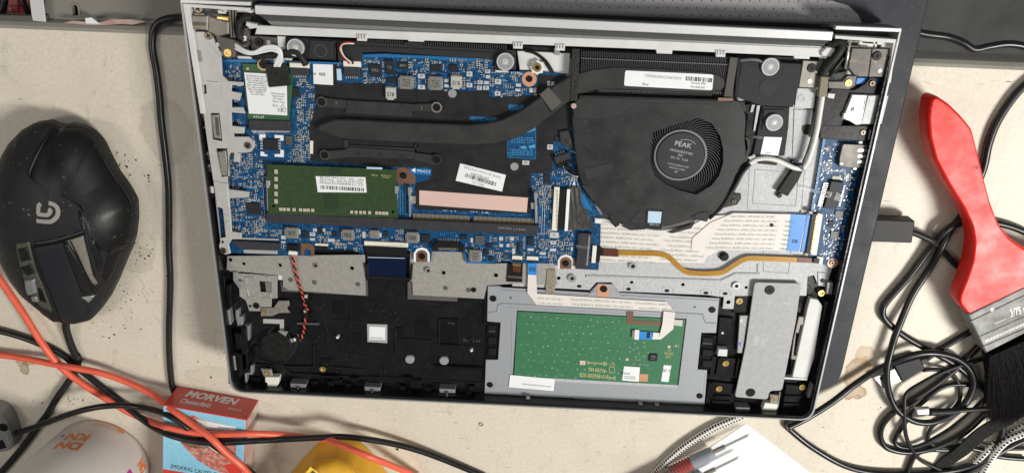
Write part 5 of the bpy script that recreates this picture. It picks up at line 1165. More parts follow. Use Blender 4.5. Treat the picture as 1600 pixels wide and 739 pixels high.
# flexible parts crossing to the lower half
bld(MB().pp([(573, 397), (636, 398), (634, 434), (575, 432)], 28.2, 30.4, .4), 'navy_ribbon', M['ffc_navy']); bld(MB().pp([(572, 396), (638, 397), (638, 401), (572, 399.5)], 30.5, 32.8, .3), 'ribbon_latch', M['conn_black']); outline([(575, 402), (632, 403.5)], 30.45, .3, 'label', lt, 'crease', False)
bld(MB().pp([(568, 412), (575, 413), (576, 430), (640, 434), (641, 416), (645, 412), (643, 438), (572, 436)], 28.5, 31, .4), 'cable_guard', M['conn_black'])
bld(MB().pp([(793, 411), (817, 412), (816, 441), (791, 440)], 29.6, 30.2, .1), 'ribbon_slot', M['conn_black'])
b = MB(); b.mi = 0; b.pp([(801, 409), (814, 410), (813, 426), (801, 424)], 30.6, 30.9, .1); b.mi = 1; b.pp([(801, 412), (814, 413), (814, 416), (801, 415)], 30.92, 30.98); b.mi = 2; b.pp([(793, 430), (816, 432), (816, 436), (793, 434)], 30.2, 30.8, .3); bld(b, 'bent_ribbon', [M['kapton_dark'], M['brass'], M['ic_grey']])
bld(MB().pp([(825, 409), (839, 409.5), (838, 430), (825, 429)], 31, 31.2), 'ribbon_end', M['ffc_blue']); text('88', 832, 420.5, 31.25, 10, 7, M['ink_black'], lt, 0)
bld(MB().pp([(825, 429), (838, 430), (840, 476), (824, 458)], 30.9, 31.1), 'ribbon_cable', M['ffc'], label='short pinkish ribbon cable running down from the board')
# long ribbon over the touchpad frame
lr = bld(MB().pp([(824, 458), (840, 459), (1041, 471.5), (1055, 487), (838, 476)], 30.3, 30.5), 'ribbon_cable', M['ffc'], label='long narrow ribbon cable lying across the touchpad frame')
g = MB(); z_ = 30.55
for (xc, yc, w_, t) in ((859, 466.8, 38, '20706 105C 60V VW-1'), (860, 474.3, 40, '1 20706 105C 60V VW-1'), (938, 470, 96, rows1), (940, 477.5, 96, rows1), (1018, 474.5, 52, 'CviLux E208903-6  AWM 2'), (1026, 482.5, 56, 'CviLux E208903-6  AWM 2070')):
    a, bb_ = S(xc, yc, z_); addtext(g, t, P(xc, yc, z_), z_, w_ * a, 3.4 * bb_, -.8, res=1)
g.build('lettering', M['ink_green'], lr)
bld(MB().pp([(855, 421), (868, 421), (867, 461), (852, 461)], 30, 30.2), 'tan_tape', M['foam_tan'])
bld(MB().pp([(840, 458), (867, 460), (865, 463), (840, 461)], 30.25, 30.35), 'tan_tape', M['foam_tan'])
# ---------- touchpad assembly
ZT = 29.8
tpp = [(762, 447), (780, 447), (785, 449), (921, 457), (935, 443), (958, 444), (968, 457), (1124, 466), (1119, 520), (1096, 520), (1090, 577), (1105, 578), (1101, 632), (960, 626), (942, 633), (912, 632), (897, 622), (757, 615), (759, 562), (778, 562), (782, 504), (761, 502)]
tb = bld(MB().pp(tpp, ZT - 1, ZT, .2), 'touchpad_frame', M['pad_frame'])
def T(mb, nm, m, **k): return child(mb, nm, m, tb, **k)
T(MB().pp([(808, 485), (1073, 498), (1060, 604), (801, 590)], ZT, ZT + .12), 'window_edge', 'hole')
pc = T(MB().pp([(809, 486.5), (1071, 499), (1058, 602), (803, 588.5)], ZT + .12, ZT + .3), 'touch_circuit', 'pad_pcb')
T(MB().pp([(806, 588), (868, 591), (1060, 601.5), (1059, 605), (868, 596), (803, 592)], ZT + .3, ZT + .45), 'edge_strip', 'galv')
b = MB()
for i in range(24):
    for j in range(9):
        x = 818 + i * 10.6 + (j % 2) * 5 - j * .6 + random.uniform(-2, 2); y = 495 + j * 11.2 + i * .55 + random.uniform(-2, 2)
        if random.random() < .2: continue
        if x > 975 and y > 495 + 20: continue
        if not (808 < x < 1060): continue
        b.pcyl(x, y, .28 if random.random() < .6 else .4, ZT + .3, ZT + .36, 6)
T(b, 'vias', 'galv', kind='stuff')
for q, m in (([(906, 563), (915, 563.5), (914.5, 570), (906, 569.5)], 'copper_pad'), ([(1000, 584), (1013, 584.5), (1012, 596), (998, 595)], 'copper')): T(MB().pp(q, ZT + .3, ZT + .36), 'copper_patch', m)
tz = ZT + .4
text('Synaptics', 929, 567, tz, 24, 5.5, M['ink_gold'], tb, -2.5); text('TM-P3736', 932.5, 578, tz, 28, 6, M['ink_gold'], tb, -2.5); text('920-003938-01RevA', 934, 587.5, tz, 57, 6.2, M['ink_gold'], tb, -2.5)
T(MB().ring(P(945, 568, tz), .7, 1.2, tz - .05, tz), 'printed_logo', 'ink_gold'); outline([(953.5, 571), (961, 571.3), (957.5, 565)], tz, .22, 'ink_gold', tb); outline([(952, 573), (960.5, 573.5), (960, 583), (952, 582.5)], tz, .25, 'ink_gold', tb)
for x, y in ((980, 561.5), (1045.5, 541.5)): T(MB().pcyl(x, y, .9, ZT + .3, ZT + .36, 16), 'test_point', 'copper_pad')
text('A1', 1057, 540, tz, 7, 5, M['ink_gold'], tb, -3); text('0.7\n09-DEE\n2021', 1045, 552, tz, 13, 14, M['ink_gold'], tb, -3)
b = MB()
for x, y in ((992, 536), (984, 542), (984, 549), (996, 543), (990, 546), (998, 552), (1006, 535), (1007, 542), (994, 562), (999, 562), (1012, 570), (1006, 556), (993, 557), (1000, 569), (990, 568), (1007, 569), (1013, 551)): b.pbox(x - 1.2, y - 1, x + 1.2, y + 1.2, ZT + .3, ZT + .5)
T(b, 'small_parts', 'steel', kind='stuff')
T(MB().pbox(1014, 553, 1027, 564, ZT + .3, ZT + 1.1, .1), 'chip', 'ic'); text('5908\n1-A1', 1020.5, 558.5, ZT + 1.13, 7, 6, M['ink_grey'], tb, -2)
for q, t in (([(975, 572), (1000, 573.5), (998, 596), (972, 594)], 1), ([(1037, 570), (1049, 571), (1044.5, 596.5), (1033, 595.5)], 2)): T(MB().pp(q, ZT + .42, ZT + .5), 'sticker', 'label')
text('A06-AS3938\nP3738-00038', 984, 589.5, ZT + .53, 18, 5, M['ink_black'], tb, -3); text('3B 78Z', 977.5, 583, ZT + .53, 3, 14, M['ink_black'], tb, 86); text('AH8-2202\n38 11 95F', 1042.5, 579, ZT + .53, 5, 14, M['ink_black'], tb, 84)
st = T(MB().pp([(797, 585.5), (867, 592), (865, 610.5), (795, 604.5)], ZT + .5, ZT + .6), 'sticker', 'label'); text('3DE60N7A6W0J7AB1E37R19UWA', 838, 602, ZT + .63, 46, 2.8, M['ink_black'], tb, -3.5)
# copper strip and small ribbon
T(MB().pp([(979.5, 486), (990, 486.5), (989, 500), (1036, 503), (1035, 509), (979, 506)], ZT + .32, ZT + .5), 'copper_strip', 'copper_brown'); T(MB().pp([(1052, 499), (1067, 500), (1066, 510), (1050, 508)], ZT + .5, ZT + .9, .2), 'solder_blob', 'solder')
T(MB().pp([(933, 444), (952, 444.5), (951, 464), (932, 463)], ZT + .02, ZT + .2), 'copper_tape', 'copper'); screw(943.5, 452, ZT + .2, 2.1, 'screw_black')
b = MB(); b.pp([(992, 515), (999, 515.5), (998, 531), (991, 530)], ZT + .3, ZT + 1.4, .1); b.mi = 1; b.pp([(988, 516), (992, 516), (991, 529), (987, 528)], ZT + .3, ZT + 1.6, .1); T(b, 'ribbon_socket', ['conn_white', 'nickel'])
T(MB().pp([(999, 517.5), (1021, 519), (1019, 530.5), (998, 529.5)], ZT + 1, ZT + 1.2), 'ribbon_end', 'ffc_blue'); T(MB().pp([(1011, 519), (1016, 519), (1015, 528), (1010, 528)], ZT + 1.2, ZT + 1.25), 'ribbon_mark', 'ink_black')
T(MB().pp([(1020, 519), (1037, 521), (1033, 530), (1019, 530)], ZT + 1, ZT + 1.2), 'ribbon_tail', 'ffc_white'); T(MB().pp([(1037, 486), (1055, 488), (1052, 514), (1034, 529), (1030, 526), (1035, 506)], ZT + 1.3, ZT + 1.5), 'ribbon_tail', 'ffc')
# frame folds and screws
def bead2(pts, w_=.9, h=.35): return bead(pts, w_, ZT, h, 'pad_frame', 'pressed_ridge')
bead2([(765, 488), (777, 487), (779, 476), (786, 474), (1098, 491), (1103, 504), (1118, 505)], 1.1, .45); bead2([(780, 449), (785, 453), (918, 461), (930, 452)], .45); bead2([(962, 452), (970, 461), (1122, 469)], .45)
bead2([(1098, 580), (1102, 583), (1098, 630)], .3, .12); bead2([(762, 580), (772, 581), (776, 590), (774, 602), (768, 608), (758, 608)], .3, .15)
bead2([(790, 480), (1075, 494)], .35, .15); bead2([(800, 497), (799, 585)], .4, .2)
for x, y, r in ((770.5, 467, 2.0), (1113, 484.5, 2.0), (765.5, 601.5, 1.9), (1093.5, 619, 1.9), (927, 629, 1.3)): screw(x, y, ZT, r, 'screw_black', tb)
for x, y in ((798, 465), (1085.5, 479.5)): T(MB().ring(P(x, y, ZT), .5, .95, ZT, ZT + .1), 'frame_hole', 'shield'); T(MB().pcyl(x, y, .5, ZT, ZT + .04, 10), 'frame_hole', 'hole')
# black catches at the frame's sides
for pts in ([(760, 503), (780, 504), (776, 561), (759, 561)], [(1096, 522), (1120, 524), (1114, 577), (1092, 576)]):
    bld(MB().pp(pts, 27.2, 28.4, .2), 'touchpad_catch', M['black_rib'])
    x0 = (pts[0][0] + pts[3][0]) / 2 + 2; x1 = (pts[1][0] + pts[2][0]) / 2 - 2; y0 = pts[0][1]
    for k in (5, 24, 41): bld(MB().pbox(x0 + 1, y0 + k, x1 - 1, y0 + k + 11, 28.4, 29.6, .5), 'catch_rib', M['conn_black'])
    bld(MB().pbox(x0 + 2, y0 + 14, x1 - 2, y0 + 15.4, 29.6, 29.8), 'catch_edge', M['ic_grey'])
# ------------------------------------------------------------------ left side: long pale bracket with ports
ZL = 35.6
lbp = [(303, 50), (318, 50), (331, 56), (345, 85), (347, 118), (356, 127), (380, 129), (379, 135), (361, 134), (360, 152), (377, 150), (377, 166), (361, 163), (360, 176), (384, 178), (382, 181), (384, 178), (360, 176), (361, 197), (382, 199), (381, 209), (364, 210), (366, 214), (388, 214), (397, 221), (398, 229), (393, 237), (386, 239), (360, 239), (356, 246), (357, 296), (389, 300), (388, 309), (358, 310), (362, 362), (377, 364), (377, 374), (362, 374), (357, 383), (360, 396), (352, 398), (344, 393), (342, 384), (344, 377), (334, 290), (324, 225), (316, 165), (309, 150), (304, 150), (303, 128), (310, 128)]
lbp = [(304, 50), (318, 50), (331, 56), (345, 85), (347, 118), (356, 127), (380, 129), (379.5, 134.5), (362, 133.5), (361, 143), (377, 146), (374, 158), (361, 155), (362, 168), (379, 168), (383, 178), (361, 176), (362, 197), (382, 199), (381, 209), (364, 209), (366, 214), (388, 214), (397, 221), (398, 229), (393, 237), (386, 239), (360, 239), (357, 246), (357, 296), (389, 300), (388, 309), (358, 310), (362, 362), (377, 364), (377, 374), (362, 374), (357, 383), (360, 396), (352, 398), (344, 393), (342, 384), (344, 377), (334, 290), (324, 225), (316, 165), (312, 150), (304, 149), (303, 129), (309, 127)]
mb = MB(); mb.prism(PP(lbp, ZL), ZL - 1.2, ZL, .18, [PP([(328.5, 177), (343, 177), (347.5, 221), (332, 218)], ZL), PP([(337, 232), (355, 232), (358.5, 275), (346, 277)], ZL), PP([(339, 323), (348, 326), (353, 371), (344, 372)], ZL), circle(P(347.5, 378, ZL), .9, 10), PP([(309, 132), (322, 133), (323, 147), (311, 146)], ZL)])
lbk = bld(mb, 'port_bracket', M['bracket'], label='long pale bracket along the left edge')
def K(mb, nm, m, **k): return child(mb, nm, m, lbk, **k)
K(MB().pp([(366, 238), (375, 240), (374.5, 254), (365, 252)], 33, ZL - .1, .1), 'bracket_tab', 'bracket'); K(MB().pp([(333, 283), (355, 287), (357, 323), (339, 321)], ZL, ZL + .5, .2), 'bracket_block', 'bracket')
K(MB().pp([(363, 171), (378, 171), (380, 176), (364, 175)], ZL - 1.2, ZL - .1), 'bracket_block', 'bracket')
outline([(345, 125), (346, 153)], ZL, .12, 'shield', lbk, 'seam', False); outline([(323, 127), (341, 128.5)], ZL, .2, 'hole', lbk, 'seam', False); outline([(318, 56), (343, 89)], ZL, .25, 'shield', lbk, 'seam', False)
for q in ([(350, 335), (356, 336), (356, 344), (350, 343)], [(352, 345), (358, 346), (358, 353), (352, 352)]): K(MB().pp(q, ZL, ZL + .25, .05), 'bracket_block', 'bracket')
K(MB().pcyl(339.5, 70, 1.1, ZL, ZL + .35, 16, .1), 'rivet', 'bracket')
for x, y, r in ((325.5, 56.5, 2.0), (386.5, 228, 1.9), (348.5, 392, 1.9), (309, 14, 2.4)):
    screw(x, y, ZL if y != 392 else ZL - .1, r, 'screw_brown', lbk if y > 20 else lt, ang=30)
# ports in their openings
def port(pts, z0, z1, m='nickel', nm='port', inner=None):
    o = bld(MB().pp(pts, z0, z1, .4), nm, M[m])
    if inner: child(MB().pp(inner, z1 - .05, z1 + .25, .1), 'port_tongue', 'hinge', o)
    return o
port([(329.5, 180), (341.5, 179), (346, 218), (334, 216)], 31, ZL - .5, 'nickel', 'port', [(336, 184), (341, 184), (343.5, 212), (338, 212)])
port([(340, 238), (353, 235), (356.5, 270), (352, 276), (346, 274)], 31, ZL - .5, 'nickel'); port([(309, 133), (320, 134), (321, 146), (310, 145)], 31, ZL - 1.6, 'nickel')
port([(300, 74), (315, 80), (318, 98), (303, 97)], 31, ZL + .1, 'nickel'); port([(299, 60), (306, 62), (307, 70), (300, 70)], 31, 33, 'blue_plastic')
bld(MB().pp([(340, 325), (347, 327), (352, 369), (345, 370)], 31.5, 32.5), 'port', M['pcb'])
for (y0, y1, m) in ((158, 175, 'steel'), (177, 192, 'steel'), (195, 212, 'hinge'), (236, 252, 'steel'), (255, 270, 'nickel')):
    x = 311 + (y0 - 158) * .125; bld(MB().pp([(x, y0), (x + 8, y0 + 1), (x + 8 + (y1 - y0) * .12, y1), (x + (y1 - y0) * .12, y1 - 1)], 29, 33.4, .5), 'port_shell', M['nickel'] if m != 'hinge' else M['conn_black'])
    bld(MB().pbox(x + 1, y0 + 3, x + 5, y0 + 6, 33.4, 34, .2), 'solder_tab', M['solder'])
bld(MB().pp([(296, 101), (309, 104), (316, 118), (322, 170), (345, 330), (352, 398), (346, 398), (330, 330), (310, 180), (298, 125)], 27.3, 30, .2), 'port_rail', M['black_rib'])
for q in ([(299, 107), (312, 109), (314, 117), (301, 116)], [(326, 289), (333, 290), (336, 310), (328, 309)]): bld(MB().pp(q, 30, 34, .3), 'port_tab', M['conn_black'])
bld(MB().pp([(326, 291), (334, 292), (334, 302), (327, 302)], 34, 35, .2), 'latch', M['white_plastic'])
# left hinge
hl_ = bld(MB().pp([(299, 24), (325, 25), (324, 48), (301, 47), (297, 42)], 33.5, 36.9, .6), 'hinge', M['hinge_lt'], label='left steel hinge, silver-brown cover'); child(MB().pp([(325, 25), (357, 35), (357, 54), (340, 58), (324, 50)], 33.5, 36.7, .6), 'hinge_leaf', 'hinge_lt', hl_)
child(MB().pp([(301, 34), (322, 36), (321, 41), (301, 40)], 36.9, 37.0), 'stamp', 'hinge', hl_)
bld(MB().pp([(304, 21), (318, 21), (320, 26), (302, 25)], 33, 36, .3), 'hinge_ear', M['hinge_lt'])
bld(MB().pp([(333, 50), (345, 57), (365, 62), (372, 66), (378, 70), (388, 66), (386, 61), (390, 70), (384, 76), (375, 80), (368, 82), (366, 90), (358, 93), (349, 91), (346, 82), (340, 68)], 33, 36, .5), 'hinge_arm', M['hinge'])
bld(MB().ring(P(356, 83, 36.1), 1.0, 2.0, 36, 36.5, 18).pcyl(356, 83, 1.0, 36, 36.15, 14), 'brass_nut', M['brass'])
for x in (356, 360.5, 365): bld(MB().pp([(x, 13), (x + 3.5, 13), (x + 6.5, 60), (x + 3, 60)], 30, 35.6, .5), 'hinge_barrel', M['hinge'])
bld(MB().pp([(338, 25), (356, 27), (356, 34), (338, 31)], 33, 36.2, .5), 'hinge_pin', M['brass'])
bld(MB().pp([(368, 11), (392, 13), (390, 30), (392, 58), (366, 62)], 28.5, 30), 'hinge_recess_shade', M['hole'])  # black slab standing in for the shade inside the left hinge well
cable([(392, 27, 35), (383, 28, 36), (376, 34, 36), (373, 44, 36), (374, 56, 35), (379, 62, 34)], 1.7, 'tape_black', 'display_cable')
bld(MB().pp([(384, 34), (400, 38), (402, 44), (390, 46), (383, 40)], 31, 35.4, .5), 'white_hook', M['white_plastic'])
bld(MB().pp([(374, 42), (387, 44), (391, 60), (388, 68), (377, 66)], 31, 34.4, .4), 'hinge_block', M['hinge']); bld(MB().pcyl(382, 60.5, 1.3, 34.4, 34.8, 16, .1), 'rivet', M['label']); screw(378.5, 43, 34.4, 1.2, 'screw_black')
bld(MB().pp([(391, 56), (432, 59), (431, 74), (392, 78)], 31, 33.8, .3), 'hinge_plate', M['hinge']); screw(404, 66.5, 33.8, 2.2, 'screw_black', ang=30); bld(MB().pcyl(419.5, 67, 1.2, 33.8, 34.1, 16, .1), 'rivet', M['label'])
bld(MB().pp([(433, 57), (446, 58), (446, 79), (434, 78)], 30, 33.2, .2), 'white_pad', M['white_plastic'])
bld(MB().pp([(370, 88), (440, 90), (455, 92), (455, 95), (372, 92)], 30, 33, .2), 'white_edge', M['white_plastic'])
for dy, r in ((0, .75), (3, .7), (7, .75)):
    cable([(356, 60 + dy, 32), (366, 68 + dy, 35), (383, 79 + dy * .6, 37.2), (397, 81.5 + dy * .4, 37.6), (412, 74 + dy, 37.8), (425, 72 + dy, 37.8), (436, 76 + dy, 37.6), (440 - dy * .5, 86, 37), (439 - dy, 96, 36), (436 - dy, 104, 35.4)], r, 'wire_white')
cable([(395, 88, 34), (415, 88, 34.6), (430, 86, 34.6), (445, 83, 34.6), (460, 81, 35), (468, 86, 35), (475, 96, 34), (478, 102, 33.6)], 1.7, 'tape_black', 'display_cable')
bld(MB().ring(P(433, 96, 36), .7, 1.6, 34.8, 36.2).ring(P(440, 94, 36), .7, 1.5, 34.8, 36.2), 'antenna_plug', M['steel'])
cable([(470, 97, 34), (474, 99, 33.8), (476, 103, 33)], .5, 'wire_red', 'wire')
# left speaker and top-left parts
s_ = bld(MB().pp([(447, 58), (525, 63), (524, 95), (447, 91)], 29, 33.6, .4), 'speaker', M['black'], label='small flat black speaker left of the red and green wires')
child(MB().pp([(484, 63), (521, 65), (520, 93), (482, 91)], 33.6, 34.3, .3), 'speaker_box', 'speaker', s_); child(MB().ring(P(501, 80, 34.4), 3.0, 3.3, 34.3, 34.4, 30), 'ring_mark', 'ic_grey', s_)
grommet(461.5, 75, 34.2)
s2_ = bld(MB().pp([(525, 63), (558, 65), (806, 79), (806, 110), (772, 109), (772, 94), (600, 82), (566, 83), (565, 98), (528, 96)], 29, 33.4, .4), 'speaker_bar', M['speaker'], label='long black speaker housing above the blue board')
child(MB().pp([(530, 70), (800, 84), (800, 86.5), (530, 72.5)], 33.4, 33.9, .15), 'ridge', 'speaker', s2_); child(MB().pp([(777, 86), (806, 88), (805, 109), (776, 108)], 33.4, 34.2, .3), 'end_block', 'speaker', s2_); child(MB().pp([(632, 66), (661, 67.5), (660, 72), (632, 71)], 33.4, 34.2, .2), 'ridge', 'speaker', s2_)
grommet(789.5, 97, 34.6); 
bld(MB().pp([(774, 110), (794, 111), (794, 114), (774, 113)], 33, 34, .2), 'white_edge', M['white_plastic'])
for m, off in (('wire_teal', 0), ('wire_red', -1.6), ('wire_black', 1.8)):
    cable([(553, 69 + off * .6, 34), (545, 68.5 + off * .7, 35.4), (536, 70 + off * .8, 35.8), (533 + off * 1.2, 77, 35.8), (538 + off * 1.2, 88, 35.4), (547 + off * 1.6, 96, 34.6), (548 + off * 1.7, 100, 34)], .5, m, 'speaker_wire')
cable([(532, 75, 35), (534, 82, 35), (540, 90, 34.6), (544, 98, 34)], .5, 'wire_red', 'speaker_wire')
# white corner with brass standoff right of the speaker bar
bld(MB().pp([(808, 80), (891, 84), (889, 116), (842, 114), (836, 111), (812, 110)], 28.5, 30.4, .2), 'white_corner', M['white_plastic'])
bld(MB().pp([(866, 76), (875, 76), (874, 87), (866, 86)], 30.4, 32), 'corner_notch', M['shield'])
c = P(839.5, 106, 33); b = MB(); b.prism([(c[0] + r * math.cos(a), c[1] + r * math.sin(a)) for a, r in [(k * math.pi / 12, 3.4 if k % 3 else 4.1) for k in range(24)]], 30.4, 32.6, .3); st_ = bld(b, 'standoff_base', M['wire_white']); post(839.5, 106, 32.6, 33.8, 2.3, 'brass', .5)
cable([(820, 80, 31), (833, 83, 31.5), (846, 91, 31.5), (855, 102, 31.5), (862, 114, 31)], .65, 'wire_black', 'antenna_wire'); cable([(822, 80, 31), (838, 84, 31.8), (852, 94, 31.5), (860, 105, 31.5), (865, 114, 31)], .5, 'wire_black', 'antenna_wire')
# ------------------------------------------------------------------ battery bay below: ribs, clips, coin cell
def R(q, z0, z1, ch=.2, m='black_rib', nm='moulded_rib'): return bld(MB().pp(q, z0, z1, ch), nm, M[m])
ZC = 27.2
# white insert shapes at left
for q in ([(364, 425), (370, 425), (371, 438), (378, 440), (378, 452), (374, 452), (370, 446), (364, 438)], [(368, 484), (372, 484), (373, 494), (378, 495), (379, 508), (389, 509), (389, 532), (386, 532), (385, 511), (371, 509), (368, 495)], [(391, 571), (395, 571), (394.5, 585), (385, 585), (387, 611), (384, 611), (382, 583), (391, 582)]): R(q, 27.2, 31, .2, 'shield', 'shell_edge')
for q in ([(353, 484), (358, 484), (361, 507), (356, 508)], [(359, 556), (366, 556), (369, 578), (363, 579)]): R(q, 27.2, 33, .2, 'shield', 'side_pad')
R([(411, 498), (443, 499), (443, 517), (437, 517), (437, 506), (411, 505)], 27.2, 28.2, .1, 'bracket', 'shell_edge'); R([(463, 504), (498, 505), (498, 508), (464, 507)], 27.2, 29, .2, 'ic_grey'); R([(474, 485), (480, 485), (479, 492), (475, 492)], 27.2, 29.4, .2, 'bracket', 'shell_edge')
R([(434, 428), (442, 429), (442, 438), (434, 437)], 27.2, 29, .2, 'white_plastic', 'shell_edge')
for q in ([(345, 430), (350, 431), (362, 600), (357, 600)], [(352, 445), (360, 445), (362, 480), (355, 480)], [(376, 510), (384, 512), (388, 570), (381, 582), (378, 560)], [(355, 520), (359, 520), (363, 552), (360, 552)], [(366, 520), (376, 522), (378, 545), (368, 546)], [(368, 552), (384, 553), (386, 578), (371, 580)]): R(q, 27.2, 33, .3)
# pressed shield plate with a square window
sq = PP([(372, 427), (433, 431), (433, 466), (424, 467), (424, 487), (389, 486), (384, 470), (374, 463)], 29); 
mb = MB(); mb.prism(sq, 28.2, 28.8, .12, [PP([(405, 439), (424, 441), (424, 457), (407, 456)], 28.8), circle(P(391, 478, 28.8), .8, 12)])
sh = bld(mb, 'shield_plate', M['galv_warm']); outline([(374, 433), (378, 462)], 28.85, .4, 'bracket', sh, 'edge', False)
for q in ([(384, 441), (384, 433), (398, 432)], [(410, 431), (419, 433), (421, 438)], [(386, 452), (389, 463), (399, 463)], [(410, 465), (422, 465), (422, 460)]):
    c_ = PP(q, 28.8); b = MB()
    for a, d in zip(c_[:-1], c_[1:]):
        v = Vector((d[0] - a[0], d[1] - a[1])); b.box((a[0] + d[0]) / 2, (a[1] + d[1]) / 2, v.length + .8, 1.0, 28.75, 29.2, math.degrees(math.atan2(v.y, v.x)), .3)
    child(b, 'pressed_ridge', 'galv_warm', sh)
child(MB().pp([(414, 441), (423, 442), (423, 456), (416, 456)], 28.0, 28.4), 'window_plate', 'mouse_tan', sh)
screw(400, 478, 28.8, 2.0, 'screw_black', sh); child(MB().pcyl(391, 478, .9, 28.0, 28.84, 12), 'frame_hole', 'hole', sh)
b = MB(); b.pp([(408, 481), (427, 481), (435, 470), (451, 470), (452, 477), (448, 482), (453, 489), (436, 489), (425, 494), (407, 494)], 29.0, 29.8, .25); cl_ = bld(b, 'contact_clip', M['mouse_tan']); cl_.data.materials[0] = M['nickel']
bld(MB().ring(P(413.5, 487, 30), .7, 1.5, 29.8, 30.2).pcyl(413.5, 487, .7, 29.8, 29.95), 'brass_nut', M['brass'])
# coin cell in black wrap
cc = P(431, 542, 31); cell = bld(MB().cyl(cc, 9.9, ZC, 30.6, 48, .6), 'coin_cell', M['mylar'])
cell.data.materials[0] = mat('cell_wrap', (.010, .0105, .010), .22, 0, (.018, .018, .017), 300, bump=.35, bscale=350)
child(MB().pp([(433, 517), (450, 518), (446, 526)], 30.0, 30.9, .3), 'shiny_fold', 'steel', cell); child(MB().pp([(452, 530), (460, 528), (462, 533), (455, 536)], 28.5, 30.5, .4), 'solder_tab', 'steel', cell)
child(MB().pp([(448, 520), (466, 536), (460, 552), (447, 566), (440, 560), (456, 545)], ZC, 29, .4), 'wrap_edge', 'cell_wrap' if 'cell_wrap' in M else 'mylar', cell)
# twisted red and black leads
tw = [(457.5, 398, 32.5), (459, 410, 31.5), (462, 425, 31.2), (466, 440, 31), (470, 452, 30.6), (473, 462, 30), (476, 475, 29.5), (480, 482, 29.2), (479, 492, 29.2), (476, 504, 29.2), (475, 515, 29.4), (473, 523, 29.4), (470, 532, 29.2)]
cs = spline([P(x, y, z) + (z,) for x, y, z in tw], 12)
for m, ph in (('wire_red', 0), ('wire_black', math.pi)):
    pts = []; L_ = 0
    for i, p in enumerate(cs):
        a, d = Vector(cs[max(i - 1, 0)]), Vector(cs[min(i + 1, len(cs) - 1)]); t = (d - a).normalized(); s = Vector((t.y, -t.x, 0)).normalized(); L_ += (Vector(p) - a).length * .5 if i else 0
        L_ = L_; th = ph + i * .62; pts.append(tuple(Vector(p) + s * .48 * math.cos(th) + Vector((0, 0, .48 * math.sin(th)))))
    b = MB(); b.tube(pts, .46, n=8, sub=0); bld(b, 'battery_lead', M[m])
cable([(472, 532, 29.4), (464, 527, 29.6), (456, 528, 30)], .5, 'wire_black', 'battery_lead')
for x, y in ((478, 466), (478, 494)): R([(x - 4, y - 3), (x + 8, y - 4), (x + 8, y - 2), (x + 3, y), (x + 8, y + 3), (x - 3, y + 4)], 28.5, 31, .4, 'conn_black', 'cable_clip')
R([(475, 461), (480, 461), (480, 466), (475, 466)], 30, 31.4, .3, 'bracket', 'cable_clip')
# brass inserts and clips
for x, y in ((504, 577), (1155.5, 470.5), (1134, 568), (1123.5, 607.5), (1254, 605), (1284, 458)):
    bld(MB().ring(P(x, y, 30), 1.0, 2.0, 29, 30, 18).pcyl(x, y, 1.0, 29, 29.3), 'brass_insert', M['brass'])
def cornerclip(dx, dy):
    o = R([(407 + dx, 576 + dy), (423 + dx, 577 + dy), (427 + dx, 590 + dy), (418 + dx, 592 + dy), (412 + dx, 588 + dy)], 30, 31.4, .3, 'nickel', 'corner_clip'); R([(414 + dx, 589 + dy), (436 + dx, 589 + dy), (435 + dx, 600 + dy), (432 + dx, 606 + dy), (418 + dx, 606 + dy), (417 + dx, 598 + dy), (414 + dx, 597 + dy)], 28, 32.4, .4, 'conn_white', 'corner_block')
    bld(MB().ring(P(417 + dx, 583 + dy, 31.6), .7, 1.5, 31.4, 31.7).pcyl(417 + dx, 583 + dy, .7, 31.4, 31.45), 'brass_nut', M['brass'])
cornerclip(0, 0)
R([(1203, 616), (1217, 617), (1215, 632), (1203, 631)], 30, 31.4, .3, 'nickel', 'corner_clip'); R([(1195, 629), (1216, 631), (1213, 645), (1190, 643)], 28, 32, .4, 'conn_white', 'corner_block'); bld(MB().ring(P(1208, 623, 31.6), .8, 1.6, 31.4, 31.8), 'brass_nut', M['brass'])
# catches with a grey pad along the front edge
for x, y in ((465, 604), (581, 609), (698, 612)):
    R([(x - 12, y - 5), (x + 13, y - 4), (x + 13, y + 3), (x - 11, y + 2)], 27.2, 33, .3, 'shield', 'front_catch'); R([(x - 14, y + 3), (x + 14, y + 4), (x + 14, y + 8), (x - 13, y + 7)], 27.2, 34.4, .3, 'conn_black', 'front_catch'); R([(x - 1, y + 1), (x + 1.6, y + 1), (x + 1.6, y + 8), (x - 1, y + 8)], 33, 34.8, .2, 'ic_grey', 'catch_rib')
R([(1150, 636), (1172, 637), (1171, 643), (1149, 642)], 27.2, 33, .3, 'shield', 'front_catch')
for x, y in ((825, 623), (1001, 634), (1027, 636)): R([(x - 3, y - 3), (x + 3, y - 3), (x + 3, y + 4), (x - 3, y + 4)], 27.2, 33.6, .2, 'shield', 'catch_rib'); R([(x - 14, y + 2), (x + 14, y + 3), (x + 14, y + 6), (x - 14, y + 5)], 27.2, 34.2, .3, 'conn_black', 'front_catch')
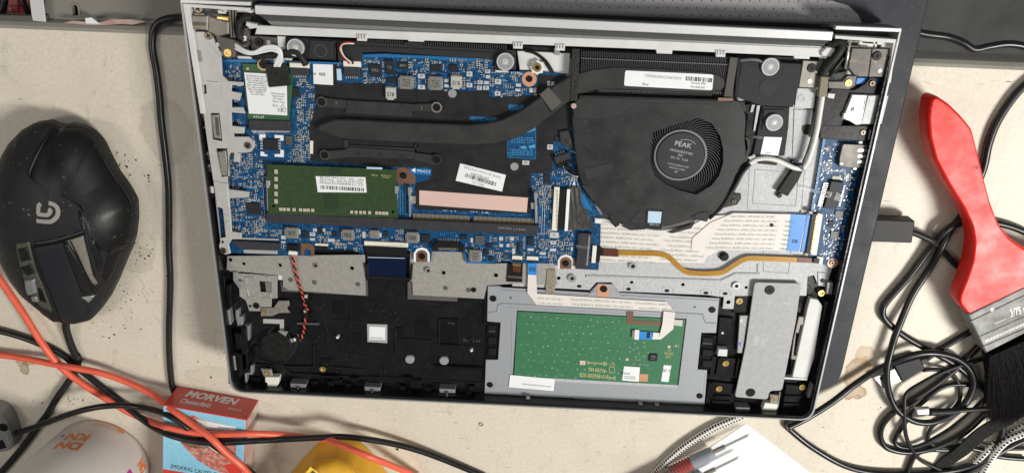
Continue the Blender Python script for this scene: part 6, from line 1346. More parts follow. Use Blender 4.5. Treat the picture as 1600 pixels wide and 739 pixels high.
# ribs over the bay floor
for a in ([(398, 570), (440, 573), (452, 584), (500, 587), (560, 590), (640, 592)], [(437, 573), (490, 574), (490, 540)], [(516, 574), (565, 578)], [(592, 590), (760, 600)], [(490, 605), (556, 607)], [(604, 609), (678, 613)], [(574, 593), (592, 603)], [(387, 605), (480, 609), (600, 612), (752, 621)], [(689, 540), (758, 544)], [(618, 530), (688, 534)], [(686, 540), (686, 500)], [(717, 540), (717, 500)], [(618, 515), (618, 555)], [(398, 560), (440, 572)]):
    q = PP(a, 29)
    b = MB()
    for p0, p1 in zip(q[:-1], q[1:]):
        v = Vector((p1[0] - p0[0], p1[1] - p0[1])); b.box((p0[0] + p1[0]) / 2, (p0[1] + p1[1]) / 2, v.length + .4, .8, ZC, ZC + 1.5, math.degrees(math.atan2(v.y, v.x)), .25)
    bld(b, 'moulded_rib', M['rib_gloss'])
for (x0, y0, x1, y1, z) in ((518, 593, 535, 600, 30), (640, 594, 657, 606, 30), (629, 590, 642, 594, 30.4), (500, 587, 530, 591, 30), (732, 603, 741, 611, 30), (618, 512, 631, 528, 28), (686, 498, 717, 540, 28.2), (575, 588, 592, 620, 28.2), (680, 573, 753, 577, 29.6), (690, 538, 717, 541, 29.4), (500, 560, 520, 572, 28), (393, 590, 408, 606, 29), (445, 600, 450, 610, 31), (545, 590, 560, 594, 30), (395, 540, 402, 560, 28.5)):
    bld(MB().pbox(x0, y0, x1, y1, ZC, z, .3), 'moulded_block', M['black_rib'])
for (x, y, r, z) in ((527, 541, 3.8, 27.6), (623, 576, 3.8, 27.6), (617, 446, 3.9, 27.6), (581, 445, 3.4, 27.5), (586, 496, 3.0, 27.5), (666, 583, 3.2, 27.5), (731, 557, 3.2, 27.5), (382, 533, 1.6, 33.2), (382, 549, 2.0, 33.2), (735, 531, 1.8, 28.0)): bld(MB().pcyl(x, y, r, ZC, z, 28, .2), 'moulded_disc', M['tray'])
for x, y in ((527, 527.5), (736.5, 548)): bld(MB().pcyl(x, y, .9, ZC, 29.8, 14, .3), 'plastic_pin', M['wire_white'])
for x, y in ((640, 562), (693.5, 564)): bld(MB().pcyl(x, y, 2.9, ZC, 29, 24, .4), 'round_spacer', M['rubber'])
R([(573.5, 506), (605, 507), (605, 536), (574, 534)], ZC, 27.5, .1, 'label_clear', 'clear_backing'); R([(577, 510), (602, 511), (601.5, 531), (577, 530)], 27.5, 27.7, 0, 'label', 'sticker'); text('E01BYT3FWDA', 589, 528, 27.75, 20, 2.2, M['ink_black'], lt, -1)
text('>PC+ABS<', 705, 505, 28.25, 12, 3, M['ic_grey'], lt, -2); text('GF20-M', 737, 532, 27.3, 26, 4, M['ic_grey'], lt, -3)
# ---------- steel drive cover plate and white strip at the lower right
zp = 32.0
cv = bld(MB().prism(rounded(PP([(1179, 441), (1252, 443), (1244, 500), (1222, 610), (1202, 610), (1200, 624), (1148, 620), (1165, 540)], zp), [2, 2, 1, 2, 3, 2, 2, 1]), zp - .9, zp, .2), 'cover_plate', M['cover'], label='long plain steel cover plate beside the touchpad')
for x, y in ((1203, 453.5), (1173, 613.5)): screw(x, y, zp, 2.9, 'screw_black', cv, h=.5, ang=40)
outline([(1197.5, 475.5), (1205, 475), (1201, 468.5)], zp, .18, 'bracket', cv, 'stamped_arrow'); outline([(1173, 595), (1181, 595), (1176, 601.5)], zp, .18, 'bracket', cv, 'stamped_arrow')
text('XPMIE\nYV32', 1188, 533, zp + .03, 15, 20, M['bracket'], cv, 86); text('YW1', 1228, 474, zp + .03, 10, 4, M['bracket'], cv, -4)
R([(1248, 495), (1256, 495), (1255, 507), (1251, 508), (1248, 520), (1244, 520), (1240, 555), (1245, 556), (1244, 562), (1236, 561), (1240, 530)], 29, 31, .2, 'nickel', 'side_contact')
R([(1266, 466), (1278, 468), (1285, 478), (1272, 560), (1262, 591), (1238, 589), (1262, 480)], 27.4, 31, .3, 'white_plastic', 'white_strip')
R([(1226, 589), (1262, 591), (1261, 594), (1225, 592)], 28, 31.4, .1, 'white_plastic', 'white_edge')
R([(1290, 470), (1300, 472), (1276, 600), (1268, 597)], 27.2, 32.5, .3); R([(1156, 493), (1170, 493), (1160, 552), (1152, 551)], 28.5, 30.5, .2, 'shield', 'foil_strip'); text('B', 1158.5, 501, 30.55, 4, 5, M['ink_white'], lt, 0); text('2', 1156, 537, 30.55, 4, 5, mat('pen_blue', (.02, .03, .5), .5) and bpy.data.materials['pen_blue'], lt, 0, bold=.05)
R([(1123, 545), (1137, 546), (1136, 557), (1121, 556)], 28, 32, .3, 'white_plastic', 'white_pad'); bld(MB().pcyl(1129, 520.5, .8, ZC, 30, 12, .3), 'plastic_pin', M['wire_white'])
for q in ([(1124, 495), (1146, 497), (1143, 540), (1120, 538)], [(1112, 556), (1150, 560), (1148, 590), (1108, 588)], [(1106, 595), (1148, 600), (1146, 640), (1102, 636)], [(1228, 600), (1272, 604), (1262, 640), (1222, 640)], [(1236, 560), (1246, 562), (1242, 585), (1234, 584)], [(1148, 462), (1178, 462), (1172, 490), (1145, 488)]): R(q, ZC, 29.2, .4)
for (x0, y0, x1, y1) in ((1116, 618, 1142, 622), (1112, 626, 1140, 630), (1226, 618, 1256, 621), (1224, 630, 1258, 633), (1104, 598, 1112, 630), (1150, 560, 1154, 590), (1120, 560, 1124, 586)): bld(MB().pbox(x0, y0, x1, y1, 29.2, 30.6, .4), 'moulded_rib', M['black_rib'])
R([(1269, 600), (1276, 601), (1268, 622), (1262, 621)], 29, 33, .3, 'shield', 'side_pad'); outline([(1219, 612), (1214, 646)], 31, .4, 'shield', lt, 'shell_edge', False); R([(1293, 441), (1302, 442), (1300, 460), (1291, 459)], 29, 32, .2, 'shield', 'side_pad')
bld(MB().pcyl(1257, 641, .7, ZC, 30, 10, .2), 'plastic_pin', M['wire_white']); bld(MB().pcyl(376, 601, .7, ZC, 30, 10, .2), 'plastic_pin', M['wire_white']); bld(MB().pcyl(375, 596, .5, ZC, 30, 10, .2), 'plastic_pin', M['wire_white'])
R([(1278, 425), (1290, 427), (1290, 448), (1278, 446)], ZQ, ZQ + .6, .2, 'galv', 'plate_tab'); screw(1286, 439, ZQ + .6, 1.2, 'screw_black')

# more moulding over the floor of the battery bay: low ribs, wells and a lipped front channel
for a in ([(520, 500), (566, 502)], [(548, 470), (548, 500)], [(500, 480), (512, 520), (505, 548)], [(640, 480), (690, 482)], [(650, 548), (650, 570)], [(700, 470), (756, 473)], [(600, 560), (600, 590)], [(540, 552), (575, 556)], [(560, 470), (600, 476)], [(690, 560), (756, 563)], [(420, 590), (436, 586)], [(560, 600), (576, 606)], [(604, 600), (630, 601)], [(660, 604), (684, 606)], [(712, 606), (750, 610)]):
    q = PP(a, 28); b = MB()
    for p0, p1 in zip(q[:-1], q[1:]):
        v = Vector((p1[0] - p0[0], p1[1] - p0[1])); b.box((p0[0] + p1[0]) / 2, (p0[1] + p1[1]) / 2, v.length + .3, .55, ZC, ZC + .7, math.degrees(math.atan2(v.y, v.x)), .2)
    bld(b, 'moulded_rib', M['rib_gloss'])
for (x0, y0, x1, y1, z) in ((512, 596, 522, 604, 31), (540, 600, 548, 608, 30.5), (624, 604, 634, 612, 31), (664, 606, 674, 614, 30.6), (728, 612, 738, 618, 31), (486, 596, 496, 604, 30), (552, 520, 566, 536, 27.7), (648, 500, 672, 524, 27.6), (520, 470, 540, 490, 27.6)): bld(MB().pbox(x0, y0, x1, y1, ZC, z, .35), 'moulded_block', M['black_rib'])
# ------------------------------------------------------------------ gaming mouse
mo = thing('mouse', 'black wired gaming mouse with a grey curved emblem, at the left edge of the desk', 'computer mouse', P(95, 350, 0) + (0,))
MOL = [(50, 194), (30, 205), (12, 224), (0, 245), (-10, 280), (-14, 330), (-10, 375), (0, 410), (14, 440), (32, 465), (58, 487), (84, 505), (97, 506), (112, 509), (138, 503), (152, 488), (166, 468), (180, 440), (191, 412), (200, 392), (206, 372), (209, 345), (208, 318), (196, 296), (178, 272), (164, 245), (152, 220), (140, 208), (124, 199), (104, 195), (96, 199), (84, 196), (72, 191)]
ZM = 16.0
mo_o = [Vector(p) for p in PP(MOL, ZM)]
mc = Vector(P(98, 350, 22))
def mray(a):
    d = Vector((math.cos(a), math.sin(a))); best = None
    for i in range(len(mo_o)):
        p, q = mo_o[i - 1] - mc, mo_o[i] - mc; e = q - p; den = d.x * e.y - d.y * e.x
        if abs(den) < 1e-9: continue
        t = (p.x * e.y - p.y * e.x) / den; s = (p.x * d.y - p.y * d.x) / den
        if t > 0 and -1e-6 <= s <= 1 + 1e-6: best = t if best is None else min(best, t)
    return best
NA = 180; mr = [mray(2 * math.pi * i / NA) for i in range(NA)]
def mz(x, y):
    v = Vector((x, y)) - mc; a = math.atan2(v.y, v.x) % (2 * math.pi) / (2 * math.pi) * NA; i = int(a) % NA; f = a - int(a)
    R_ = mr[i] * (1 - f) + mr[(i + 1) % NA] * f; rho = min(1, v.length / R_)
    hump = 38 - 9 * max(0, (mc.y - y) / 55) ** 1.3 - 3 * max(0, (y - mc.y) / 50) ** 2
    return 14 + (hump - 14) * max(0, 1 - rho ** 2.5) ** .62
b = MB(); rings = [(0, None), (.82, 0), (.95, 4), (1, 10), (1, 14), (.985, None), (.95, None), (.9, None), (.82, None), (.72, None), (.6, None), (.45, None), (.3, None), (.15, None)]
rl = [(.84, 1.0), (.93, 4), (1, 9), (1, 14)]
for k, z in rl: b.v += [(mc.x + mr[i] * k * math.cos(2 * math.pi * i / NA), mc.y + mr[i] * k * math.sin(2 * math.pi * i / NA), z) for i in range(NA)]
for k in (.99, .97, .94, .9, .84, .76, .66, .54, .4, .26, .12):
    for i in range(NA):
        x = mc.x + mr[i] * k * math.cos(2 * math.pi * i / NA); y = mc.y + mr[i] * k * math.sin(2 * math.pi * i / NA); b.v.append((x, y, mz(x, y)))
NR = 4 + 11
for r in range(NR - 1):
    for i in range(NA): j = (i + 1) % NA; b.face((r * NA + i, r * NA + j, (r + 1) * NA + j, (r + 1) * NA + i))
b.v.append((mc.x, mc.y, mz(mc.x, mc.y))); 
for i in range(NA): b.face(((NR - 1) * NA + i, (NR - 1) * NA + (i + 1) % NA, len(b.v) - 1))
b.face(list(range(NA))[::-1]); b.smooth = True
shell = b.build('shell', M['mouse'], mo)
for p in shell.data.polygons: p.use_smooth = len(p.vertices) < 10
def ppm(pts):                                  # photo pixels -> points on the mouse's surface
    out = []
    for px, py in pts:
        z = 30
        for _ in range(12): x, y = P(px, py, z); z = .5 * z + .5 * mz(x, y)
        out.append((x, y))
    return out
def patch(pts, off, nm, m, th=None, raw=False, n=9, sm=True, side=1.2, flat=0):  # raised piece following the surface, star-shaped outline
    q = pts if raw else ppm(pts)
    if area(q) < 0: q = q[::-1]
    dense = []
    for i in range(len(q)):
        a, c = Vector(q[i]), Vector(q[(i + 1) % len(q)]); k = max(1, int((c - a).length / 1.5))
        for t in range(k): dense.append(tuple(a.lerp(c, t / k)))
    c = Vector((sum(p[0] for p in dense) / len(dense), sum(p[1] for p in dense) / len(dense))); b = MB(); N = len(dense)
    b.v += [(x, y, mz(x, y) - side) for x, y in dense]
    for r in range(n):
        k = 1 - (r / n) if r else 1
        if r == 1: k = 1 - .35 / max(2, min((Vector(p) - c).length for p in dense))
        o_ = off * (.45 if r == 0 else 1)
        for p in dense: v = c + (Vector(p) - c) * k; b.v.append((v.x, v.y, mz(v.x, v.y) + o_ * (1 - flat * (1 - k))))
    for r in range(n):
        for i in range(N): j = (i + 1) % N; b.face((r * N + i, r * N + j, (r + 1) * N + j, (r + 1) * N + i))
    b.v.append((c.x, c.y, mz(c.x, c.y) + off * (1 - flat)))
    for i in range(N): b.face((n * N + i, n * N + (i + 1) % N, len(b.v) - 1))
    b.smooth = True; o = b.build(nm, M[m], mo)
    for p in o.data.polygons: p.use_smooth = True
    return o
def rib(pts, r, nm, m, lift=.2):
    q = ppm(pts); b = MB(); b.tube([(x, y, mz(x, y) + lift) for x, y in q], r, n=8, sub=6); return b.build(nm, M[m], mo)
patch([(96, 200), (125, 200), (148, 216), (162, 246), (176, 273), (195, 298), (205, 320), (205, 345), (202, 372), (193, 388), (178, 394), (158, 390), (146, 360), (138, 340), (128, 322), (110, 312), (80, 298), (50, 278), (49, 268), (60, 238), (80, 212)], 1.1, 'thumb_panel', 'mouse_gloss', n=12)
rib([(86, 200), (66, 228), (52, 255), (47, 270), (50, 279), (75, 294), (105, 310), (122, 321), (130, 334), (140, 350)], .75, 'panel_seam', 'mouse_gloss', .3)
rib([(52, 282), (78, 297), (104, 311), (120, 322), (126, 328)], .55, 'panel_edge', 'hub', .35)
patch([(125, 324), (134, 326), (142, 348), (146, 372), (152, 392), (157, 425), (150, 430), (144, 410), (137, 385), (131, 360), (128, 340)], 1.3, 'side_strip', 'mouse_btn', n=6)
patch([(142, 370), (150, 374), (156, 392), (160, 418), (156, 424), (150, 400), (144, 384)], 1.9, 'side_button', 'mouse_gloss', n=5)
rib([(56, 379), (80, 376), (110, 368), (130, 361)], .9, 'cross_groove', 'hub', .1); rib([(55, 384), (80, 381), (110, 373), (131, 366)], .5, 'cross_groove', 'hole', .4)
patch([(102, 376), (131, 367), (138, 400), (145, 430), (153, 442), (148, 446), (132, 425), (116, 400)], .5, 'worn_patch', 'mouse_tan', n=6)
patch([(100, 378), (107, 377), (122, 400), (133, 420), (150, 450), (151, 459), (133, 460), (124, 440), (114, 416)], 1.8, 'side_button', 'mouse_gloss', n=6); patch([(127, 463), (150, 460), (140, 472)], 1.2, 'worn_corner', 'shield', n=4)
patch([(52, 386), (100, 378), (112, 410), (122, 440), (132, 466), (138, 500), (112, 506), (96, 500), (76, 450), (62, 415)], .9, 'main_button', 'mouse_btn', n=8, flat=.0)
b_ = ppm([(103, 465)])[0]; patch([(b_[0] + 9 * math.cos(a) * .8, b_[1] + 11 * math.sin(a)) for a in [k * math.pi / 10 for k in range(20)]], .75, 'finger_dish', 'mouse_gloss', raw=True, n=6, flat=2.2)
patch([(25, 380), (46, 377), (50, 395), (56, 420), (68, 448), (76, 470), (82, 486), (70, 486), (48, 462), (36, 430), (28, 400)], .6, 'wheel_frame', 'mouse_olive', n=6)
for q in ([(30, 388), (44, 385), (50, 405), (34, 409)], [(33, 417), (50, 412), (56, 425), (46, 430), (36, 426)]): patch(q, 1.3, 'wheel_window', 'mouse_gloss', n=4)
patch([(41, 436), (56, 434), (57, 444), (60, 456), (46, 460), (42, 448)], 2.2, 'scroll_wheel', 'shield', n=5, side=3); patch([(60, 448), (66, 450), (74, 472), (64, 470)], 1.2, 'wheel_window', 'hole', n=4); patch([(50, 462), (58, 462), (62, 470), (52, 470)], 1.6, 'wheel_button', 'shield', n=4)
patch([(56, 474), (82, 488), (86, 503), (78, 500), (64, 488)], 1.0, 'front_lip', 'mouse_gloss', n=4)
patch([(170, 396), (184, 386), (190, 392), (178, 425), (168, 440), (160, 432)], .7, 'side_fin', 'mouse_gloss', n=4); patch([(120, 478), (136, 470), (158, 446), (174, 430), (160, 470), (140, 500)], .5, 'side_skirt', 'mouse', n=4)
rib([(52, 386), (58, 404), (68, 430), (80, 456), (90, 484), (97, 503)], .45, 'button_seam', 'hole', .75)
rib([(112, 376), (126, 404), (140, 436), (150, 458)], .4, 'button_seam', 'hole', 1.2)
rib([(138, 478), (136, 500)], .35, 'button_seam', 'hole', .4)
rib([(162, 246), (178, 274), (196, 298), (206, 316)], .5, 'facet_edge', 'mouse_btn', .9)
rib([(170, 395), (182, 385), (196, 380)], .5, 'facet_edge', 'hole', .6)
# grey emblem: open curved letter shape
def band(pts, w_, nm, m):
    q = ppm(pts); c = spline(q, 6); b = MB(); n = len(c)
    for i in range(n):
        a, d = Vector(c[max(i - 1, 0)]), Vector(c[min(i + 1, n - 1)]); t = (d - a).normalized()
        for s in (-1, 1): x = c[i][0] - t.y * w_ / 2 * s; y = c[i][1] + t.x * w_ / 2 * s; b.v.append((x, y, mz(x, y) + .12))
    for i in range(n - 1): b.face((2 * i, 2 * i + 1, 2 * i + 3, 2 * i + 2))
    return b.build(nm, M[m], mo)
band([(57, 345), (72, 346.5), (80, 346), (88, 340), (91, 332), (89, 324), (83, 319), (76, 317.5)], 2.4, 'emblem', 'logo_grey'); band([(58, 334.5), (70, 336), (75, 335.5), (79, 330), (76, 326)], 2.3, 'emblem', 'logo_grey'); band([(60, 335), (60.5, 322), (64, 318.5)], 2.3, 'emblem', 'logo_grey')
b = MB(); b.ptube([(105, 495, 10), (103, 510, 7), (108, 530, 4), (116, 550, 3), (122, 560, 3), (118, 578, 3), (108, 595, 2.5), (90, 620, 2.5), (75, 645, 2.5), (60, 665, 2.5), (38, 695, 2.5), (10, 728, 2.5), (-20, 760, 2.5)], 2.3, n=12, uvscale=.35); b.build('cable', M['braid_black'], mo)
# ------------------------------------------------------------------ loose cables at the left
def loose(pts, r, m, label, nm='cable', cat='cable', group=None, **k):
    b = MB(); b.ptube(pts, r, n=14, **k); o = b.build(nm, M[m]); tag(o, label, cat, group); return o
loose([(300, 26, 10), (280, 28, 4), (262, 30, 2.3), (248, 36, 2.3), (240, 48, 2.2), (238, 75, 2.2), (244, 110, 2.2), (249, 150, 2.2), (252, 190, 2.2), (258, 240, 2.2), (263, 290, 2.2), (264, 340, 2.2), (264, 390, 2.2), (266, 440, 2.2), (264, 520, 2.2), (266, 575, 2.2), (272, 612, 2.2), (290, 640, 2.2), (300, 680, 2.2)], 2.0, 'cable_black', 'straight black cable running down beside the silver laptop on its left', group='loose black cables')
O_ = [(-25, 551, 5), (0, 554, 5), (40, 560, 6), (80, 568, 8), (120, 575, 10), (160, 583, 9), (200, 597, 8), (240, 617, 12), (270, 640, 22), (300, 662, 26), (330, 684, 30), (352, 706, 29), (378, 728, 27), (395, 748, 24)]
loose(O_, 2.2, 'cable_red', 'red test lead that crosses the cigarette pack diagonally from upper left', group='red test leads')
loose([(-25, 400, 3), (-5, 430, 4), (15, 458, 5), (40, 495, 7), (65, 535, 8), (95, 573, 7), (130, 600, 5), (165, 622, 4), (200, 643, 5), (232, 657, 9), (256, 665, 24.4), (280, 671, 25.6), (310, 676, 25.2), (340, 678, 25.2), (370, 677.5, 24.8), (400, 677, 21), (440, 679, 14), (480, 683, 12), (510, 686, 16), (535, 695, 24), (575, 712, 29), (620, 730, 16), (660, 748, 5)], 2.15, 'cable_red', 'red test lead dropping past the mouse, then right over the pack and yellow meter', group='red test leads')
loose([(-25, 512, 3), (0, 517, 3), (30, 525, 3), (60, 536, 3.2), (95, 552, 3), (120, 573, 2.6), (150, 597, 2.6), (180, 620, 3), (210, 645, 8), (240, 667, 14), (265, 679, 24.5), (300, 688, 26.5), (335, 691, 26), (370, 690, 25.5), (400, 688, 22), (440, 686, 17), (500, 683, 16), (540, 682, 14), (600, 690, 9), (650, 702, 6), (700, 720, 4), (760, 745, 3)], 2.1, 'cable_black', 'black test lead crossing the pack and curving right to the bottom edge', group='black test leads')
loose([(-25, 682, 3), (0, 680, 4), (30, 675, 7), (70, 661, 12), (110, 646, 16), (150, 636, 16), (190, 633, 14), (220, 636, 14), (250, 643, 20), (275, 655, 25.2), (292, 668, 25.5), (300, 672, 23.5), (340, 700, 22), (380, 728, 21.5), (410, 752, 14)], 2.0, 'cable_black', 'black test lead looping over the foot of the paper cup', group='black test leads')
# small grey device at the left edge
dv = thing('power_adapter', 'worn grey adapter block with a dark round socket at the lower left edge', 'adapter', P(0, 680, 0) + (0,))
MB().prism(rounded(PP([(-40, 632), (-2, 645), (9, 660), (20, 694), (15, 705), (-10, 709), (-40, 705)], 12), 3), .2, 12, 1.5).build('body', M['shield'], dv)
MB().pcyl(4, 668, 3.2, 12, 12.6, 24, .3).pcyl(4, 668, 1.6, 12.6, 12.8, 12).build('socket', M['hole'], dv); MB().pp([(-12, 690), (3, 688), (9, 700), (-12, 706)], 12, 12.8, .4).build('dark_window', M['mouse_gloss'], dv)
# ------------------------------------------------------------------ paper cup standing at the lower left
cx, cy = P(160, 717, 0); rb_, rt_, hc = 34.0, 47.5, 128.0
cu = thing('paper_cup', 'cream paper cup with orange and pink lettering at the bottom left', 'cup', (cx, cy, 0))
b = MB(); b.lathe((cx, cy, 0), (0, 0, 1), [(0.2, rb_ - 1), (0.5, rb_), (3, rb_ + .3), (hc, rt_)], 96)
b.mi = 1
MBc = b; o = b.build('wall', [M['cup'], M['paper']], cu, smooth=True)
for p in o.data.polygons: p.use_smooth = len(p.vertices) == 4
MB().ring((cx, cy), rt_ - .6, rt_ + 1.2, hc, hc + 2.5, 80).build('rolled_rim', M['cup'], cu)
def conept(th, h, off=.15): r = rb_ + .3 + (rt_ - rb_ - .3) * (h - 3) / (hc - 3) + off; return (cx + r * math.cos(th), cy + r * math.sin(th), h)
def conefind(px, py):                          # angle and height of the wall point seen at a pixel
    best = None
    for h in [3 + i * .5 for i in range(246)]:
        x, y = P(px, py, h); r = math.hypot(x - cx, y - cy); R_ = rb_ + .3 + (rt_ - rb_ - .3) * (h - 3) / (hc - 3)
        e = abs(r - R_)
        if best is None or e < best[0]: best = (e, math.atan2(y - cy, x - cx), h)
    return best
def conetext(s, px, py, w_, h_, m, flip=1, ang=0, **k):
    e, th, hh = conefind(px, py); v, f, tw, thh = textmesh(s, **k); b = MB(); R_ = rb_ + (rt_ - rb_) * hh / hc
    ca, sa = math.cos(math.radians(ang)), math.sin(math.radians(ang))
    for x, y in v:
        x, y = x * w_ / tw, y * h_ / thh; x, y = x * ca - y * sa, x * sa + y * ca; b.v.append(conept(th + x / R_, hh + y, .12))
    for q in f: b.face([i for i in q])
    return b.build('lettering', M[m], cu)
conetext('DN\nKN', 114, 688, 16, 19, 'cup_orange', bold=.045, ls=.95, res=4); conetext("'", 98, 681, 2, 3, 'cup_pink', bold=.08)
e_, th_, hh_ = conefind(175, 651); conetext('HOLD WITH CARE HOT DRINK INSIDE\nPLEASE RECYCLE THIS PAPER CUP\nAND LID WHERE FACILITIES EXIST\nWWW.DUNKIN.COM PLEASE ENJOY', 170, 650, 21, 6.5, 'cup_orange', res=1)
conetext('I', 202, 657, 3.4, 3.2, 'cup_orange', bold=.1); conetext('ESPR\nCUP', 195, 664, 5, 3, 'cup_orange', res=1); conetext('DN', 222, 728, 9, 10, 'cup_orange', bold=.06); conetext("'", 203, 739, 5, 5, 'cup_pink', bold=.1)
conetext('12 OZ', 219, 725, 4, 3, 'cup_orange', ang=90, res=1)
# ------------------------------------------------------------------ cigarette pack
HPk = 22.0
A0 = Vector(P(255, 632, HPk)); A1 = Vector(P(386, 655, HPk)); ux = (A1 - A0); wpk = ux.length; an = math.degrees(math.atan2(ux.y, ux.x)); F0 = frame(A0.x, A0.y, an)
pk = thing('cigarette_pack', 'red and sky blue cigarette pack with a health warning, lying under the crossing leads', 'cigarette pack', (A0.x, A0.y, 0))
MB().prism([F0(0, 0), F0(0, -90), F0(wpk, -90), F0(wpk, 0)], .3, HPk, .5).build('carton', M['pack_red'], pk)
# printed pictures on the front face
zf = HPk + .03
YS = 1.36
def fq(pts, z, nm, m): return MB().prism([F0(x, y * YS) for x, y in pts], z - .02, z).build(nm, M[m], pk)
L_ = wpk
fq([(0.3, -.6), (L_ - .4, -.6), (L_ - .4, -39), (.3, -39)], zf, 'printed_panel', 'pack_blue')
fq([(16, -4), (20, -3), (27, -5), (36, -5), (46, -8), (49, -11), (49, -34), (44, -36), (34, -34), (24, -30), (17, -25), (10, -19), (5, -15), (8, -14), (12, -16), (17, -12), (24, -9)], zf + .02, 'printed_picture', 'flesh')
fq([(5, -16), (9, -14), (14, -15), (24, -16), (33, -17), (32, -21), (20, -23), (12, -21), (7, -18)], zf + .04, 'printed_picture', 'flesh_dark'); fq([(34, -12), (48, -13), (48, -15), (36, -15)], zf + .04, 'printed_picture', 'flesh_dark')
for c_, r_, m_ in (((6.5, -15.5), 2.2, 'yellow_lt'), ((9.8, -19.5), 2.0, 'label_blue'), ((27, -20.5), 1.8, 'mouse_tan'), ((26, -25), 1.2, 'mouse_tan')): fq([(c_[0] + r_ * math.cos(a) * 1.3, c_[1] + r_ * math.sin(a)) for a in [k * math.pi / 6 for k in range(12)]], zf + .06, 'printed_blot', m_)
fq([(L_ - 14, -30), (L_ - 1, -26), (L_ - 1, -36), (L_ - 8, -36)], zf + .05, 'printed_picture', 'pack_red')
fq([(22, -5), (48, -5.5), (49, -11), (24, -12)], zf + .08, 'excise_stamp', 'label'); fq([(22, -5), (29, -5.2), (30, -12), (24, -12)], zf + .1, 'stamp_end', 'conn_white')
fq([(30, -20), (44, -22), (46, -24), (36, -23)], zf + .07, 'stamp_end', 'conn_white')
def ft(s, x, y, w_, h_, m, rot=0, z=zf + .12, **k):
    b = MB(); addtext(b, s, F0(x, y * YS), z, w_, h_ * 1.25, an + rot, **k); return b.build('lettering', M[m], pk)
ft('EAN', 31.5, -8.5, 1.6, 5, 'ink_grey', 84); ft('SMOKERS', 40, -7.3, 7, .9, 'ink_black'); ft('HOTLINE', 40, -9, 7, .9, 'ink_black'); ft('0800 7867', 40, -11.3, 14, 1.4, 'ink_black', bold=.03)
ft('SMOKING CAUSES GANGRENE', 29, -36.6, 47, 2.7, 'ink_black', -1, res=3); ft('Chesterfield', 27, -43, 26, 4, 'ink_tan', shear=.3); ft('Smoking kills', 45, -38.6, 10, .8, 'ink_black', res=1)
# top end face: lettering upright on the side wall facing the back
MB().prism([F0(0.2, .03), F0(L_ - .2, .03), F0(L_ - .2, .05), F0(.2, .05)], .6, HPk - .6).build('printed_lid', M['pack_red'], pk)
def endtext(s, u, v, w_, h_, **k):
    vv, f, tw, th = textmesh(s, **k); b = MB(); b.v = [F0(u + x * w_ / tw, .09) + (v - y * h_ / th,) for x, y in vv]
    for q in f: b.face(q)
    return b.build('lettering', M['ink_white'], pk)
endtext('MORVEN', 26, 6.4, 35, 7.2, bold=.035, shear=.25, res=3); endtext('Chesterfield', 18.5, 14.6, 20, 4.8, bold=.02, shear=.3, res=3); endtext('RICH', 44, 14.2, 8, 2.2, res=3)
MB().prism([F0(L_, -.5), F0(L_, -88), F0(L_ + .12, -88), F0(L_ + .12, -.5)], .5, HPk - .4).build('side_wrap', M['pack_side'], pk)
# ------------------------------------------------------------------ yellow multimeter
mm_ = thing('multimeter', 'yellow rubber-cased multimeter end at the bottom edge beside the pack', 'multimeter', P(530, 739, 0) + (0,))
ml = [(450, 748), (470, 724), (492, 702), (502, 693), (530, 688), (556, 696), (576, 712), (590, 730), (612, 760), (640, 900), (500, 960), (420, 800)]
q = rounded(PP(ml, 7), 4, 5)
MB().prism(q, 1, 24, 0).build('case_back', M['yellow'], mm_); q_ = inset(q if area(q) > 0 else q[::-1], -.2)
b = MB(); q2 = q_; n = len(q2); zs = [(0, 24), (.0, 27), (1.2, 30), (3.4, 32.2), (6.5, 33.4)]
qq = [inset(q2, d) for d, z in zs]
for (d, z), l in zip(zs, qq): b.v += [(x, y, z) for x, y in l]
for r in range(len(zs) - 1):
    for i in range(n): j = (i + 1) % n; b.face((r * n + i, r * n + j, (r + 1) * n + j, (r + 1) * n + i))
b.face([(len(zs) - 1) * n + i for i in range(n)]); b.smooth = True; b.build('rubber_holster', M['yellow'], mm_)
MB().pp([(474, 742), (484, 729), (493, 735), (530, 775), (500, 810), (455, 775)], 33.4, 34.0, .3).build('face_plate', M['yellow_lt'], mm_); MB().pp([(483, 741), (489, 735), (520, 765), (500, 790), (470, 765)], 34.0, 34.6, .2).build('display_window', M['ic_grey'], mm_)
b = MB(); c = [P(x, y, 32.4) + (32.4,) for x, y in ((478, 735), (490, 722), (505, 716), (525, 718), (550, 732), (565, 745))]; b.tube(c, .15, n=6); b.build('mould_line', M['mouse_tan'], mm_)
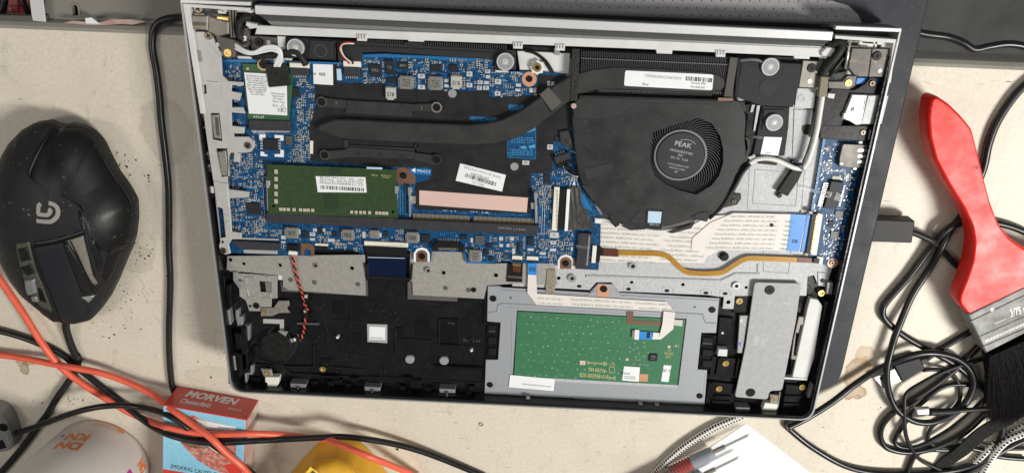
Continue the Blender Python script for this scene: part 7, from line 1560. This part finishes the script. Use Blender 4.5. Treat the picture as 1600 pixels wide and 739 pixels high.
# ------------------------------------------------------------------ small ring, paper, screwdrivers, braided cable
tag(MB().ring(P(752, 663, .8), 1.0, 1.45, .05, .7, 24).build('washer', M['steel']), 'tiny steel ring washer lying alone on the desk below the laptop', 'washer')
pa = [(1166, 661), (1268, 739), (1330, 790), (1180, 900), (1060, 800), (1085, 735), (1112, 697)]
tag(MB().pp(pa, .1, .35).build('paper_sheet', M['paper']), 'blank white paper sheet under the two screwdriver tips', 'paper')
b = MB(); b.ptube([(1200, 620, 4), (1165, 645, 3.5), (1140, 657, 3.2), (1115, 668, 3.2), (1085, 686, 3.2), (1060, 704, 3.2), (1038, 724, 3.2), (1015, 748, 3.2), (990, 780, 3.2)], 2.5, n=14, uvscale=.5)
tag(b.build('braided_cable', M['braid']), 'black and white braided cable coming from under the laptop by the screwdrivers', 'cable', 'black and white braided cables')
def driver(tip, sh0, c0, c1, h1, z, label, rc, tl):
    t = thing('screwdriver', label, 'screwdriver', P(*c0, 0) + (0,), 'screwdrivers with grey collars')
    P3 = lambda p: Vector(P(p[0], p[1], z) + (z,))
    a, s0, k0, k1, hh = P3(tip), P3(sh0), P3(c0), P3(c1), P3(h1)
    d = (hh - a).normalized()
    L0 = (s0 - a).length; L1 = (k0 - a).length; L2 = (k1 - a).length; L3 = (hh - a).length
    MB().lathe(a, d, [(0, .25), (2.2, .75), (3, .8), (L0, .85)], 12).build('tip', M['steel'], t)
    MB().lathe(a, d, [(L0 - .5, .9), (L0, 1.5), (L1 - 2, 1.6), (L1 - .2, 1.3), (L1 + 1, 2.2)], 14).build('shaft_sleeve', M['nickel'], t)
    MB().lathe(a, d, [(L1, rc * .55), (L1 + .6, rc * .86), (L1 + 3, rc * .95), (L2 - .6, rc), (L2, rc * .9)], 24).build('collar', M['collar'], t)
    pr = [(L2, rc * .8), (L2 + .6, rc * 1.0)]; x = L2 + 1
    while x < L2 + 15: pr += [(x, rc * 1.02), (x + .5, rc * .86), (x + 1.2, rc * .86), (x + 1.7, rc * 1.02)]; x += 2.2
    b = MB(); b.lathe(a, d, pr, 24); b.build('grip_rings', M['handle_red'], t); MB().lathe(a, d, [(L2 + 15, rc * .9), (L2 + 16, rc), (L3, rc * .95)], 24).build('handle', M['handle_clear'], t)
driver((1174, 677), (1132, 697), (1114, 704), (1080, 721), (985, 768), 8.0, 'upper screwdriver with grey collar and red ringed grip pointing at the paper corner', 4.5, 0)
driver((1158, 712), (1117, 732), (1098, 741), (1066, 757), (970, 805), 6.0, 'lower screwdriver, mostly its bright steel tip, cut off by the bottom edge', 4.5, 0)
# ------------------------------------------------------------------ right-hand cables
def rc_(pts, r, label, m='cable_black', **k): return loose(pts, r, m, label, group='black cables tangled at the right', **k)
pl_ = thing('cable_plug', 'black rectangular cable plug sticking out from the right side of the laptops', 'plug', P(1400, 362, 0) + (0,))
MB().prism(rounded(PP([(1340, 342), (1430, 345.5), (1425, 380), (1335, 377)], 12), .8), 3.5, 12, .5).build('plug_body', M['plug'], pl_)
b = MB(); b.ptube([(1422, 362, 8), (1436, 367, 7.5), (1455, 376, 7), (1468, 386, 4), (1490, 410, 2.6), (1512, 433, 2.4), (1530, 470, 2.4), (1520, 512, 2.4), (1500, 527, 2.2), (1470, 545, 2.2), (1448, 560, 2.2)], 1.9, n=12); b.build('cable', M['cable_thin'], pl_)
rc_([(1230, 668, 16), (1262, 652, 12), (1300, 628, 9), (1335, 601, 6), (1372, 577, 5.5), (1410, 560, 7.5), (1448, 551, 8), (1485, 556, 7), (1510, 571, 6), (1521, 594, 6), (1514, 620, 6), (1495, 642, 7), (1462, 658, 6.5), (1430, 658, 6.5), (1402, 640, 7), (1388, 610, 7), (1386, 575, 7.5), (1394, 540, 6.5), (1402, 516, 6), (1425, 462, 3), (1452, 420, 3), (1470, 388, 6), (1485, 360, 5), (1508, 328, 3), (1535, 268, 2.6), (1545, 225, 2.6), (1560, 188, 2.6), (1590, 145, 2.6), (1630, 110, 2.6)], 2.15, 'thick black cable that loops over the USB plug and runs up past the red brush')
rc_([(1640, 385, 3), (1600, 362, 3), (1565, 350, 3), (1530, 345, 3), (1500, 349, 7), (1476, 362, 7.5), (1452, 390, 4), (1420, 432, 3), (1388, 468, 2.6), (1379, 484, 2.6), (1384, 500, 2.6), (1412, 524, 2.6), (1450, 546, 3), (1490, 568, 3), (1525, 597, 3.2), (1552, 625, 4), (1566, 660, 5), (1560, 692, 5), (1540, 716, 4), (1500, 732, 3), (1440, 739, 3), (1370, 738, 3), (1320, 727, 2.6), (1270, 699, 2.4), (1236, 672, 2.2), (1229, 662, 2.2), (1240, 652, 2.2), (1270, 640, 2.2)], 2.1, 'thick black cable with a sharp bend beside the dark laptop, ending under the silver one')
rc_([(1580, 500, 3), (1540, 530, 3), (1500, 570, 3), (1465, 598, 3), (1430, 622, 3), (1395, 645, 3), (1378, 665, 2.6), (1376, 685, 2.6), (1388, 700, 2.6), (1420, 706, 2.8), (1460, 699, 3), (1500, 680, 3.4), (1530, 655, 4), (1560, 620, 4), (1600, 590, 4)], 2.0, 'black cable forming the wide left loop of the tangle')
rc_([(1600, 600, 3), (1550, 605, 3), (1500, 600, 2.4), (1470, 606, 2.4), (1445, 625, 2.4), (1425, 645, 2.4), (1398, 690, 2.4), (1430, 698, 3.4), (1475, 676, 3.6), (1510, 650, 4), (1545, 620, 4), (1600, 600, 4)], 1.5, 'medium black cable looping inside the tangle behind the small metal-tipped plug')
rc_([(1443, 578, 7), (1462, 577, 5), (1485, 582, 3), (1498, 600, 2.4), (1499, 625, 2.4), (1480, 648, 2.4), (1455, 668, 2.4), (1452, 690, 2.4), (1480, 700, 2.4), (1520, 690, 2.4), (1560, 700, 2.4), (1620, 700, 2.4)], 1.3, 'thin black cable running from the flat USB plug into the tangle', 'cable_thin')
rc_([(1600, 570, 4), (1550, 560, 4), (1510, 568, 5.6), (1475, 580, 6), (1440, 598, 6), (1416, 615, 6), (1413, 640, 8), (1414, 670, 8), (1420, 692, 6), (1436, 716, 3), (1462, 730, 2.4), (1500, 745, 2.4)], 1.3, 'thin black cable falling straight down through the middle of the tangle', 'cable_thin')
rc_([(1600, 716, 2), (1560, 712, 2), (1520, 700, 2.2), (1480, 702, 2.4), (1450, 702, 2.4), (1428, 712, 2.2), (1415, 745, 2.2)], 1.9, 'short black cable crossing below the fuzzy strap at the bottom right')
rc_([(1620, 680, 3), (1590, 692, 3), (1560, 708, 4), (1530, 728, 5), (1490, 748, 4)], 1.8, 'black cable curving out at the lower right corner')
# flat USB plug
us = thing('usb_plug', 'flat black USB plug with a bright metal shell in the cable tangle', 'plug', P(1420, 582, 0) + (0,))
MB().pp([(1365, 590), (1398, 576), (1409, 595), (1380, 607)], 2, 5.4, .2).build('metal_shell', M['steel'], us); MB().prism(rounded(PP([(1398, 572), (1438, 560), (1447, 577), (1412, 599)], 8), 1), 1.5, 7.2, .6).build('plug_body', M['plug'], us); MB().pp([(1437, 563), (1449, 559), (1452, 566), (1442, 571)], 2, 6, .5).build('strain_relief', M['cable_thin'], us)
outline([(1408, 581), (1424, 575)], 7.3, .35, 'mouse_gloss', us, 'embossed_symbol', False); outline([(1412, 584), (1418, 578), (1424, 579)], 7.3, .35, 'mouse_gloss', us, 'embossed_symbol', False)
for q in ([(1374, 590), (1378, 588), (1380, 592), (1376, 594)], [(1380, 600), (1384, 598), (1386, 602), (1382, 603)]): MB().pp(q, 5.4, 5.5).build('shell_hole', M['hole'], us)
uc = thing('usb_plug', 'small slim plug with a silver tip pointing left in the tangle', 'plug', P(1450, 643, 0) + (0,))
b = MB(); 
MB().pp([(1431, 639), (1453, 637.5), (1454, 648), (1433, 649)], 10, 12.4, .7).build('metal_tip', M['steel'], uc); b = MB(); b.ptube([(1452, 643, 11), (1465, 643, 11), (1480, 642.5, 11), (1496, 641.5, 11)], lambda t: 2.6 - .5 * t, n=14); b.build('plug_body', M['plug'], uc)
b = MB(); b.ptube([(1494, 641.5, 11), (1520, 639.5, 11), (1550, 638, 12), (1580, 639, 12), (1620, 641, 10)], 1.45, n=12); b.build('cable', M['cable_thin'], uc)
# fuzzy strap
sp_ = spline([P(x, y, 4) + (z,) for x, y, z in ((1455, 760, 1), (1478, 728, 1.5), (1500, 700, 6.5), (1520, 675, 9), (1540, 660, 9.4), (1565, 652, 7.6), (1600, 640, 3))], 8)
b = MB(); n = len(sp_)
for i in range(n):
    a, d = Vector(sp_[max(i - 1, 0)][:2]), Vector(sp_[min(i + 1, n - 1)][:2]); t = (d - a).normalized(); w_ = 10.0
    for s in (-1, 1): b.v.append((sp_[i][0] - t.y * w_ / 2 * s, sp_[i][1] + t.x * w_ / 2 * s, sp_[i][2] + .6))
    for s in (1, -1): b.v.append((sp_[i][0] - t.y * w_ / 2 * s, sp_[i][1] + t.x * w_ / 2 * s, sp_[i][2] - .6))
for i in range(n - 1):
    for k in range(4): j = (k + 1) % 4; b.face((4 * i + k, 4 * i + j, 4 * i + 4 + j, 4 * i + 4 + k))
vs = thing('cable_strap', 'wide fuzzy black hook-and-loop strap across the braided cable at bottom right', 'strap', sp_[n // 2][:2] + (0,)); b.build('strap_band', M['velcro'], vs)
b = MB(); rr = random.Random(4)
for k in range(2600):
    i = rr.randrange(n - 1); u = rr.random(); p = Vector(sp_[i]).lerp(Vector(sp_[i + 1]), u); t = (Vector(sp_[i + 1]) - Vector(sp_[i])).normalized(); s = rr.uniform(-5.3, 5.3); q = Vector((p.x - t.y * s, p.y + t.x * s, p.z + .6)); e = q + Vector((rr.uniform(-.7, .7), rr.uniform(-.7, .7), rr.uniform(.1, .8)))
    sd = Vector((rr.uniform(-.1, .1), rr.uniform(-.1, .1), 0)); bb = len(b.v); b.v += [tuple(q - sd), tuple(q + sd), tuple(e)]; b.face((bb, bb + 1, bb + 2))
b.build('fuzz', M['velcro'], vs, kind='stuff')
for pts, l in (([(1500, 745, 2.6), (1524, 722, 2.8), (1545, 700, 3), (1565, 688, 3), (1590, 672, 3), (1620, 655, 3)], 'black and white braided cable passing under the fuzzy strap'), ([(1530, 745, 2.6), (1550, 712, 5), (1570, 690, 7.5), (1590, 680, 7.5), (1620, 668, 6)], 'second black and white braided cable, nearer the right edge')):
    b = MB(); b.ptube(pts, 2.5, n=14, uvscale=.42); tag(b.build('braided_cable', M['braid']), l, 'cable', 'black and white braided cables')
# ------------------------------------------------------------------ red paint brush
pbz0, pbz1 = 11.0, 24.0
br_ = thing('paint_brush', 'flat paint brush with a red handle and steel ferrule lying on the right', 'paint brush', P(1530, 400, 0) + (0,))
hd = [(1454, 158), (1460, 151), (1467, 151.5), (1486, 164), (1506, 184), (1521, 203), (1529, 235), (1538, 272), (1549, 315), (1562, 350), (1580, 373), (1605, 390), (1640, 405), (1680, 420), (1600, 452), (1513, 493), (1498, 474), (1499, 462), (1510, 435), (1519, 408), (1522, 378), (1518, 354), (1505, 326), (1482, 290), (1461, 250), (1452, 215), (1450, 185)]
q = rounded(PP(hd, pbz1), [2.5] * 24 + [1.2] * 3)[:]; q = q if area(q) > 0 else q[::-1]; n = len(q); b = MB()
for d, z in ((1.6, pbz0), (.6, pbz0 + .9), (.1, pbz0 + 2), (0, pbz0 + 4), (0, pbz0 + 9.6), (.25, pbz0 + 11.2), (.8, pbz0 + 12.4), (1.6, pbz1)): b.v += [(x, y, z) for x, y in inset(q, d)]
for r in range(7):
    for i in range(n): j = (i + 1) % n; b.face((r * n + i, r * n + j, (r + 1) * n + j, (r + 1) * n + i))
tr_ = tessellate_polygon([[Vector((v[0], v[1], 0)) for v in b.v[7 * n:8 * n]]])
for t in tr_:
    a, b__, c = t; cr = (b.v[7 * n + b__][0] - b.v[7 * n + a][0]) * (b.v[7 * n + c][1] - b.v[7 * n + a][1]) - (b.v[7 * n + b__][1] - b.v[7 * n + a][1]) * (b.v[7 * n + c][0] - b.v[7 * n + a][0])
    b.face([7 * n + k for k in ((a, b__, c) if cr > 0 else (a, c, b__))])

for t in tr_:
    a, b__, c = t; cr = (b.v[b__][0] - b.v[a][0]) * (b.v[c][1] - b.v[a][1]) - (b.v[b__][1] - b.v[a][1]) * (b.v[c][0] - b.v[a][0])
    b.face((a, c, b__) if cr > 0 else (a, b__, c))
ho = b.build('handle', M['red_brush'], br_)
for p in ho.data.polygons: p.use_smooth = len(p.vertices) == 4
fe = MB().pp([(1512, 492), (1600, 449), (1690, 405), (1730, 470), (1620, 512), (1541, 552)], pbz0 + .5, pbz1 - .6, .8).build('ferrule', M['tin'], br_, label='dull steel band with pressed lines')
def fl(pts, w_, h=.35, m='tin'):
    c_ = PP(pts, pbz1); b = MB()
    for a, d in zip(c_[:-1], c_[1:]):
        v = Vector((d[0] - a[0], d[1] - a[1])); b.box((a[0] + d[0]) / 2, (a[1] + d[1]) / 2, v.length + w_ * .5, w_, pbz1 - .7, pbz1 - .6 + h, math.degrees(math.atan2(v.y, v.x)), h * .7)
    b.build('pressed_line', M[m], br_)
fl([(1518, 503), (1620, 454)], 1.6, .5); fl([(1530, 527), (1640, 478)], .8, .4); fl([(1538, 542), (1650, 494)], 1.4, .5); fl([(1555, 506), (1572, 499)], .5, .15, 'bracket')
b = MB()
for k in range(40):
    t = k / 40; x = 1541 + t * 90; y = 533 - t * 40; c_ = P(x, y, pbz1); b.box(c_[0], c_[1], .35, 2.0, pbz1 - .6, pbz1 - .35, 30)
b.build('knurl_row', M['bracket'], br_, kind='stuff')
MB().pcyl(1550, 483, 1.1, pbz1 - .6, pbz1 - .1, 16, .2).build('nail', M['steel'], br_); text('3/75 mm', 1596, 484, pbz1 - .5, 34, 12, M['bracket'], br_, 26)
text('MP', 1526, 262, pbz1 + .02, 9, 5, M['ink_black'], br_, 12)
# bristles: many fine dark hairs in a thick flat tuft
b = MB(); rr = random.Random(5)
e0_, e1_ = Vector(P(1541, 550, 18)), Vector(P(1735, 464, 18)); dr_ = Vector(P(1600, 690, 14)) - Vector(P(1560, 540, 18)); dr_ = dr_.normalized()
for k in range(7500):
    t = rr.random() * .62; z = rr.uniform(pbz0 + 1, pbz1 - 1); s = e0_.lerp(e1_, t); L_ = rr.uniform(56, 66) * (1 - .12 * abs(t - .3)); sp2 = (t - .15) * .25 + rr.uniform(-.14, .14)
    d = Vector((dr_.x * math.cos(sp2) - dr_.y * math.sin(sp2), dr_.x * math.sin(sp2) + dr_.y * math.cos(sp2))); nrm = Vector((-d.y, d.x)) * rr.uniform(.09, .15); bend = rr.uniform(-3, 3); z1 = rr.uniform(3, 17); bb = len(b.v)
    for i in range(4):
        u = i / 3; p = s + d * L_ * u + Vector((-d.y, d.x)) * bend * u * u; zz = z + (z1 - z) * u; w_ = nrm * (1 - .7 * u); b.v += [(p.x - w_.x, p.y - w_.y, zz), (p.x + w_.x, p.y + w_.y, zz + .1)]
    for i in range(3): b.face((bb + 2 * i, bb + 2 * i + 1, bb + 2 * i + 3, bb + 2 * i + 2))
b.build('bristles', M['bristle'], br_, kind='stuff')
b = MB(); b.pp([(1543, 548), (1640, 506), (1690, 590), (1640, 650), (1585, 640)], 5, 15, 1.5); b.build('bristle_core', M['hole'], br_)

# crumbs of dirt and small debris scattered on the desk
b = MB(); rr = random.Random(21)
def crumb(px, py, r):
    c_ = P(px, py, 0); k = rr.randint(3, 5); a0 = rr.uniform(0, 6.28); b.prism([(c_[0] + r * rr.uniform(.5, 1.3) * math.cos(a0 + 2 * math.pi * i / k), c_[1] + r * rr.uniform(.5, 1.3) * math.sin(a0 + 2 * math.pi * i / k)) for i in range(k)], .02, .05 + r * .8)
for cx_, cy_, sx, sy, n_ in ((195, 262, 9, 22, 34), (232, 277, 5, 6, 10), (208, 400, 22, 14, 46), (190, 455, 26, 25, 40), (150, 510, 30, 14, 14), (120, 625, 26, 7, 40), (170, 480, 40, 50, 40), (260, 290, 5, 60, 10), (330, 560, 12, 40, 8), (1480, 200, 60, 60, 16), (1340, 640, 40, 30, 14), (640, 700, 60, 20, 12), (1560, 390, 20, 20, 8)):
    for _ in range(n_): crumb(rr.gauss(cx_, sx), rr.gauss(cy_, sy * .6), abs(rr.gauss(.12, .22)) + .08)
for _ in range(170): crumb(rr.uniform(0, 1600), rr.choice((rr.uniform(60, 500), rr.uniform(640, 735))), rr.uniform(.05, .2))
b.build('crumbs', M['tape_black'], kind='stuff')
# thin pencil and scuff strokes worn into the laminate
b = MB()
def stroke(px, py, L_, a, w_=.16):
    n_ = 5; c_ = P(px, py, 0); f_ = frame(c_[0], c_[1], a); k_ = rr.uniform(-.08, .08); pts = [f_(-L_ / 2 + L_ * i / n_, k_ * (i - n_ / 2) ** 2) for i in range(n_ + 1)]
    for p_, q_ in zip(pts[:-1], pts[1:]):
        if rr.random() < .2: continue
        v = Vector((q_[0] - p_[0], q_[1] - p_[1])); b.box((p_[0] + q_[0]) / 2, (p_[1] + q_[1]) / 2, v.length, w_ * rr.uniform(.5, 1.3), 0, .02, math.degrees(math.atan2(v.y, v.x)))
for x, y, L_, a in ((425, 648, 9, -12), (450, 655, 6, 5), (490, 661, 5, 0), (548, 663, 8, -3), (585, 640, 6, 8), (722, 684, 9, 4), (740, 645, 5, 10), (770, 655, 4, -8), (880, 640, 7, 3), (905, 652, 6, -4), (900, 690, 5, 6), (930, 705, 7, -2), (1010, 655, 5, 0), (1280, 662, 5, 0), (395, 640, 5, -20), (408, 665, 4, 10), (460, 642, 4, 0), (235, 480, 26, -70), (222, 440, 14, -72), (310, 595, 9, -30), (345, 560, 7, -40), (1500, 255, 12, 40), (1540, 130, 8, 20), (1450, 130, 7, -20), (1345, 655, 6, 10)): stroke(x, y, L_, a)
b.build('scuffs', mat('scuff', (.16, .14, .12), .7), kind='stuff')
